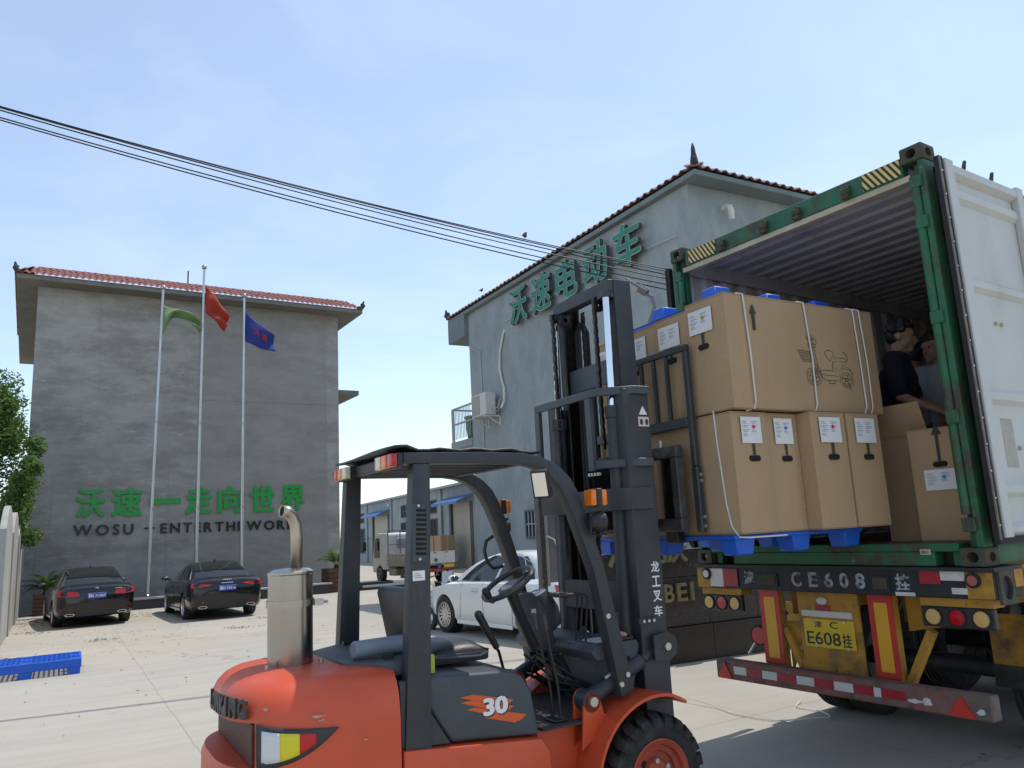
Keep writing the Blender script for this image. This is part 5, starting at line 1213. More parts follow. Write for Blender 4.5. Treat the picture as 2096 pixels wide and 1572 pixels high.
M['skin'] = mat('skin', (0.36, 0.20, 0.13), 0.5, var=0.15, vscale=8)
M['hair'] = mat('black_hair', (0.012, 0.010, 0.009), 0.45, var=0.4, vscale=40, stretch=(1, 1, 0.3))
def limb(mb, P, R, n=12):
    """capsule chain"""
    for i in range(len(P) - 1):
        mb.cyl(P[i], P[i + 1], R[i], n, R[i + 1])
    for p, r_ in zip(P, R): mb.ball(p, r_, n)
def person(label, loc, bear, shirt, pants, J, cap=False, scale=1.0):
    """J: joints in local metres (x forward, y left, z up). One grown-together body; clothing and hair are children."""
    t = thing('person', label, 'person', loc, bear)
    V3 = Vector
    hd = V3(J['head']); f = V3(J.get('face', (1, 0, 0))).normalized(); sd = V3((0, 0, 1)).cross(f).normalized(); up = f.cross(sd)
    mb = MB()
    # skull, jaw, nose, ears, neck
    def at(a, b_, c): return hd + f * a + sd * b_ + up * c
    for (a, b_, c), r_, sc_ in (((0.0, 0, 0.03), 0.092, 1), ((0.035, 0, -0.03), 0.072, 1), ((0.055, 0, -0.075), 0.046, 1), ((-0.03, 0, 0.02), 0.088, 1), ((0.03, 0.028, -0.06), 0.05, 1), ((0.03, -0.028, -0.06), 0.05, 1)): mb.ball(at(a, b_, c), r_, 14)
    limb(mb, [at(0.092, 0, 0.015), at(0.118, 0, -0.03)], [0.012, 0.018], 8); mb.ball(at(0.10, 0, -0.065), 0.018, 8, (1, 1.6, 0.7)); mb.ball(at(0.085, 0, -0.105), 0.028, 8); limb(mb, [at(0.083, 0.04, 0.03), at(0.083, -0.04, 0.03)], [0.018, 0.018], 8)
    for s in (-1, 1): mb.ball(at(-0.01, s * 0.09, -0.02), 0.03, 8, (0.8, 0.45, 1.2))
    limb(mb, [at(-0.015, 0, -0.06), V3(J['neck'])], [0.058, 0.062])
    limb(mb, [V3(J['neck']), V3(J['chest']), V3(J['waist']), V3(J['hip'])], [0.075, 0.135, 0.125, 0.14])
    sl, sr = V3(J['sl']), V3(J['sr']); limb(mb, [sl, V3(J['neck']) - V3((0, 0, 0.06)), sr], [0.062, 0.07, 0.062])
    for s in 'lr':
        limb(mb, [V3(J['s' + s]), V3(J['e' + s]), V3(J['w' + s])], [0.056, 0.043, 0.031])
        w = V3(J['w' + s]); d = (w - V3(J['e' + s])).normalized(); side_ = d.cross(V3((0, 0, 1))).normalized(); dn = side_.cross(d)
        limb(mb, [w, w + d * 0.085], [0.03, 0.036], 8)
        for k, ln in enumerate((0.07, 0.08, 0.075, 0.06)):
            b0 = w + d * 0.085 + side_ * (0.027 - 0.018 * k); limb(mb, [b0, b0 + d * ln * 0.55 - dn * 0.008, b0 + d * ln * 0.9 - dn * 0.035], [0.0095, 0.009, 0.008], 6)
        b0 = w + d * 0.03 + side_ * 0.03; limb(mb, [b0, b0 + d * 0.035 + side_ * 0.02 - dn * 0.01, b0 + d * 0.06 + side_ * 0.018 - dn * 0.03], [0.011, 0.010, 0.009], 6)
        limb(mb, [V3(J['h' + s]), V3(J['k' + s]), V3(J['a' + s])], [0.082, 0.056, 0.042]); a_ = V3(J['a' + s]); limb(mb, [a_ - V3((0, 0, 0.03)), a_ + V3((0.14, 0, -0.05))], [0.042, 0.034])
    body = remeshed('body', mb, M['skin'], t, 0.011, 3)
    mb = MB()
    limb(mb, [V3(J['neck']) - V3((0, 0, 0.05)), V3(J['chest']), V3(J['waist']), V3(J['hip'])], [0.09, 0.158, 0.148, 0.155]); limb(mb, [sl, V3(J['neck']) - V3((0, 0, 0.055)), sr], [0.082, 0.085, 0.082])
    limb(mb, [V3(J['chest']) + V3((0, 0.08, 0)), V3(J['chest']) - V3((0, 0.08, 0))], [0.13, 0.13])
    for s in 'lr': a_ = V3(J['s' + s]); e = V3(J['e' + s]); limb(mb, [a_, a_.lerp(e, 0.55), a_.lerp(e, 0.86)], [0.08, 0.074, 0.072])
    remeshed('shirt', mb, shirt, t, 0.014, 4)
    mb = MB(); limb(mb, [V3(J['hl']), V3(J['hip']), V3(J['hr'])], [0.11, 0.15, 0.11])
    for s in 'lr': limb(mb, [V3(J['h' + s]), V3(J['k' + s]), V3(J['a' + s])], [0.102, 0.078, 0.07])
    remeshed('trousers', mb, pants, t, 0.016, 4)
    mb = MB(); r = random.Random(4)
    for k in range(120):
        th = r.uniform(0, 2 * pi); ph = r.uniform(0, 1.75); q = V3((cos(th) * sin(ph), sin(th) * sin(ph), cos(ph)))
        if q.x > 0.45 and q.z < 0.45: continue
        if q.z < -0.05 and q.x > -0.1: continue
        mb.ball(at(q.x * 0.105 - 0.018, q.y * 0.093, q.z * 0.108 + 0.035), r.uniform(0.018, 0.030), 8)
    mb.ball(at(-0.02, 0, 0.05), 0.098, 12); mb.ball(at(-0.045, 0, 0.0), 0.085, 12)
    remeshed('hair', mb, M['hair'], t, 0.009, 1)
    for s in 'lr': a_ = V3(J['a' + s]); mb = MB(); limb(mb, [a_ + V3((-0.05, 0, -0.055)), a_ + V3((0.07, 0, -0.058)), a_ + V3((0.16, 0, -0.06))], [0.045, 0.046, 0.04]); remeshed('shoe', mb, M['black'], t, 0.012, 2)
    for s in (-1, 1): MB().ball(at(0.088, s * 0.033, 0.012), 0.010, 8).build('eye', M['black'], t)
    return t
BASE = dict(neck=(0.03, 0, 1.49), chest=(0.02, 0, 1.28), waist=(0, 0, 1.08), hip=(0, 0, 0.95), sl=(0.02, 0.19, 1.42), sr=(0.02, -0.19, 1.42), el=(0.06, 0.25, 1.13), er=(0.06, -0.25, 1.13), wl=(0.24, 0.2, 0.98), wr=(0.24, -0.2, 0.98), hl=(0, 0.09, 0.9), hr=(0, -0.09, 0.9), kl=(0.04, 0.1, 0.5), kr=(0.04, -0.1, 0.5), al=(0.0, 0.1, 0.11), ar=(0.0, -0.1, 0.11), head=(0.06, 0, 1.64), face=(1, 0, -0.1))
J1 = dict(BASE); J1.update(neck=(0.07, 0, 1.52), chest=(0.04, 0, 1.30), head=(0.11, 0.0, 1.665), face=(0.95, 0.1, -0.22), sl=(0.05, 0.2, 1.44), sr=(0.05, -0.2, 1.44), er=(0.08, -0.27, 1.13), wr=(0.30, -0.20, 1.0), el=(0.12, 0.24, 1.15), wl=(0.34, 0.16, 1.02))
mnavy = mat('dark_navy_tshirt', (0.010, 0.011, 0.022), 0.9, var=0.3, vscale=8, bump=0.3, bscale=14); mgreys = mat('pale_grey_shirt', (0.36, 0.36, 0.37), 0.9, var=0.15, vscale=6, bump=0.3, bscale=14); mpants = mat('dark_trousers', (0.03, 0.03, 0.035), 0.9)
person('worker in dark T-shirt with black hair reaching into the open carton', tuple(cpt(1.02, -0.20, 0.146)), 126, mnavy, mpants, J1)
J2 = dict(BASE); J2.update(head=(0.10, 0.05, 1.62), face=(0.6, 0.7, -0.3))
person('worker in pale grey shirt standing behind the man in dark T-shirt', tuple(cpt(1.75, 0.02, 0.146)), 60, mgreys, mpants, J2)
person('worker in pale shirt half hidden behind the right door post', tuple(cpt(1.8, -0.22, 0.146)), 250, mgreys, mpants, BASE)
# ================================================================ FORKLIFT
fk = thing('forklift', 'orange and dark grey forklift lifting a pallet of cartons towards the container', 'forklift', FO, FBR)
M['orange'] = add_grime(mat('forklift_orange', (0.60, 0.082, 0.028), 0.36, var=0.12, vscale=2.5, spec=0.45, coat=0.1), (0.42, 0.16, 0.10), 0.35, 6, (0.60, 0.75))
add_grime(M['orange'], (0.55, 0.42, 0.32), 0.8, 9, (0.735, 0.75), stretch=(1, 1, 2.4))
M['slate'] = add_grime(mat('slate_grey_paint', (0.052, 0.062, 0.074), 0.42, var=0.2, vscale=4, spec=0.5), (0.11, 0.105, 0.10), 0.45, 5, (0.55, 0.75))
M['slate_d'] = add_grime(mat('dark_mast_paint', (0.034, 0.039, 0.046), 0.42, var=0.25, vscale=5), (0.10, 0.09, 0.08), 0.45, 7, (0.57, 0.75), stretch=(1, 1, 0.3))
M['grease'] = add_grime(mat('greasy_steel', (0.025, 0.023, 0.021), 0.35, 0.4, var=0.4, vscale=12), (0.10, 0.075, 0.05), 0.5, 16)
M['chrome'] = mat('chrome_rod', (0.75, 0.76, 0.78), 0.08, 1.0)
M['carr'] = add_grime(mat('worn_carriage', (0.07, 0.068, 0.066), 0.5, 0.3, var=0.3, vscale=8), (0.20, 0.185, 0.17), 0.5, 7, (0.5, 0.7))
M['vinyl'] = add_grime(mat('black_vinyl', (0.014, 0.015, 0.018), 0.38, var=0.2, vscale=9, bump=0.1, bscale=50), (0.10, 0.10, 0.11), 0.3, 5, (0.6, 0.75))
M['white'] = mat('white_print', (0.72, 0.72, 0.72), 0.5)
M['bolt'] = mat('zinc_bolt', (0.5, 0.48, 0.44), 0.4, 0.8)
# --- chassis
mb = MB(); mb.prism([(-1.60, 0.768), (-0.785, 0.695), (-0.735, 0.62), (-0.72, 0.30), (-1.60, 0.30)], (0, 1.14, 0), (0, -0.57, 0)); mb.build('chassis', M['orange'], fk, bevel=0.012, seg=2)
mb = MB(); mb.box((-0.719, -0.40, 0.24), (0.12, 0.40, 0.70)); mb.build('front_frame', M['orange'], fk, bevel=0.008)
mb = MB(); mb.box((-0.72, -0.545, 0.34), (-0.50, -0.401, 0.37)); mb.build('step', M['black'], fk)
# --- counterweight: slices of a rounded plan, inset towards the top
def cw_pt(phi, z, ins=0.0):
    D = 0.47 + (0.03 if z < 0.80 else 0.0)
    s, c = sin(phi), cos(phi)
    y = (0.575 - ins) * (1 if s > 0 else -1) * abs(s) ** 0.66
    x = -1.96 - (D - ins) * abs(c) ** 0.72
    return Vector((x, y, z))
lev = [(0.20, 0.08), (0.24, 0.025), (0.32, 0.0), (0.60, 0.0), (0.76, 0.0), (0.82, 0.0), (0.93, 0.0), (1.005, 0.010), (1.06, 0.022), (1.105, 0.045), (1.14, 0.08), (1.162, 0.125), (1.174, 0.18), (1.18, 0.26)]
N = 34; P = []
for z, ins in lev:
    ring = [Vector((-1.615, -(0.575 - ins), z))] + [cw_pt(-pi / 2 + pi * k / N, z, ins) for k in range(N + 1)] + [Vector((-1.615, 0.575 - ins, z))]
    P.append(ring)
mb = MB(); mb.grid(P, cu=True); n0 = len(P[0]); mb.add(P[-1], [tuple(range(n0))]); mb.add(P[0], [tuple(range(n0 - 1, -1, -1))])
cw = mb.build('counterweight', M['orange'], fk, smooth=50)
cut = MB(); cut.box((-3.0, -0.56, 0.795), (-2.31, 0.56, 0.995))
boolean(cw, [cut]); cw.data.set_sharp_from_angle(angle=radians(40))
MB().box((-2.325, -0.46, 0.80), (-2.309, 0.46, 0.99)).build('recess_back', mat('recess_maroon', (0.06, 0.012, 0.010), 0.6), cw)
# side reflector inlay following the curve
def cw_side(x, z, off):
    # solve phi for given x on the near side
    lo, hi = -pi / 2, -0.02
    for _ in range(40):
        m_ = (lo + hi) / 2
        if cw_pt(m_, z).x > x: lo = m_
        else: hi = m_
    p = cw_pt(lo, z); 
    if x > -1.96: p = Vector((x, -0.575, z))
    q = cw_pt(lo + 0.02, z); t_ = (q - p); nrm_ = Vector((t_.y, -t_.x, 0)); 
    nrm_ = nrm_.normalized() if nrm_.length > 1e-6 else Vector((0, -1, 0))
    if nrm_.y > 0: nrm_ = -nrm_
    if x > -1.97: nrm_ = Vector((0, -1, 0))
    return p + nrm_ * off
def inlay(name, top, bot, m_, off, par, n=14):
    """surface patch between two xz polylines (functions of t)"""
    mb = MB(); rows = []
    for j in range(5):
        rows.append([cw_side(top(i / n)[0] * (1 - j / 4) + bot(i / n)[0] * j / 4, top(i / n)[1] * (1 - j / 4) + bot(i / n)[1] * j / 4, off) for i in range(n + 1)])
    mb.grid(rows); o = mb.build(name, m_, par, smooth=60); md = o.modifiers.new('t', 'SOLIDIFY'); md.thickness = 0.004; md.offset = 0; return o
m_in = mat('inlay_grey', (0.03, 0.032, 0.034), 0.5)
e_top = lambda t: (-2.305 + 0.37 * t, 0.997 - 0.055 * t ** 0.6); e_bot = lambda t: (-2.305 + 0.37 * t, 0.795 + 0.147 * t ** 2.2)
ip = inlay('side_inlay', e_top, e_bot, m_in, 0.004, cw)
def seg(a, b_, m_, nm):
    inlay(nm, lambda t: (-2.305 + 0.37 * (a + (b_ - a) * t), e_top(a + (b_ - a) * t)[1] - 0.022), lambda t: (-2.305 + 0.37 * (a + (b_ - a) * t), e_bot(a + (b_ - a) * t)[1] + 0.022), m_, 0.008, ip, 6)
seg(0.06, 0.26, mat('reflector_white', (0.62, 0.63, 0.64), 0.35), 'reflector'); seg(0.26, 0.49, mat('reflector_lemon', (0.68, 0.58, 0.02), 0.35), 'reflector'); seg(0.49, 0.70, mat('reflector_scarlet', (0.48, 0.01, 0.012), 0.35), 'reflector')
# paint chips and scrapes
mchip = mat('chipped_primer', (0.52, 0.40, 0.30), 0.8, var=0.4, vscale=60)
r8 = random.Random(12)
for cx, cz, a, b_ in ((-2.04, 1.005, 0.045, 0.008), (-2.02, 0.985, 0.02, 0.006), (-2.27, 1.06, 0.012, 0.008), (-2.0, 0.72, 0.03, 0.003), (-1.80, 0.86, 0.02, 0.003), (-1.70, 0.66, 0.03, 0.004), (-1.9, 0.62, 0.05, 0.003)):
    n_ = 12; mb = MB(); mb.add([cw_side(cx + a * cos(q) * r8.uniform(0.4, 1.2), cz + b_ * sin(q) * r8.uniform(0.4, 1.2), 0.0025) for q in [2 * pi * i / n_ for i in range(n_)]], [tuple(range(n_))]); mb.build('paint_chip', mchip, cw, smooth=0)
# maker's name round the back corner
m_nm = mat('name_letter', (0.035, 0.036, 0.038), 0.4)
word = 'LONKING'
ph = -0.66
for ch in reversed(word):
    p = cw_pt(ph, 1.0, 0.0); q = cw_pt(ph + 0.02, 1.0, 0.0); tg = (p - q).normalized(); nr = Vector((tg.y, -tg.x, 0)); 
    if nr.x > 0: nr = -nr
    w = 0.026 if ch == 'I' else 0.062
    fit_text('name_letter', ch, m_nm, cw, p - tg * w / 2 + nr * -0.004 + Vector((0, 0, 0.012)), tg, (0, 0, 1), w, 0.095, 0.016, 0.0, nrm=nr, fat=0.05)
    d = 0.0; w2 = w / 2 + 0.036
    while d < w2 + 0.0:
        a_ = cw_pt(ph, 1.0); ph += 0.01; d += (cw_pt(ph, 1.0) - a_).length
# rear grey lid between counterweight and seat
mb = MB(); mb.prism([(-1.452, -0.47), (-1.62, -0.47), (-1.83, -0.30), (-1.83, 0.30), (-1.62, 0.47), (-1.452, 0.47)], (0, 0, 0.075), (0, 0, 1.118), (1, 0, 0), (0, 1, 0)); mb.build('radiator_lid', M['slate'], fk, bevel=0.012, seg=2)
for y in (-0.36, 0.36): MB().box((-1.62, y - 0.02, 1.1935), (-1.57, y + 0.02, 1.215)).build('lid_stop', M['black'], fk)
# --- hood and trim
mb = MB(); mb.prism([(-1.465, 1.105), (-0.945, 1.075), (-0.865, 1.035), (-0.815, 0.95), (-0.772, 0.703), (-1.315, 0.752), (-1.475, 1.0)], (0, 1.07, 0), (0, -0.535, 0)); hood = mb.build('engine_hood', M['slate'], fk, bevel=0.028, seg=3)
for s in (-1, 1):
    mb = MB(); mb.prism([(-1.480, 1.0), (-1.322, 0.753), (-1.60, 0.772), (-1.605, 1.1), (-1.485, 1.1)], (0, 0.05, 0), (0, -0.54 if s < 0 else 0.49, 0)); mb.build('hood_side_trim', M['slate_d'], fk, bevel=0.004)
def decal(poly, m_, par, y=-0.5365, nm='decal'): return MB().prism(poly, (0, -0.0016, 0), (0, y, 0)).build(nm, m_, par)
m_do = mat('decal_orange', (0.62, 0.10, 0.015), 0.45)
for k, (a, b_) in enumerate((((-1.262, 0.972), (-0.985, 0.905)), ((-1.262, 0.945), (-0.985, 0.872)), ((-1.225, 0.905), (-0.905, 0.815)))):
    decal([(a[0], a[1]), (a[0] + 0.075 if k < 2 else a[0] + 0.05, a[1] + 0.006), (b_[0] + 0.05, b_[1] + 0.012), (b_[0], b_[1] - 0.015)], m_do, hood, -0.5362)
decal([(-1.12, 0.85), (-1.06, 0.868), (-0.885, 0.832), (-0.93, 0.795)], m_do, hood, -0.5364)
for dx_, dz_, m_, y in ((0.006, -0.008, M['black'], -0.5382), (0, 0, M['white'], -0.5402)):
    fit_text('decal_number', '30', m_, hood, (-1.128 + dx_, y, 0.856 + dz_), (1, 0, 0), (0, 0, 1), 0.155, 0.092, 0.002, 0.0, nrm=(0, -1, 0), fat=0.05)
# --- overhead guard
for s in (-1, 1):
    y0, y1 = (-0.555, -0.465) if s < 0 else (0.465, 0.555)
    mb = MB(); mb.prism([(-1.585, 0.76), (-1.440, 0.75), (-1.40, 2.224), (-1.50, 2.224)], (0, y1 - y0, 0), (-0.05 if s > 0 else 0, y0, 0)); leg = mb.build('guard_rear_leg', M['slate_d'], fk, bevel=0.008, seg=2)
    if s < 0:
        pn = MB().prism([(-1.525, 1.70), (-1.445, 1.695), (-1.437, 2.005), (-1.515, 2.01)], (0, -0.006, 0), (0, y0, 0)).build('louvre_panel', M['slate'], leg, bevel=0.002)
        for k in range(10):
            z = 1.735 + k * 0.0255; xa = -1.502 + 0.001 * k
            mb = MB(); mb.prism([(xa, z), (xa + 0.058, z - 0.002), (xa + 0.058, z + 0.010), (xa, z + 0.014)], (0, -0.0025, 0), (0, y0 - 0.0062, 0)); mb.build('louvre_slot', M['hole'], pn)
        for z in (1.712, 1.995): MB().cyl((-1.482, y0 - 0.006, z), (-1.482, y0 - 0.013, z), 0.008, 8).build('screw', M['bolt'], pn)
        st = MB().box((-1.522, y0 - 0.003, 1.60), (-1.452, y0 - 0.0005, 1.652)).build('sticker', M['white'], leg)
        for k in range(3): MB().box((-1.510, y0 - 0.0042, 1.615 + k * 0.010), (-1.468 - 0.008 * k, y0 - 0.0032, 1.617 + k * 0.010)).build('print_line', M['ink'], st)
    out = [(-1.555, 2.285), (-1.30, 2.29), (-1.03, 2.291), (-0.80, 2.286), (-0.70, 2.27), (-0.61, 2.24), (-0.535, 2.195), (-0.47, 2.13), (-0.425, 2.05), (-0.38, 1.94), (-0.269, 1.60), (-0.105, 0.862)]
    inn = [(-1.555, 2.2245), (-1.30, 2.226), (-1.03, 2.226), (-0.83, 2.222), (-0.745, 2.21), (-0.675, 2.185), (-0.61, 2.14), (-0.55, 2.075), (-0.505, 1.995), (-0.46, 1.89), (-0.345, 1.57), (-0.205, 0.825)]
    mb = MB(); A = [[(x, y, z) for x, z in out] for y in (y0, y1)]; B = [[(x, y, z) for x, z in inn] for y in (y0, y1)]
    mb.grid(A); mb.grid(B, flip=True); mb.grid([A[0], B[0]]); mb.grid([B[1], A[1]]); mb.add([A[0][0], A[1][0], B[1][0], B[0][0]], [(0, 1, 2, 3)]); mb.add([A[0][-1], A[1][-1], B[1][-1], B[0][-1]], [(3, 2, 1, 0)])
    fl_ = mb.build('guard_front_leg', M['slate_d'], fk, bevel=0.008, seg=2)
    for x, z in ((-0.155, 0.95), (-0.205, 0.90), (-0.27, 1.30)): MB().cyl((x, y0 if s < 0 else y1, z), (x, (y0 if s < 0 else y1) + s * 0.012, z), 0.016, 8).build('bolt', M['bolt'], fl_)
    # grab handle
    yy = s * 0.51; mb = MB(); mb.tube([(-0.46, yy, 1.80), (-0.515, yy, 1.77), (-0.535, yy, 1.70), (-0.515, yy, 1.62), (-0.47, yy, 1.575), (-0.39, yy, 1.585)], 0.013, 8)
    if s > 0: mb.build('grab_handle', M['black'], fk)
mb = MB(); mb.box((-1.556, -0.464, 2.226), (-1.49, 0.464, 2.284)); mb.build('guard_rear_beam', M['slate_d'], fk, bevel=0.006)
mb = MB(); mb.box((-0.79, -0.464, 2.224), (-0.73, 0.464, 2.268)); mb.build('guard_front_beam', M['slate_d'], fk)
for k in range(9):
    y = -0.40 + 0.1 * k; MB().box((-1.489, y - 0.014, 2.230), (-0.79, y + 0.014, 2.272)).build('guard_bar', M['slate_d'], fk)
mb = MB(); rows = []
for i in range(15):
    x = -1.60 + 0.93 * i / 14; rows.append([(x, -0.545 + 1.09 * j / 6, 2.297 + 0.006 * sin(i * 1.9 + j) + (0.016 if i in (0, 1) else 0) - (0.006 * max(0, i - 11)) ) for j in range(7)])
mb.grid(rows); o = mb.build('rain_cover', M['vinyl'], fk, smooth=60); md = o.modifiers.new('t', 'SOLIDIFY'); md.thickness = 0.014; md.offset = 1
# rear lamps
for s in (-1, 1):
    yo = s * 0.545; mb = MB(); mb.box((-1.585, s * 0.265, 2.205), (-1.557, yo, 2.285)); lh = mb.build('rear_lamp', M['black'], fk)
    for k, m_ in enumerate((M['lens_r'], M['lens_o'], mat('clear_lens', (0.62, 0.58, 0.42), 0.2))):
        a, b_ = s * (0.543 - 0.092 * k), s * (0.543 - 0.092 * (k + 1) + 0.003)
        MB().box((-1.622, min(a, b_), 2.210), (-1.586, max(a, b_), 2.283)).build('lamp_lens', m_, lh, bevel=0.008, seg=2)
# turn signal, work light
for s in (-1, 1):
    x, y = (-0.33, s * 0.60)
    mb = MB(); mb.bar((-0.40, s * 0.55, 1.95), (-0.33, s * 0.60, 1.95), 0.02, 0.02); mb.tube([(x - 0.045, y, 1.93), (x - 0.05, y, 1.80), (x - 0.01, y, 1.785), (x + 0.045, y, 1.79), (x + 0.05, y, 1.93)], 0.006, 6); ts = mb.build('lamp_bracket', M['black'], fk)
    mb = MB(); mb.box((x - 0.018, y - 0.048, 1.955), (x + 0.018, y + 0.048, 2.062)); mb.build('signal_body', M['black'], ts, bevel=0.004)
    for dx_ in (-1, 1): MB().box((x + dx_ * 0.019, y - 0.044, 1.958), (x + dx_ * 0.058, y + 0.044, 2.055)).build('signal_lens', M['lens_o'], ts, bevel=0.012, seg=2)
    mb = MB(); mb.lathe([(0.001, -0.055), (0.035, -0.05), (0.062, -0.01), (0.066, 0.03), (0.06, 0.04), (0.001, 0.035)], (x, y, 1.862), (1, 0, 0), 20); mb.build('work_light', M['black'], ts)
# mirror
mb = MB(); mb.tube([(-0.60, -0.52, 2.20), (-0.66, -0.57, 2.19), (-0.71, -0.61, 2.15)], 0.006, 6); mi = mb.build('mirror_arm', M['black'], fk)
Mm = Matrix.Translation((-0.73, -0.62, 2.095)) @ Matrix.Rotation(radians(38), 4, 'Z') @ Matrix.Rotation(radians(-16), 4, 'Y')
mb = MB(); mb.box((-0.012, -0.055, -0.085), (0.022, 0.055, 0.085)); mb.xf(Mm); mb.build('mirror_shell', M['black'], mi, bevel=0.012, seg=2)
mb = MB(); mb.box((-0.0145, -0.041, -0.07), (-0.0125, 0.041, 0.07)); mb.xf(Mm); mb.build('mirror_glass', mat('mirror', (0.8, 0.8, 0.78), 0.04, 1.0), mi)
# --- muffler
MX, MY = -2.03, 0.0
mf = MB().lathe([(0.001, 1.165), (0.120, 1.165), (0.122, 1.18), (0.122, 1.655), (0.126, 1.66), (0.126, 1.672), (0.10, 1.688), (0.03, 1.695), (0.001, 1.695)], (MX, MY, 0), (0, 0, 1), 40).build('muffler', M['steel'], fk, smooth=30)
MB().lathe([(0.124, 1.485), (0.130, 1.485), (0.130, 1.522), (0.124, 1.522)], (MX, MY, 0), (0, 0, 1), 40).build('clamp_band', M['steel'], mf)
mb = MB(); mb.box((MX + 0.10, MY - 0.14, 1.488), (MX + 0.15, MY - 0.09, 1.52)); mb.cyl((MX + 0.15, MY - 0.12, 1.504), (MX + 0.175, MY - 0.13, 1.504), 0.008, 8); mb.build('clamp_bolt', M['bolt'], mf)
mb = MB(); mb.tube([(MX + 0.035, MY, 1.69), (MX + 0.035, MY, 1.86), (MX + 0.03, MY, 1.93), (MX + 0.012, MY, 1.975), (MX - 0.02, MY - 0.01, 2.005), (MX - 0.055, MY - 0.02, 2.01)], 0.034, 16, cap=False); o = mb.build('tailpipe', mat('heat_stained_steel', (0.50, 0.44, 0.36), 0.3, 1.0, var=0.3, vscale=9), mf, smooth=60); md = o.modifiers.new('t', 'SOLIDIFY'); md.thickness = 0.004
MB().cyl((MX - 0.045, MY - 0.017, 2.009), (MX - 0.049, MY - 0.018, 2.0095), 0.030, 16).build('pipe_bore', M['hole'], mf)
mb = MB()
for a in (-0.13, 0.13): mb.box((MX + a - 0.045, MY - 0.10 - 0.03, 1.158), (MX + a + 0.045, MY - 0.06, 1.172))
mb.box((MX - 0.14, MY - 0.09, 1.156), (MX + 0.14, MY + 0.09, 1.164)); mb.build('muffler_foot', M['grease'], mf)
for a in (-0.145, 0.145): MB().cyl((MX + a, MY - 0.095, 1.17), (MX + a, MY - 0.095, 1.20), 0.012, 8).build('bolt', M['bolt'], mf)
MB().box((MX - 0.055, MY - 0.1225, 1.55), (MX - 0.015, MY - 0.105, 1.64)).build('sticker', mat('old_sticker', (0.45, 0.42, 0.4), 0.5), mf) if False else None
# --- seat
mb = MB(); mb.box((-1.36, -0.30, 1.105), (-0.95, 0.24, 1.16)); mb.build('seat_base', M['black'], fk, bevel=0.02, seg=2)
mb = MB(); P = []
for i in range(9):
    x = -1.33 + 0.385 * i / 8; P.append([(x, -0.29 + 0.52 * j / 8, 1.165 + 0.062 * (1 - (2 * i / 8 - 1) ** 4) * (1 - (2 * j / 8 - 1) ** 4) - 0.02 * (1 - i / 8)) for j in range(9)])
mb.grid(P); o = mb.build('seat_cushion', M['vinyl'], fk, smooth=80); md = o.modifiers.new('t', 'SOLIDIFY'); md.thickness = 0.05; md.offset = -1
mb = MB(); mb.prism([(-1.38, 1.16), (-1.30, 1.17), (-1.35, 1.52), (-1.39, 1.545), (-1.44, 1.535), (-1.45, 1.50)], (0, 0.50, 0), (0, -0.28, 0)); mb.build('seat_back', M['vinyl'], fk, bevel=0.022, seg=2)
mb = MB(); mb.tube([(-1.40, -0.31, 1.17), (-1.30, -0.315, 1.15), (-1.02, -0.315, 1.135), (-0.96, -0.30, 1.15)], 0.008, 6); mb.build('seat_rail', M['slate'], fk)
MB().box((-1.405, -0.475, 1.107), (-1.375, -0.44, 1.20)).build('belt_buckle', mat('yellow_green_plastic', (0.42, 0.48, 0.03), 0.5), fk)
# --- steering wheel and column
sw_c = Vector((-0.637, 0.0, 1.50)); ax_ = Vector((-sin(radians(30)), 0, cos(radians(30)))).normalized(); u_ = Vector((cos(radians(30)), 0, sin(radians(30)))); v_ = Vector((0, 1, 0))
mb = MB(); mb.tube([sw_c + (u_ * cos(2 * pi * k / 36) + v_ * sin(2 * pi * k / 36)) * 0.178 for k in range(36)], 0.0175, 10, closed=True); swh = mb.build('steering_wheel', mat('wheel_rim_grey', (0.045, 0.045, 0.046), 0.45), fk, smooth=60)
mb = MB(); mb.cyl(sw_c - ax_ * 0.05, sw_c - ax_ * 0.015, 0.072, 20, 0.082); mb.bar(sw_c - ax_ * 0.03 - u_ * 0.165, sw_c - ax_ * 0.03 + u_ * 0.165, 0.04, 0.014, tuple(ax_)); mb.bar(sw_c - ax_ * 0.031, sw_c - ax_ * 0.02 - v_ * 0.165, 0.04, 0.014, tuple(ax_)); mb.build('wheel_hub', M['black'], swh)
MB().cyl(sw_c - ax_ * 0.014, sw_c - ax_ * 0.008, 0.066, 20, 0.06).build('horn_pad', mat('grey_pad', (0.16, 0.16, 0.165), 0.5), swh)
kb = sw_c - u_ * 0.172 - v_ * 0.03; mb = MB(); mb.cyl(kb, kb + ax_ * 0.055, 0.017, 12, 0.026); mb.ball(kb + ax_ * 0.06, 0.027, 10); mb.build('spinner_knob', M['black'], swh)
mb = MB(); mb.cyl(sw_c - ax_ * 0.05, Vector((-0.43, 0, 1.09)), 0.05, 14, 0.07); mb.build('steering_column', M['slate_d'], fk)
mb = MB(); mb.prism([(-0.62, 1.435), (-0.50, 1.44), (-0.40, 1.31), (-0.34, 1.10), (-0.47, 1.09), (-0.56, 1.28)], (0, 0.17, 0), (0, -0.085, 0)); cv = mb.build('column_cover', M['slate_d'], fk, bevel=0.02, seg=2)
MB().box((-0.525, -0.0875, 1.30), (-0.49, -0.0855, 1.335)).build('ignition_plate', mat('pale_plate', (0.4, 0.4, 0.36), 0.4), cv)
mb = MB(); mb.lathe([(0.001, 0.02), (0.085, 0.015), (0.10, -0.02), (0.118, -0.12), (0.105, -0.22), (0.03, -0.26)], (-0.375, 0.10, 1.395), (-0.35, 0, 0.93), 24); ip_ = mb.build('instrument_pod', M['slate_d'], fk, smooth=40)
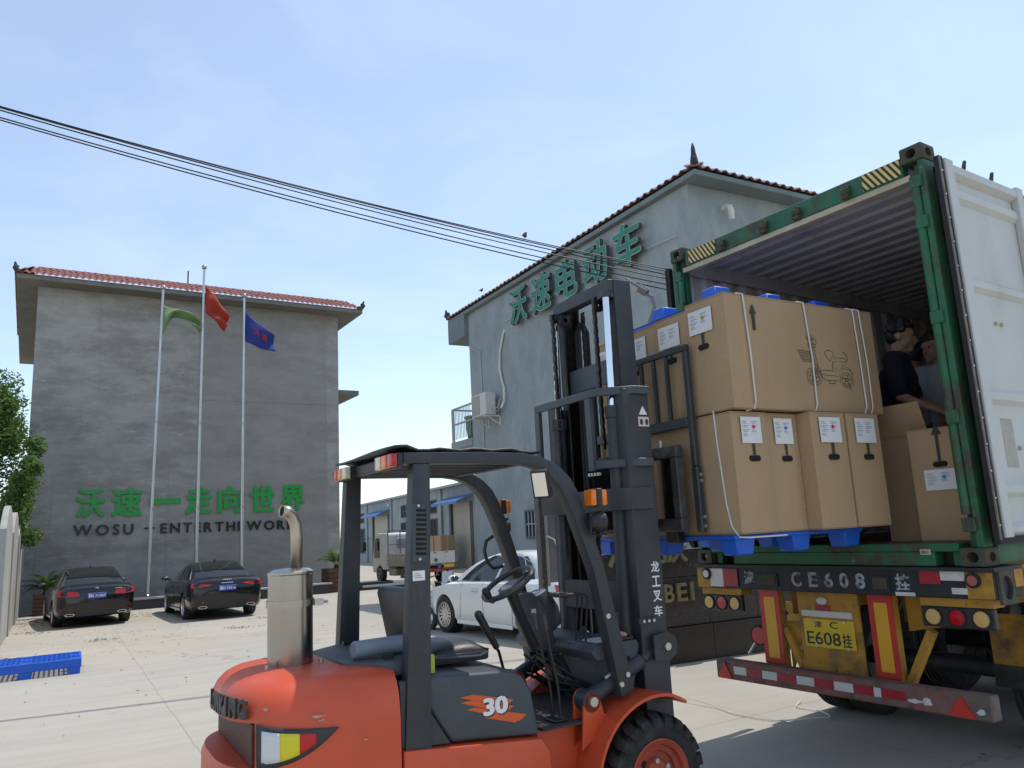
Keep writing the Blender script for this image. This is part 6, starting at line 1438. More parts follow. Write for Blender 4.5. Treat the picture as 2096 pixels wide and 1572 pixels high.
MB().lathe([(0.001, 0.024), (0.07, 0.022), (0.078, 0.018)], (-0.375, 0.10, 1.395), (-0.35, 0, 0.93), 24).build('instrument_glass', mat('instrument_glass', (0.25, 0.27, 0.29), 0.12), ip_)
# --- cowl
mb = MB(); mb.prism([(-0.34, 1.085), (-0.30, 1.125), (0.015, 1.125), (0.03, 1.09), (-0.05, 0.80), (-0.11, 0.80), (-0.05, 1.03), (-0.30, 1.03)], (0, 0.94, 0), (0, -0.46, 0)); co = mb.build('front_cowl', M['slate'], fk, bevel=0.012, seg=2)
MB().box((-0.26, -0.40, 1.126), (-0.10, -0.20, 1.128)).build('cowl_sticker', mat('pale_sticker', (0.5, 0.52, 0.52), 0.4), co)
mb = MB(); mb.box((-0.09, -0.44, 1.127), (0.005, -0.30, 1.145)); tray = mb.build('tray', M['black'], co, bevel=0.004)
mb = MB(); mb.ball((-0.045, -0.375, 1.152), 0.04, 10, (1, 1.1, 0.5)); mb.build('rag', mat('yellow_pink_rag', (0.62, 0.42, 0.22), 0.9, col2=(0.5, 0.12, 0.14), vscale=30), tray)
mb = MB(); mb.prism([(-0.72, 0.702), (-0.10, 0.702), (-0.10, 0.714), (-0.72, 0.714)], (0, 0.96, 0), (0, -0.48, 0)); mb.build('floor_mat', mat('ribbed_floor', (0.05, 0.047, 0.042), 0.8, var=0.4, vscale=7, bump=0.5), fk)
mb = MB(); mb.prism([(-0.12, 0.714), (-0.06, 0.714), (0.0, 1.03), (-0.06, 1.03)], (0, 0.9, 0), (0, -0.44, 0)); mb.build('toe_board', M['slate_d'], fk)
# levers
def lever(nm, P, r, knob, kr, km=None):
    mb = MB(); mb.tube(P, r, 8); l_ = mb.build(nm, M['black'], fk)
    mb = MB(); mb.cyl(knob[0], knob[1], kr * 0.75, 12, kr); mb.ball(knob[1], kr, 10); mb.build('knob', km or mat('lever_knob', (0.045, 0.045, 0.043), 0.45), l_); return l_
lever('gear_lever', [(-0.555, -0.33, 0.715), (-0.565, -0.33, 0.90), (-0.63, -0.31, 1.27)], 0.008, ((-0.625, -0.31, 1.24), (-0.64, -0.31, 1.32)), 0.019)
lever('gear_lever', [(-0.535, -0.38, 0.715), (-0.54, -0.38, 0.90), (-0.575, -0.33, 1.26)], 0.008, ((-0.57, -0.33, 1.23), (-0.58, -0.33, 1.305)), 0.019)
for k in range(3):
    y = -0.18 - 0.055 * k; lever('hydraulic_lever', [(-0.27, y, 1.02), (-0.25, y, 1.22), (-0.225, y, 1.40), (-0.245, y, 1.415), (-0.36, y, 1.418)], 0.007, ((-0.34, y, 1.418), (-0.43, y, 1.422)), 0.017)
lever('park_brake', [(-0.62, 0.12, 0.90), (-0.70, 0.05, 1.08), (-0.80, 0.0, 1.22)], 0.010, ((-0.72, 0.04, 1.11), (-0.87, -0.02, 1.33)), 0.027)
for y in (-0.05, 0.12, 0.24):
    mb = MB(); mb.bar((-0.18, y, 0.75), (-0.34, y, 0.86), 0.012, 0.02); mb.bar((-0.335, y, 0.845), (-0.375, y, 0.885), 0.07, 0.008); mb.build('pedal', M['black'], fk)
mb = MB(); mb.box((-0.60, -0.42, 0.715), (-0.50, -0.28, 0.73)); mb.build('lever_boot', M['vinyl'], fk, bevel=0.008)
# wiring and hoses under the column
mb = MB(); r5 = random.Random(9)
for k in range(9):
    a = Vector((-0.45 + r5.uniform(-.1, .1), r5.uniform(-.2, .2), 1.05)); b_ = Vector((-0.15 + r5.uniform(-.1, .1), r5.uniform(-.3, .3), 0.80)); mid = (a + b_) / 2 + Vector((r5.uniform(-.1, .1), r5.uniform(-.1, .1), r5.uniform(-.12, .02)))
    mb.tube([a, a.lerp(mid, .6), mid, b_.lerp(mid, .5), b_], 0.009, 6)
mb.build('hoses', M['black'], fk)['kind'] = 'stuff'
# --- wheels
def lift_tyre(par, x, y, R, w, rr, out):
    s = out; prof = [(rr, -w / 2 + 0.015), (rr + 0.02, -w / 2), (R - 0.085, -w / 2 - 0.002), (R - 0.05, -w / 2 + 0.004), (R - 0.032, -w / 2 + 0.02), (R - 0.028, 0), (R - 0.032, w / 2 - 0.02), (R - 0.05, w / 2 - 0.004), (R - 0.085, w / 2 + 0.002), (rr + 0.02, w / 2), (rr, w / 2 - 0.015)]
    mb = MB(); mb.lathe(prof, (x, y, R), (0, 1, 0), 48)
    n = 22
    for k in range(n):
        for sd_ in (-1, 1):
            a0 = 2 * pi * (k + (0.5 if sd_ > 0 else 0)) / n; hw = 0.093
            pts = []
            for (yy, da) in ((sd_ * 0.004, -0.16 * sd_ * 0 + 0.10), (sd_ * (w / 2 - 0.035), 0.0), (sd_ * (w / 2 + 0.004), 0.0)):
                for rr_ in (R - 0.045 if abs(yy) < w / 2 else R - 0.075, R if abs(yy) < w / 2 - 0.001 else R - 0.02):
                    for e in (-1, 1): a = a0 + da + e * hw; pts.append((x + rr_ * sin(a), y + yy, R + rr_ * cos(a)))
            f = []
            for q in range(2): b0 = q * 4; f += [(b0, b0 + 1, b0 + 5, b0 + 4), (b0 + 2, b0 + 6, b0 + 7, b0 + 3), (b0, b0 + 4, b0 + 6, b0 + 2), (b0 + 1, b0 + 3, b0 + 7, b0 + 5)]
            f += [(0, 2, 3, 1), (8, 9, 11, 10)]; mb.add(pts, f)
    ty = mb.build('tyre', M['darkrubber'], par, smooth=30, merge=False)
    m_ = add_grime(mat('rim_orange', (0.42, 0.065, 0.03), 0.5, var=0.25, vscale=6), (0.10, 0.06, 0.045), 0.5, 9)
    q = s; MB().lathe([(rr - 0.002, -0.02), (rr + 0.012, w / 2 + 0.004), (rr + 0.004, w / 2 + 0.008), (rr - 0.022, w / 2 - 0.004), (rr - 0.03, w / 2 - 0.03), (rr - 0.06, w / 2 - 0.035), (rr - 0.065, w / 2 - 0.055), (0.10, w / 2 - 0.06), (0.085, w / 2 - 0.03), (0.06, w / 2 - 0.025), (0.001, w / 2 - 0.022)], (x, y, R), (0, q, 0), 40).build('rim', m_, ty, smooth=30)
    for k in range(6):
        a = k * pi / 3; p = Vector((x + 0.088 * sin(a), y + q * (w / 2 - 0.05), R + 0.088 * cos(a))); MB().cyl(p, p + Vector((0, q * 0.03, 0)), 0.017, 6).build('wheel_nut', M['bolt'], ty)
    p = Vector((x - 0.075, y + q * (w / 2 - 0.058), R + 0.075)); MB().cyl(p, p + Vector((0, q * 0.004, 0)), 0.02, 12).build('hand_hole', M['hole'], ty)
for s in (-1, 1):
    lift_tyre(fk, 0, s * 0.50, 0.353, 0.215, 0.205, s); lift_tyre(fk, -1.72, s * 0.44, 0.29, 0.16, 0.15, s)
# --- fenders and tilt cylinders
for s in (-1, 1):
    mb = MB(); out = []; inn = []; ya, yb = (-0.385, -0.640) if s < 0 else (0.385, 0.640)
    A0, A1 = radians(188), radians(62); n = 18; rows = []
    for k in range(n + 1):
        a = A0 + (A1 - A0) * k / n; r_ = 0.475 + (0.02 if k == n else 0); rows.append(((0.475) * cos(a), 0.353 + (0.475 if k < n - 2 else 0.475 - 0.008 * (k - n + 2)) * sin(a)))
    P = [[(x, y, z) for x, z in rows] for y in (ya, yb)]; Q = [[(x * 0.962, y, 0.353 + (z - 0.353) * 0.962) for x, z in rows] for y in (ya, yb)]
    mb.grid(P); mb.grid(Q, flip=True); mb.grid([P[1], Q[1]]); mb.grid([Q[0], P[0]]); mb.add([P[0][-1], P[1][-1], Q[1][-1], Q[0][-1]], [(0, 1, 2, 3)]); mb.add([P[0][0], P[1][0], Q[1][0], Q[0][0]], [(3, 2, 1, 0)])
    mb.build('fender', M['orange'], fk, smooth=40)
    mb = MB(); poly = [(x, z) for x, z in rows[:-4]] + [(0.05, 0.25), (-0.45, 0.25)]; mb.prism(poly, (0, 0.012, 0), (0, -0.386 if s < 0 else 0.374, 0)); mb.build('fender_inner', M['orange'], fk)
    for yy in (-0.40, -0.50):
        y = yy if s < 0 else -yy - 0.02
        mb = MB(); mb.prism([(-0.47, 0.56), (-0.445, 0.80)] + [(-0.385 + 0.06 * cos(a), 0.82 + 0.06 * sin(a)) for a in [radians(d) for d in (170, 130, 90, 50, 10)]] + [(-0.30, 0.735), (-0.22, 0.74), (-0.40, 0.60)], (0, 0.02, 0), (0, y, 0)); mb.build('tilt_bracket', M['orange'], fk, bevel=0.003)
    y = s * 0.45
    mb = MB(); mb.cyl((-0.385, y, 0.82), (0.03, y, 0.995), 0.050, 20); mb.cyl((-0.385, y - 0.05, 0.82), (-0.385, y + 0.05, 0.82), 0.062, 20); tc_ = mb.build('tilt_cylinder', M['slate_d'], fk)
    MB().cyl((0.0, y, 0.982), (0.19, y, 1.063), 0.022, 14).build('tilt_rod', M['chrome'], tc_)
    mb = MB(); mb.cyl((0.045, y, 1.001), (0.20, y, 1.067), 0.034, 14); mb.cyl((0.20, y - 0.045, 1.068), (0.20, y + 0.045, 1.068), 0.05, 16); mb.build('rod_end', M['slate_d'], tc_)
    MB().cyl((-0.385, y - 0.075, 0.82), (-0.385, y + 0.075, 0.82), 0.028, 14).build('pin', M['bolt'], tc_); MB().cyl((0.20, y - 0.085, 1.068), (0.20, y + 0.085, 1.068), 0.024, 14).build('pin', M['bolt'], tc_)
    mb = MB(); mb.tube([(-0.26, y - 0.02, 0.93), (-0.2, y - 0.03, 0.96), (-0.12, y - 0.03, 0.98)], 0.012, 8); mb.build('hydraulic_pipe', M['bolt'], tc_)
# --- mast
def chan(nm, y, s, x0, x1, z0, z1, w, t, m_):
    mb = MB(); yo = y; yi = y - s * w
    mb.box((x0, yo, z0), (x1, yo - s * t, z1)); mb.box((x0, yo - s * t, z0), (x0 + t, yi, z1)); mb.box((x1 - t, yo - s * t, z0), (x1, yi, z1)); return mb.build(nm, m_, fk, bevel=0.003)
for s in (-1, 1):
    oc_ = chan('outer_mast_channel', s * 0.47, s, 0.045, 0.255, 0.08, 2.73, 0.10, 0.016, M['slate_d'])
    chan('inner_mast_channel', s * 0.36, s, 0.115, 0.27, 1.25, 3.535, 0.075, 0.016, M['grease'])
    MB().box((0.12, s * 0.3605, 2.3), (0.265, s * 0.3645, 3.53)).build('mast_face', M['slate_d'], fk)
    y = s * 0.335
    mb = MB(); mb.cyl((0.015, y, 0.14), (0.055, y, 2.56), 0.046, 20); mb.cyl((0.055, y, 2.55), (0.056, y, 2.63), 0.056, 20); lc = mb.build('lift_cylinder', M['slate_d'], fk)
    MB().cyl((0.055, y, 2.63), (0.068, y, 3.42), 0.026, 16).build('lift_rod', M['chrome'], lc); MB().cyl((0.068, y, 3.40), (0.069, y, 3.45), 0.038, 14).build('rod_cap', M['slate_d'], lc)
    if s < 0:
        for k, ch in enumerate('龙工叉车'): fit_text('white_character', ch, M['white'], oc_, (0.160, -0.4715, 1.525 - 0.092 * k), (1, 0, 0), (0, 0, 1), 0.068, 0.068, 0.002, 0.02, nrm=(0, -1, 0))
        MB().prism([(0.165, 2.555), (0.235, 2.555), (0.20, 2.615)], (0, -0.002, 0), (0, -0.4705, 0)).build('warning_sticker', M['white'], oc_)
        st = MB().box((0.155, -0.4725, 2.475), (0.245, -0.4705, 2.54)).build('warning_sticker', mat('pictogram_pink', (0.6, 0.5, 0.48), 0.5), oc_)
        for k in range(2): MB().ball((0.18 + 0.045 * k, -0.4735, 2.505), 1, 8, (0.014, 0.001, 0.022)).build('pictogram', M['ink'], st)
        MB().box((0.19, -0.4715, 2.56), (0.21, -0.4725, 2.58)).build('pictogram', M['ink'], oc_) if False else None
        mb = MB(); mb.box((0.02, -0.49, 1.215), (0.15, -0.471, 1.25)); cl_ = mb.build('hose_clamp', M['slate_d'], oc_)
        for k in range(3): MB().cyl((0.05 + 0.04 * k, -0.491, 1.232), (0.05 + 0.04 * k, -0.502, 1.232), 0.010, 8).build('bolt', M['bolt'], cl_)
        mb = MB(); mb.prism([(0.10, 1.14), (0.20, 1.155)] + [(0.205 + 0.085 * cos(radians(a)), 1.068 + 0.085 * sin(radians(a))) for a in (80, 40, 0, -40, -80)] + [(0.10, 0.99)], (0, -0.02, 0), (0, -0.5, 0)); mb.build('mast_ear', M['slate_d'], oc_)
# cross members
def poly_bar(nm, pts, h, t, m_):
    mb = MB(); n = len(pts); A = []; B = []
    for i, (x, y, z) in enumerate(pts):
        d = Vector(pts[min(n - 1, i + 1)]) - Vector(pts[max(0, i - 1)]); d.normalize(); nr = Vector((d.y, -d.x, 0)).normalized(); p = Vector((x, y, z))
        A.append([p + nr * t / 2 + Vector((0, 0, h / 2)), p - nr * t / 2 + Vector((0, 0, h / 2)), p - nr * t / 2 - Vector((0, 0, h / 2)), p + nr * t / 2 - Vector((0, 0, h / 2))])
    mb.grid(A, cu=True); mb.add(A[0], [(0, 1, 2, 3)]); mb.add(A[-1], [(3, 2, 1, 0)]); return mb.build(nm, m_, fk, bevel=0.004)
mb = MB(); mb.box((0.075, -0.359, 3.44), (0.155, 0.359, 3.53)); mb.build('top_crossbar', M['slate_d'], fk, bevel=0.005)
MB().box((0.04, -0.36, 3.40), (0.12, -0.27, 3.439)).build('rod_bracket', M['slate_d'], fk); MB().box((0.04, 0.27, 3.40), (0.12, 0.36, 3.439)).build('rod_bracket', M['slate_d'], fk)
poly_bar('outer_crossbar', [(-0.06, 0.47, 2.72), (-0.075, 0.42, 2.72), (-0.075, -0.26, 2.72), (-0.06, -0.33, 2.72), (0.05, -0.43, 2.72), (0.13, -0.483, 2.72), (0.25, -0.483, 2.72)], 0.055, 0.03, M['slate'])
poly_bar('guard_crossbar', [(-0.07, -0.22, 2.235), (-0.06, -0.31, 2.235), (0.05, -0.42, 2.235), (0.13, -0.488, 2.235), (0.235, -0.488, 2.235)], 0.055, 0.03, M['slate'])
for y in (0.42, -0.24): MB().box((-0.09, y - 0.03, 2.2), (-0.06, y + 0.03, 2.69)).build('guard_strut', M['slate'], fk)
mb = MB()
for k in range(4): mb.cyl((-0.065, -0.20 - 0.035 * k, 2.175), (-0.085, -0.20 - 0.035 * k, 2.175), 0.011, 8)
mb.build('clamp_bolts', M['bolt'], fk)['kind'] = 'stuff'
poly_bar('middle_crossbar', [(-0.03, 0.50, 2.0), (-0.03, -0.36, 2.0), (0.02, -0.44, 2.0), (0.08, -0.484, 2.0), (0.215, -0.484, 2.0)], 0.145, 0.025, M['slate_d'])
MB().box((0.0, -0.36, 1.28), (0.03, 0.36, 1.47)).build('lower_crossbar', M['slate_d'], fk, bevel=0.004); MB().box((0.16, -0.36, 0.12), (0.2, 0.36, 0.32)).build('lower_crossbar', M['slate_d'], fk, bevel=0.004)
mb = MB(); mb.box((0.14, -0.28, 2.82), (0.16, 0.28, 2.99)); mb.build('inner_crossbar', M['slate'], fk)
# hoses and chains in the mast
mb = MB()
for y, x in ((0.22, 0.2), (0.26, 0.2)): mb.tube([(x, y, 0.5), (x, y, 2.0), (x + 0.01, y, 3.3), (x + 0.05, y, 3.38), (x + 0.09, y, 3.3), (x + 0.09, y, 2.2)], 0.014, 8)
mb.build('mast_hoses', M['black'], fk)['kind'] = 'stuff'
for y, x in ((-0.20, 0.06), (0.30, 0.03), (0.17, 0.22)):
    mb = MB(); z = 1.6 if y > 0 else 2.35; k = 0
    while z < 3.41:
        wd = 0.030 if k % 2 else 0.020; mb.box((x - 0.011, y - wd / 2, z), (x + 0.011, y + wd / 2, z + 0.034)); mb.cyl((x, y - 0.02, z + 0.034), (x, y + 0.02, z + 0.034), 0.008, 6); z += 0.036; k += 1
    o = mb.build('lift_chain', M['grease'], fk, smooth=0, merge=False, fixn=False); o['kind'] = 'stuff'
for y in (0.25, -0.2):
    MB().lathe([(0.02, -0.02), (0.035, -0.022), (0.05, -0.016), (0.052, 0), (0.05, 0.016), (0.035, 0.022), (0.02, 0.02)], (0.10, y, 3.385), (0, 1, 0), 24).build('chain_sheave', M['grease'], fk)
# --- carriage, backrest, forks
for s in (-1, 1):
    mb = MB(); y0, y1 = s * 0.10, s * 0.49
    mb.box((0.44, y0, 2.27), (0.505, y1, 2.35)); mb.box((0.44, y0, 1.77), (0.505, y1, 1.86)); mb.box((0.44, s * 0.42, 1.861), (0.505, y1, 2.269)); mb.box((0.44, y0, 1.861), (0.505, s * 0.15, 2.269)); mb.build('carriage_plate', M['carr'], fk, bevel=0.006)
    mb = MB(); mb.box((0.53, s * 0.585, 1.76), (0.575, s * 0.525, 2.20)); mb.box((0.53, s * 0.58, 2.2), (0.57, s * 0.53, 3.0)); mb.build('backrest_post', M['slate_d'], fk, bevel=0.008)
    for z in (1.80, 1.86, 2.10, 2.14): MB().cyl((0.552, s * 0.586, z), (0.552, s * 0.60, z), 0.012, 8).build('bolt', M['bolt'], fk)
    mb = MB(); mb.prism([(0.51, 2.36), (0.565, 2.36), (0.565, 1.735), (1.68, 1.729), (1.68, 1.719), (0.565, 1.692), (0.51, 1.692)], (0, 0.12, 0), (0, s * 0.30 - 0.06, 0)); mb.build('fork', M['grease'], fk, bevel=0.004)
    MB().cyl((0.475, s * 0.3, 2.35), (0.475, s * 0.3, 2.40), 0.012, 8).build('fork_pin', M['bolt'], fk)
mb = MB(); mb.box((0.53, -0.58, 3.0), (0.57, 0.58, 3.045)); mb.build('backrest_top', M['slate_d'], fk, bevel=0.012, seg=2)
mb = MB(); mb.box((0.53, -0.529, 2.47), (0.57, 0.529, 2.54)); mb.build('backrest_rail', M['slate_d'], fk, bevel=0.006)
for k in range(6): y = -0.35 + 0.14 * k; MB().box((0.54, y - 0.014, 2.54), (0.56, y + 0.014, 2.999)).build('backrest_bar', M['slate_d'], fk)
MB().box((0.20, -0.25, 1.80), (0.439, -0.20, 2.30)).build('carriage_arm', M['grease'], fk); MB().box((0.20, 0.20, 1.80), (0.439, 0.25, 2.30)).build('carriage_arm', M['grease'], fk)
# roll lying behind the seat
rl = thing('padded_roll', 'blue grey padded roll lying behind the forklift seat', 'roll', tuple(wpt(FO, FBR, -1.63, -0.24, 1.194)), FBR - 8)
MB().lathe([(0.001, -0.13), (0.04, -0.13), (0.047, -0.12), (0.048, 0.24), (0.04, 0.25), (0.001, 0.25)], (0, 0, 0.05), (1, 0, 0), 20).build('roll', mat('blue_grey_vinyl', (0.20, 0.23, 0.28), 0.45, var=0.1, vscale=10, bump=0.2), rl)
# ================================================================ CARS
def car_paint(name, col, rough=0.22, dust=0.25):
    m = mat(name, col, rough, 0.0, spec=0.45, coat=0.35)
    return add_grime(m, (0.33, 0.30, 0.25), dust, 3.0, (0.45, 0.8), stretch=(1, 1, 0.6))
M['carglass'] = mat('tinted_glass', (0.012, 0.014, 0.014), 0.04, spec=0.7)
M['chrome_t'] = mat('bright_trim', (0.7, 0.7, 0.7), 0.12, 1.0)
M['alloy'] = mat('alloy_rim', (0.55, 0.55, 0.54), 0.3, 0.9)
M['plate_b'] = mat('blue_plate', (0.012, 0.07, 0.42), 0.4)
M['mirrorglass'] = mat('car_mirror_glass', (0.10, 0.12, 0.13), 0.08, 0.6)
def interp(T, x):
    if x <= T[0][0]: return T[0][1:]
    for a, b_ in zip(T, T[1:]):
        if x <= b_[0]:
            k = (x - a[0]) / (b_[0] - a[0]); k = k * k * (3 - 2 * k) * 0.35 + k * 0.65
            return tuple(p + (q - p) * k for p, q in zip(a[1:], b_[1:]))
    return T[-1][1:]
def car_wheel(par, x, y, R, s, rim_m, spokes=10):
    w = 0.22
    ty = MB().lathe([(R * 0.66, -w / 2 + 0.01), (R * 0.80, -w / 2), (R * 0.95, -w / 2 + 0.012), (R, -w / 2 + 0.035), (R, w / 2 - 0.035), (R * 0.95, w / 2 - 0.012), (R * 0.80, w / 2), (R * 0.66, w / 2 - 0.01)], (x, y, R), (0, 1, 0), 36).build('tyre', M['darkrubber'], par, smooth=40)
    MB().lathe([(R * 0.70, w / 2 - 0.004), (R * 0.66, w / 2 - 0.002), (R * 0.62, w / 2 - 0.03), (R * 0.60, -0.02)], (x, y, R), (0, s, 0), 36).build('rim', rim_m, ty, smooth=40)
    MB().cyl((x, y + s * 0.0, R), (x, y + s * 0.012, R), R * 0.62, 24).build('brake_disc', mat('brake_dark', (0.03, 0.03, 0.03), 0.6, 0.5), ty)
    mb = MB()
    for k in range(spokes):
        a = 2 * pi * k / spokes; d = Vector((cos(a), 0, sin(a))); c = Vector((x, y + s * (w / 2 - 0.035), R)); mb.bar(c + d * 0.02, c + d * R * 0.65, 0.035, 0.02, (0, 1, 0))
    mb.cyl((x, y + s * (w / 2 - 0.05), R), (x, y + s * (w / 2 - 0.02), R), 0.055, 16); mb.build('spokes', rim_m, ty, merge=False)
def sedan(label, loc, bear, paint, L=4.9, W=1.86, H=1.47, wb=3.0, rim=None, plate=None, style='a', roofc=None, group='parked cars'):
    t = thing('sedan_car', label, 'car', loc, bear, group)
    k = L / 5.0; hw = W / 2; fo = 0.86
    xr = -(L / 2) ; xf = L / 2
    # table: x, half width, deck half width, z low, z mid, z shoulder, z deck
    T = [(xr, hw * .74, hw * .60, .42, .60, .80, .84), (xr + .05, hw * .88, hw * .74, .32, .60, .92, .99), (xr + .18, hw * .955, hw * .82, .26, .60, .965, 1.065), (xr + .5, hw * .985, hw * .85, .24, .60, .975, 1.085), (xr + 1.2, hw, hw * .87, .21, .60, .965, 1.05),
         (0, hw, hw * .88, .19, .60, .945, 1.0), (xf - 1.6, hw * .995, hw * .87, .19, .60, .93, .985), (xf - 1.0, hw * .985, hw * .84, .21, .58, .90, .955), (xf - .5, hw * .95, hw * .76, .23, .55, .83, .875), (xf - .16, hw * .84, hw * .62, .25, .52, .72, .76), (xf, hw * .62, hw * .45, .32, .50, .62, .64)]
    def ring(x):
        w, wt, zl, zm, zs, zd = interp(T, x)
        half = [(0, zl), (w * .6, zl), (w * .90, zl + .015), (w * .975, zl + .10), (w, zm), (w * .992, zs - .10), (w * .965, zs), (wt, zd - .025), (wt * .6, zd), (0, zd + .004)]
        return [(x, -y, z) for y, z in half] + [(x, y, z) for y, z in reversed(half[1:-1])]
    n = 44; P = [ring(xr + (xf - xr) * (0.5 - 0.5 * cos(pi * i / n)) * 0.55 + (xf - xr) * (i / n) * 0.45) for i in range(n + 1)]
    mb = MB(); mb.grid(P, cu=True); mb.add(P[0], [tuple(range(len(P[0])))]); mb.add(P[-1], [tuple(range(len(P[-1]) - 1, -1, -1))])
    body = mb.build('body', paint, t, smooth=50)
    ax = (wb / 2, -wb / 2); R = 0.335
    off = (xr + xf) / 2 + (0.06 if style != 'w' else 0.05)
    cuts = [MB().cyl((a + off, s * (hw - 0.24), R), (a + off, s * (hw + 0.1), R), R + 0.045, 32) for a in ax for s in (-1, 1)]
    boolean(body, cuts)
    for a in ax:
        for s in (-1, 1):
            MB().cyl((a + off, s * (hw - 0.2395), R), (a + off, s * (hw - 0.225), R), R + 0.044, 28).build('wheel_liner', M['black'], body)
            MB().lathe([(R + 0.044, 0), (R + 0.046, 0.15)], (a + off, s * (hw - 0.235), R), (0, s, 0), 28).build('arch_liner', M['black'], body)
            car_wheel(t, a + off, s * (hw - 0.125), R, s, rim or M['alloy'], 10 if style != 'w' else 15)
    # greenhouse
    zb = 0.955; zt = H - 0.035
    def gh(tt):
        c = tt ** 0.85
        fr_ = 0.62 * tt + 0.38 * tt ** 4
        return (xr + 0.60 * k + (1.05 if style != 'w' else 0.80) * k * fr_, xf - 1.18 * k - 1.38 * k * fr_, hw * .885 - (hw * .885 - hw * .66) * c ** 1.2, zb + (zt - zb) * tt)
    def side(x, tt, s, o=0):
        a, b_, w, z = gh(tt); u = (x - a) / (b_ - a); w2 = w * (1 - 0.10 * abs(2 * u - 1) ** 3); return Vector((x, s * (w2 + o), z))
    def endp(v, tt, front, o=0):
        a, b_, w, z = gh(tt); y = v * w * 0.90; bulge = 0.10 * (1 - v * v); return Vector(((b_ + bulge + o) if front else (a - bulge - o), y, z + o * 0.4))
    rows = []
    for i in range(9):
        tt = i / 8; a, b_, w, z = gh(tt); r_ = []
        for j in range(9): r_.append(endp(-1 + 2 * j / 8, tt, True))
        for j in range(1, 14): r_.append(side(b_ + (a - b_) * j / 14, tt, 1))
        for j in range(9): r_.append(endp(1 - 2 * j / 8, tt, False))
        for j in range(1, 14): r_.append(side(a + (b_ - a) * j / 14, tt, -1))
        rows.append(r_)
    top = rows[-1]; cx = sum(p.x for p in top) / len(top)
    for q, dz in ((0.86, 0.022), (0.6, 0.034), (0.25, 0.036)): rows.append([Vector((cx + (p.x - cx) * q, p.y * q, p.z + dz)) for p in top])
    mb = MB(); mb.grid(rows, cu=True); mb.add(rows[-1], [tuple(range(len(rows[-1])))]); cab = mb.build('roof', paint if roofc is None else roofc, t, smooth=45)
    def patch(nm, fn, nu, nv, m_, par):
        mb = MB(); mb.grid([[fn(i / nu, j / nv) for j in range(nv + 1)] for i in range(nu + 1)]); return mb.build(nm, m_, par, smooth=60)
    patch('windscreen', lambda u, v: endp(-0.93 + 1.86 * u, 0.06 + 0.88 * v, True, 0.006), 8, 6, M['carglass'], t)
    patch('rear_window', lambda u, v: endp(-0.92 + 1.84 * u, 0.10 + 0.82 * v, False, 0.006), 8, 6, M['carglass'], t)
    for s in (-1, 1):
        def sw_(u0, u1):
            def fn(u, v):
                tt = 0.05 + 0.86 * v; a, b_, w, z = gh(tt); q = u0 + (u1 - u0) * u
                return side(b_ + (a - b_) * q, tt, s, 0.006)
            return fn
        for u0, u1 in ((0.085, 0.475), (0.505, 0.80), (0.815, 0.885)): patch('side_window', sw_(u0, u1), 6, 5, M['carglass'], t)
        if style in 'aw':   # bright window surround
            def edge(q, tt): a, b_, w, z = gh(tt); return side(b_ + (a - b_) * q, tt, s, 0.010)
            mb = MB(); mb.tube([edge(0.075 + 0.83 * i / 12, 0.03) for i in range(13)], 0.007, 5); mb.tube([edge(0.075 + 0.83 * i / 12, 0.93 - 0.25 * max(0, (i - 9) / 3) ** 2) for i in range(13)] + [edge(0.905, 0.03)], 0.008, 5); mb.build('window_trim', M['chrome_t'], t)
        # mirrors, handles, seams
        xm = xf - 1.62 * k; mb = MB(); mb.box((xm - 0.02, s * (hw - 0.07), 0.955), (xm + 0.03, s * (hw + 0.02), 0.99)); mb.ball((xm, s * (hw + 0.10), 1.03), 1, 12, (0.075, 0.115, 0.068)); mr_ = mb.build('door_mirror', paint if style == 'w' else M['black'], t)
        MB().ball((xm - 0.03, s * (hw + 0.10), 1.03), 1, 12, (0.05, 0.098, 0.056)).build('mirror_glass', M['mirrorglass'], mr_)
        for x in (0.30, -0.72):
            w_ = interp(T, x * k)[0]; MB().box((x * k - 0.10, s * (w_ * 0.985), 0.80), (x * k + 0.10, s * (w_ + 0.022), 0.832)).build('door_handle', M['chrome_t'] if style == 'w' else paint, t, bevel=0.008)
        for x0, x1 in ((xf - 1.72 * k, xf - 1.60 * k), (0.02, 0.02), (-0.98 * k, -0.92 * k)):
            P_ = []
            for z in (0.30, 0.45, 0.60, 0.75, 0.88, 0.955):
                q = (z - 0.3) / 0.65; x = x0 + (x1 - x0) * (1 - q); w, wt, zl, zm, zs, zd = interp(T, x)
                y = w * (0.975 + 0.025 * min(1, (z - zl) / max(.1, zm - zl))) if z < zm else w * (1 - 0.035 * ((z - zm) / (zs - zm)) ** 2); P_.append((x, s * (y + 0.0005), z))
            MB().tube(P_, 0.0035, 4).build('door_seam', M['black'], t)
        MB().box((-wb / 2 + 0.5, s * (hw * 0.962), 0.20), (wb / 2 - 0.42, s * (hw * 0.985), 0.275)).build('side_sill', paint, t, bevel=0.01)
    # rear end
    xb = xr
    def rear_x(y, z):   # x of the rear skin
        ay = abs(y) / hw; return xb + 0.02 + 0.13 * max(0, ay - 0.45) ** 1.6 / 0.4 + (0.10 * max(0, z - 0.84) / 0.2)
    def rear_patch(nm, poly, m_, par, off=0.012, th=0.03):
        f_ = [Vector((rear_x(y, z) - off, y, z)) for y, z in poly]; mb = MB(); n_ = len(poly); mb.add(f_ + [p + Vector((th + 0.06, 0, 0)) for p in f_], [tuple(range(n_)), tuple(range(2 * n_ - 1, n_ - 1, -1))] + [(i, n_ + i, n_ + (i + 1) % n_, (i + 1) % n_) for i in range(n_)]); return mb.build(nm, m_, par, smooth=0)
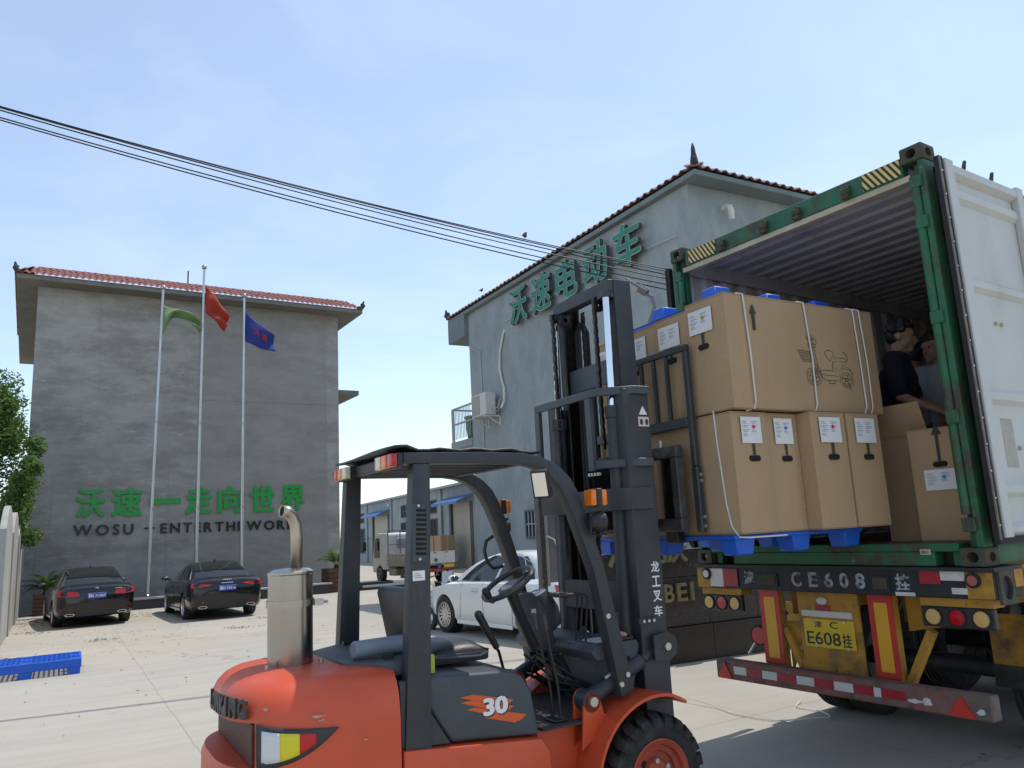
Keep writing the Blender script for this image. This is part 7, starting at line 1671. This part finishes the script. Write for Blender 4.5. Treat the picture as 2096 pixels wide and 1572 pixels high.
    for s in (-1, 1):
        if style == 'b': pl_ = [(s * .40, .80), (s * .44, .90), (s * .66, .93), (s * .86, .965), (s * .90, .90), (s * .88, .82), (s * .66, .79)]
        elif style == 'a': pl_ = [(s * .36, .90), (s * .60, .925), (s * .88, .95), (s * .89, .84), (s * .72, .85), (s * .5, .87)]
        else: pl_ = [(s * .45, .86), (s * .7, .92), (s * .90, .98), (s * .91, .87), (s * .75, .82), (s * .5, .82)]
        rear_patch('tail_lamp', pl_, M['lens_r'], t, 0.062)
        rear_patch('bumper_reflector', [(s * .58, .455), (s * .84, .47), (s * .84, .495), (s * .58, .48)], M['lens_r'], t, 0.05)
        mb = MB(); e = rear_x(s * .58, .35) - 0.02; mb.prism([(0.10 * (1 if cos(q) > 0 else -1) * 0.45 + 0.065 * cos(q), 0.032 * sin(q)) for q in [2 * pi * i / 14 for i in range(14)]], (0.04, 0, 0), (e, s * .60, .345), (0, 1, 0), (0, 0, 1)); ex_ = mb.build('exhaust_tip', M['chrome_t'], t)
        mb = MB(); mb.prism([(0.10 * (1 if cos(q) > 0 else -1) * 0.40 + 0.052 * cos(q), 0.021 * sin(q)) for q in [2 * pi * i / 14 for i in range(14)]], (0.03, 0, 0), (e - 0.004, s * .60, .345), (0, 1, 0), (0, 0, 1)); mb.build('exhaust_bore', M['hole'], ex_)
    rear_patch('rear_diffuser', [(-.45, .30), (.45, .30), (.52, .40), (-.52, .40)], M['black'], t, 0.006)
    if style == 'a': rear_patch('chrome_strip', [(-.86, .935), (0, .925), (.86, .935), (.86, .95), (0, .94), (-.86, .95)], M['chrome_t'], t, 0.05, 0.0)
    if plate:
        zc = .79 if style == 'b' else .80; x0 = rear_x(0, zc) - 0.03
        pb_ = MB().box((x0 - 0.004, -.22, zc - .07), (x0 + 0.03, .22, zc + .07)).build('number_plate', M['plate_b'], t)
        fit_text('plate_characters', plate, M['white'], pb_, (x0 - 0.006, .20, zc - 0.045), (0, -1, 0), (0, 0, 1), 0.40, 0.09, 0.002, 0.0, nrm=(-1, 0, 0), fat=0.03)
        mb = MB(); mb.box((x0 - 0.0055, -.215, zc + .058), (x0 - 0.0045, .215, zc + .063)); mb.build('plate_border', M['white'], pb_)
    zl_ = .96 if style == 'b' else .985; xl_ = rear_x(0, zl_) - 0.03
    if style == 'b':
        MB().cyl((xl_ + 0.03, 0, zl_), (xl_ - 0.006, 0, zl_), 0.04, 20).build('badge', M['chrome_t'], t)
        for q in (0, 1): MB().prism([(0, 0)] + [(0.028 * cos(q * pi + i * pi / 12), 0.028 * sin(q * pi + i * pi / 12)) for i in range(7)], (-0.002, 0, 0), (xl_ - 0.007, 0, zl_), (0, 1, 0), (0, 0, 1)).build('badge_quarter', mat('badge_blue', (0.03, 0.15, 0.5), 0.4), t)
        for y, w_ in ((.62, .2), (-.42, .17)): MB().box((rear_x(y, .93) - 0.035, y - w_, .935), (rear_x(y, .93) - 0.01, y, .95)).build('model_lettering', M['chrome_t'], t)
    elif style == 'a':
        for i in range(4): MB().tube([(xl_ - 0.005, -0.078 + 0.052 * i + 0.033 * cos(q), zl_ + 0.005 + 0.033 * sin(q)) for q in [2 * pi * j / 18 for j in range(18)]], 0.006, 5, closed=True).build('badge_ring', M['chrome_t'], t)
        MB().box((rear_x(.6, .78) - 0.035, .5, .775), (rear_x(.6, .78) - 0.01, .62, .79)).build('model_lettering', M['chrome_t'], t); MB().box((rear_x(-.6, .85) - 0.035, -.66, .845), (rear_x(-.6, .85) - 0.01, -.50, .857)).build('model_lettering', M['chrome_t'], t)
    MB().prism([(0, 0), (0.16, 0), (0.03, 0.07), (0.0, 0.06)], (0, 0.03, 0), (xr + 1.72 * k, -0.015, H - 0.012)).build('antenna_fin', M['black'], t)
    # front lamps
    for s in (-1, 1):
        MB().ball((xf - 0.22, s * hw * .70, .66), 1, 12, (0.22, 0.16, 0.065)).build('head_lamp', mat('head_lamp_glass', (0.5, 0.52, 0.55), 0.08), t)
    return t
pblack = car_paint('black_car_paint', (0.006, 0.006, 0.008), 0.16, 0.035); pwhite = car_paint('white_car_paint', (0.66, 0.66, 0.64), 0.25, 0.08)
def mid(a, b_): return ((a[0] + b_[0]) / 2, (a[1] + b_[1]) / 2)
def put_car(rear_mid, bear, wb, **k):
    """rear_mid: ground point between the rear tyres"""
    p = wpt((rear_mid[0], rear_mid[1], 0), bear, wb / 2, 0, 0)
    return sedan(loc=(p.x, p.y, gz(p.y)), bear=bear, wb=wb, **k)
put_car((-11.55, 21.45), -34.5, 2.97, label='dusty black sedan parked nose to the wall on the left', paint=pblack, L=4.95, W=1.87, H=1.48, plate='冀E X1869', style='b')
put_car((-8.25, 21.78), -32.0, 3.02, label='glossy black sedan with chrome strip parked beside the flagpoles', paint=pblack, L=5.0, W=1.89, H=1.46, plate='冀D F2R16', style='a')
wc = wpt((-1.44, 15.5, 0), -36.5, -1.35, -0.80, 0); sedan('white sedan parked behind the forklift', (wc.x, wc.y, gz(wc.y)), -36.5, pwhite, L=4.60, W=1.80, H=1.49, wb=2.68, style='w')

# ================================================================ LIGHT TRUCK
tk = thing('flatbed_truck', 'dusty silver light flatbed truck parked in front of the warehouse', 'truck', (-6.22, 34.63, gz(34.6)), -33)
pt_ = add_grime(mat('truck_silver', (0.52, 0.52, 0.51), 0.4, var=0.15, vscale=3), (0.36, 0.33, 0.28), 0.5, 3); pbed = add_grime(mat('dusty_bed', (0.30, 0.27, 0.21), 0.8, var=0.3, vscale=5), (0.42, 0.38, 0.3), 0.6, 6)
YW = 1.88
mb = MB(); mb.prism([(0.82, 0.42), (0.82, 0.95), (0.62, 1.75), (0.45, 2.02), (0.15, 2.10), (-0.78, 2.10), (-0.86, 2.0), (-0.86, 0.55), (0.42, 0.55), (0.40, 0.42)], (0, -1.66, 0), (0, -0.08, 0)); mb.build('cab', pt_, tk, bevel=0.06, seg=3)
for y in (-0.072, -1.748): MB().prism([(0.60, 1.05), (0.55, 1.62), (0.40, 1.88), (0.0, 1.90), (0.0, 1.05)], (0, 0.012 * (1 if y > -1 else -1), 0), (0, y, 0)).build('side_window', M['carglass'], tk)
MB().box((-0.872, -1.30, 1.42), (-0.862, -0.52, 1.86)).build('rear_window', mat('cab_rear_glass', (0.25, 0.27, 0.27), 0.1), tk, bevel=0.004)
mb = MB(); mb.tube([(0.75, 0.0, 1.9), (0.85, 0.2, 1.9), (0.85, 0.28, 1.75)], 0.012, 6); mb.box((0.8, 0.22, 1.35), (0.87, 0.36, 1.75)); mb.build('wing_mirror', M['black'], tk)
mb = MB()
for y in (-0.05, -0.62, -1.20, -1.80): mb.bar((-0.98, y, 1.2), (-0.98, y, 2.18), 0.04, 0.04, (1, 0, 0))
mb.bar((-0.98, -0.03, 2.18), (-0.98, -1.82, 2.18), 0.04, 0.04); mb.bar((-0.98, -0.03, 1.6), (-0.98, -1.82, 1.6), 0.03, 0.03); mb.build('headboard_rack', M['winframe'], tk)
MB().box((-3.5, -YW, 0.72), (-0.95, 0.0, 0.80)).build('bed_floor', pbed, tk)
MB().box((-3.5, -0.03, 0.801), (-0.95, 0.01, 1.22)).build('side_board', pbed, tk); MB().box((-3.5, -YW - 0.01, 0.801), (-0.95, -YW + 0.03, 1.22)).build('side_board', pbed, tk)
tg_ = MB().box((-3.55, -YW, 0.80), (-3.505, 0.0, 1.26)).build('tailgate', pt_, tk)
for i in range(7): MB().box((-3.556, -YW + 0.06 + i * 0.26, 1.20), (-3.551, -YW + 0.18 + i * 0.26, 1.235)).build('tape', M['tape_r'] if i % 2 else M['tape_w'], tg_)
MB().box((-3.5, -YW + 0.1, 0.45), (-3.42, -0.1, 0.60)).build('rear_bar', M['tape_r'], tk); MB().box((-3.45, -0.62, 0.58), (-3.3, -0.2, 0.70)).build('tail_lamp', M['lens_r'], tk); MB().box((-3.53, -YW + 0.05, 0.62), (-3.50, -YW + 0.5, 0.72)).build('number_plate', M['plate_y'], tk)
mb = MB(); mb.box((-3.4, -0.62, 0.50), (0.3, -0.52, 0.715)); mb.build('chassis_rail', M['black'], tk); mb = MB(); mb.box((-3.4, -1.36, 0.50), (0.3, -1.26, 0.715)); mb.build('chassis_rail', M['black'], tk)
for x in (0.0, -2.5):
    for y, s in ((-0.16, 1), (-YW + 0.16, -1)): car_wheel(tk, x, y, 0.37, s, m_rim, 6)
MB().box((-1.6, -0.45, 0.32), (-0.9, -0.1, 0.62)).build('fuel_tank', pbed, tk, bevel=0.03)

# ================================================================ ELECTRIC SCOOTERS
def scooter(loc, bear, col, label):
    t = thing('electric_scooter', label, 'scooter', loc, bear, 'electric scooters near the white car'); m_ = mat('scooter_' + label[:4], col, 0.35, coat=0.3)
    for x in (0.62, -0.58):
        ty = MB().lathe([(0.13, -0.04), (0.20, -0.045), (0.235, -0.02), (0.235, 0.02), (0.20, 0.045), (0.13, 0.04)], (x, 0, 0.235), (0, 1, 0), 24).build('tyre', M['darkrubber'], t); MB().lathe([(0.13, -0.03), (0.10, 0), (0.03, -0.04), (0.001, -0.04)], (x, 0, 0.235), (0, 1, 0), 16).build('rim', M['alloy'], ty)
    mb = MB(); mb.prism([(0.50, 0.40), (0.52, 0.86), (0.44, 0.98), (0.38, 0.92), (0.34, 0.45), (0.25, 0.34), (-0.20, 0.34), (-0.30, 0.62), (-0.72, 0.70), (-0.86, 0.62), (-0.80, 0.52), (-0.50, 0.46), (-0.38, 0.26), (0.30, 0.24)], (0, 0.30, 0), (0, -0.15, 0)); mb.build('body_shell', m_, t, bevel=0.045, seg=2)
    mb = MB(); mb.prism([(-0.18, 0.66), (-0.25, 0.735), (-0.74, 0.78), (-0.80, 0.72), (-0.3, 0.64)], (0, 0.28, 0), (0, -0.14, 0)); mb.build('seat', M['vinyl'], t, bevel=0.03, seg=2)
    mb = MB(); mb.prism([(0.82, 0.42), (0.72, 0.50), (0.52, 0.50), (0.42, 0.36), (0.50, 0.36), (0.60, 0.46), (0.75, 0.46)], (0, 0.14, 0), (0, -0.07, 0)); mb.build('front_mudguard', m_, t)
    mb = MB(); mb.cyl((0.60, 0, 0.3), (0.42, 0, 1.0), 0.025, 10); mb.tube([(0.30, 0.33, 1.04), (0.40, 0.2, 1.03), (0.42, 0, 1.0), (0.40, -0.2, 1.03), (0.30, -0.33, 1.04)], 0.014, 8); hb = mb.build('handlebar', M['black'], t)
    for s in (-1, 1): mb = MB(); mb.tube([(0.38, s * 0.22, 1.03), (0.40, s * 0.28, 1.15), (0.40, s * 0.3, 1.2)], 0.007, 6); mb.lathe([(0.001, -0.012), (0.05, -0.01), (0.055, 0), (0.001, 0.012)], (0.40, s * 0.3, 1.24), (1, 0, 0.1), 16); mb.build('mirror', M['mirrorglass'], hb)
    MB().ball((0.50, 0, 0.80), 1, 12, (0.05, 0.09, 0.07)).build('head_lamp', mat('scooter_lens', (0.6, 0.6, 0.58), 0.1), t)
    return t
scooter((-2.15, 16.65, gz(16.6)), 150, (0.42, 0.36, 0.26), 'beige electric scooter standing in front of white sedan')
scooter((-1.05, 19.2, gz(19.2)), 60, (0.03, 0.03, 0.032), 'black electric scooter standing beyond the white sedan bonnet')
scooter((-2.0, 19.6, gz(19.6)), 20, (0.55, 0.55, 0.53), 'white electric scooter standing between truck and white sedan')
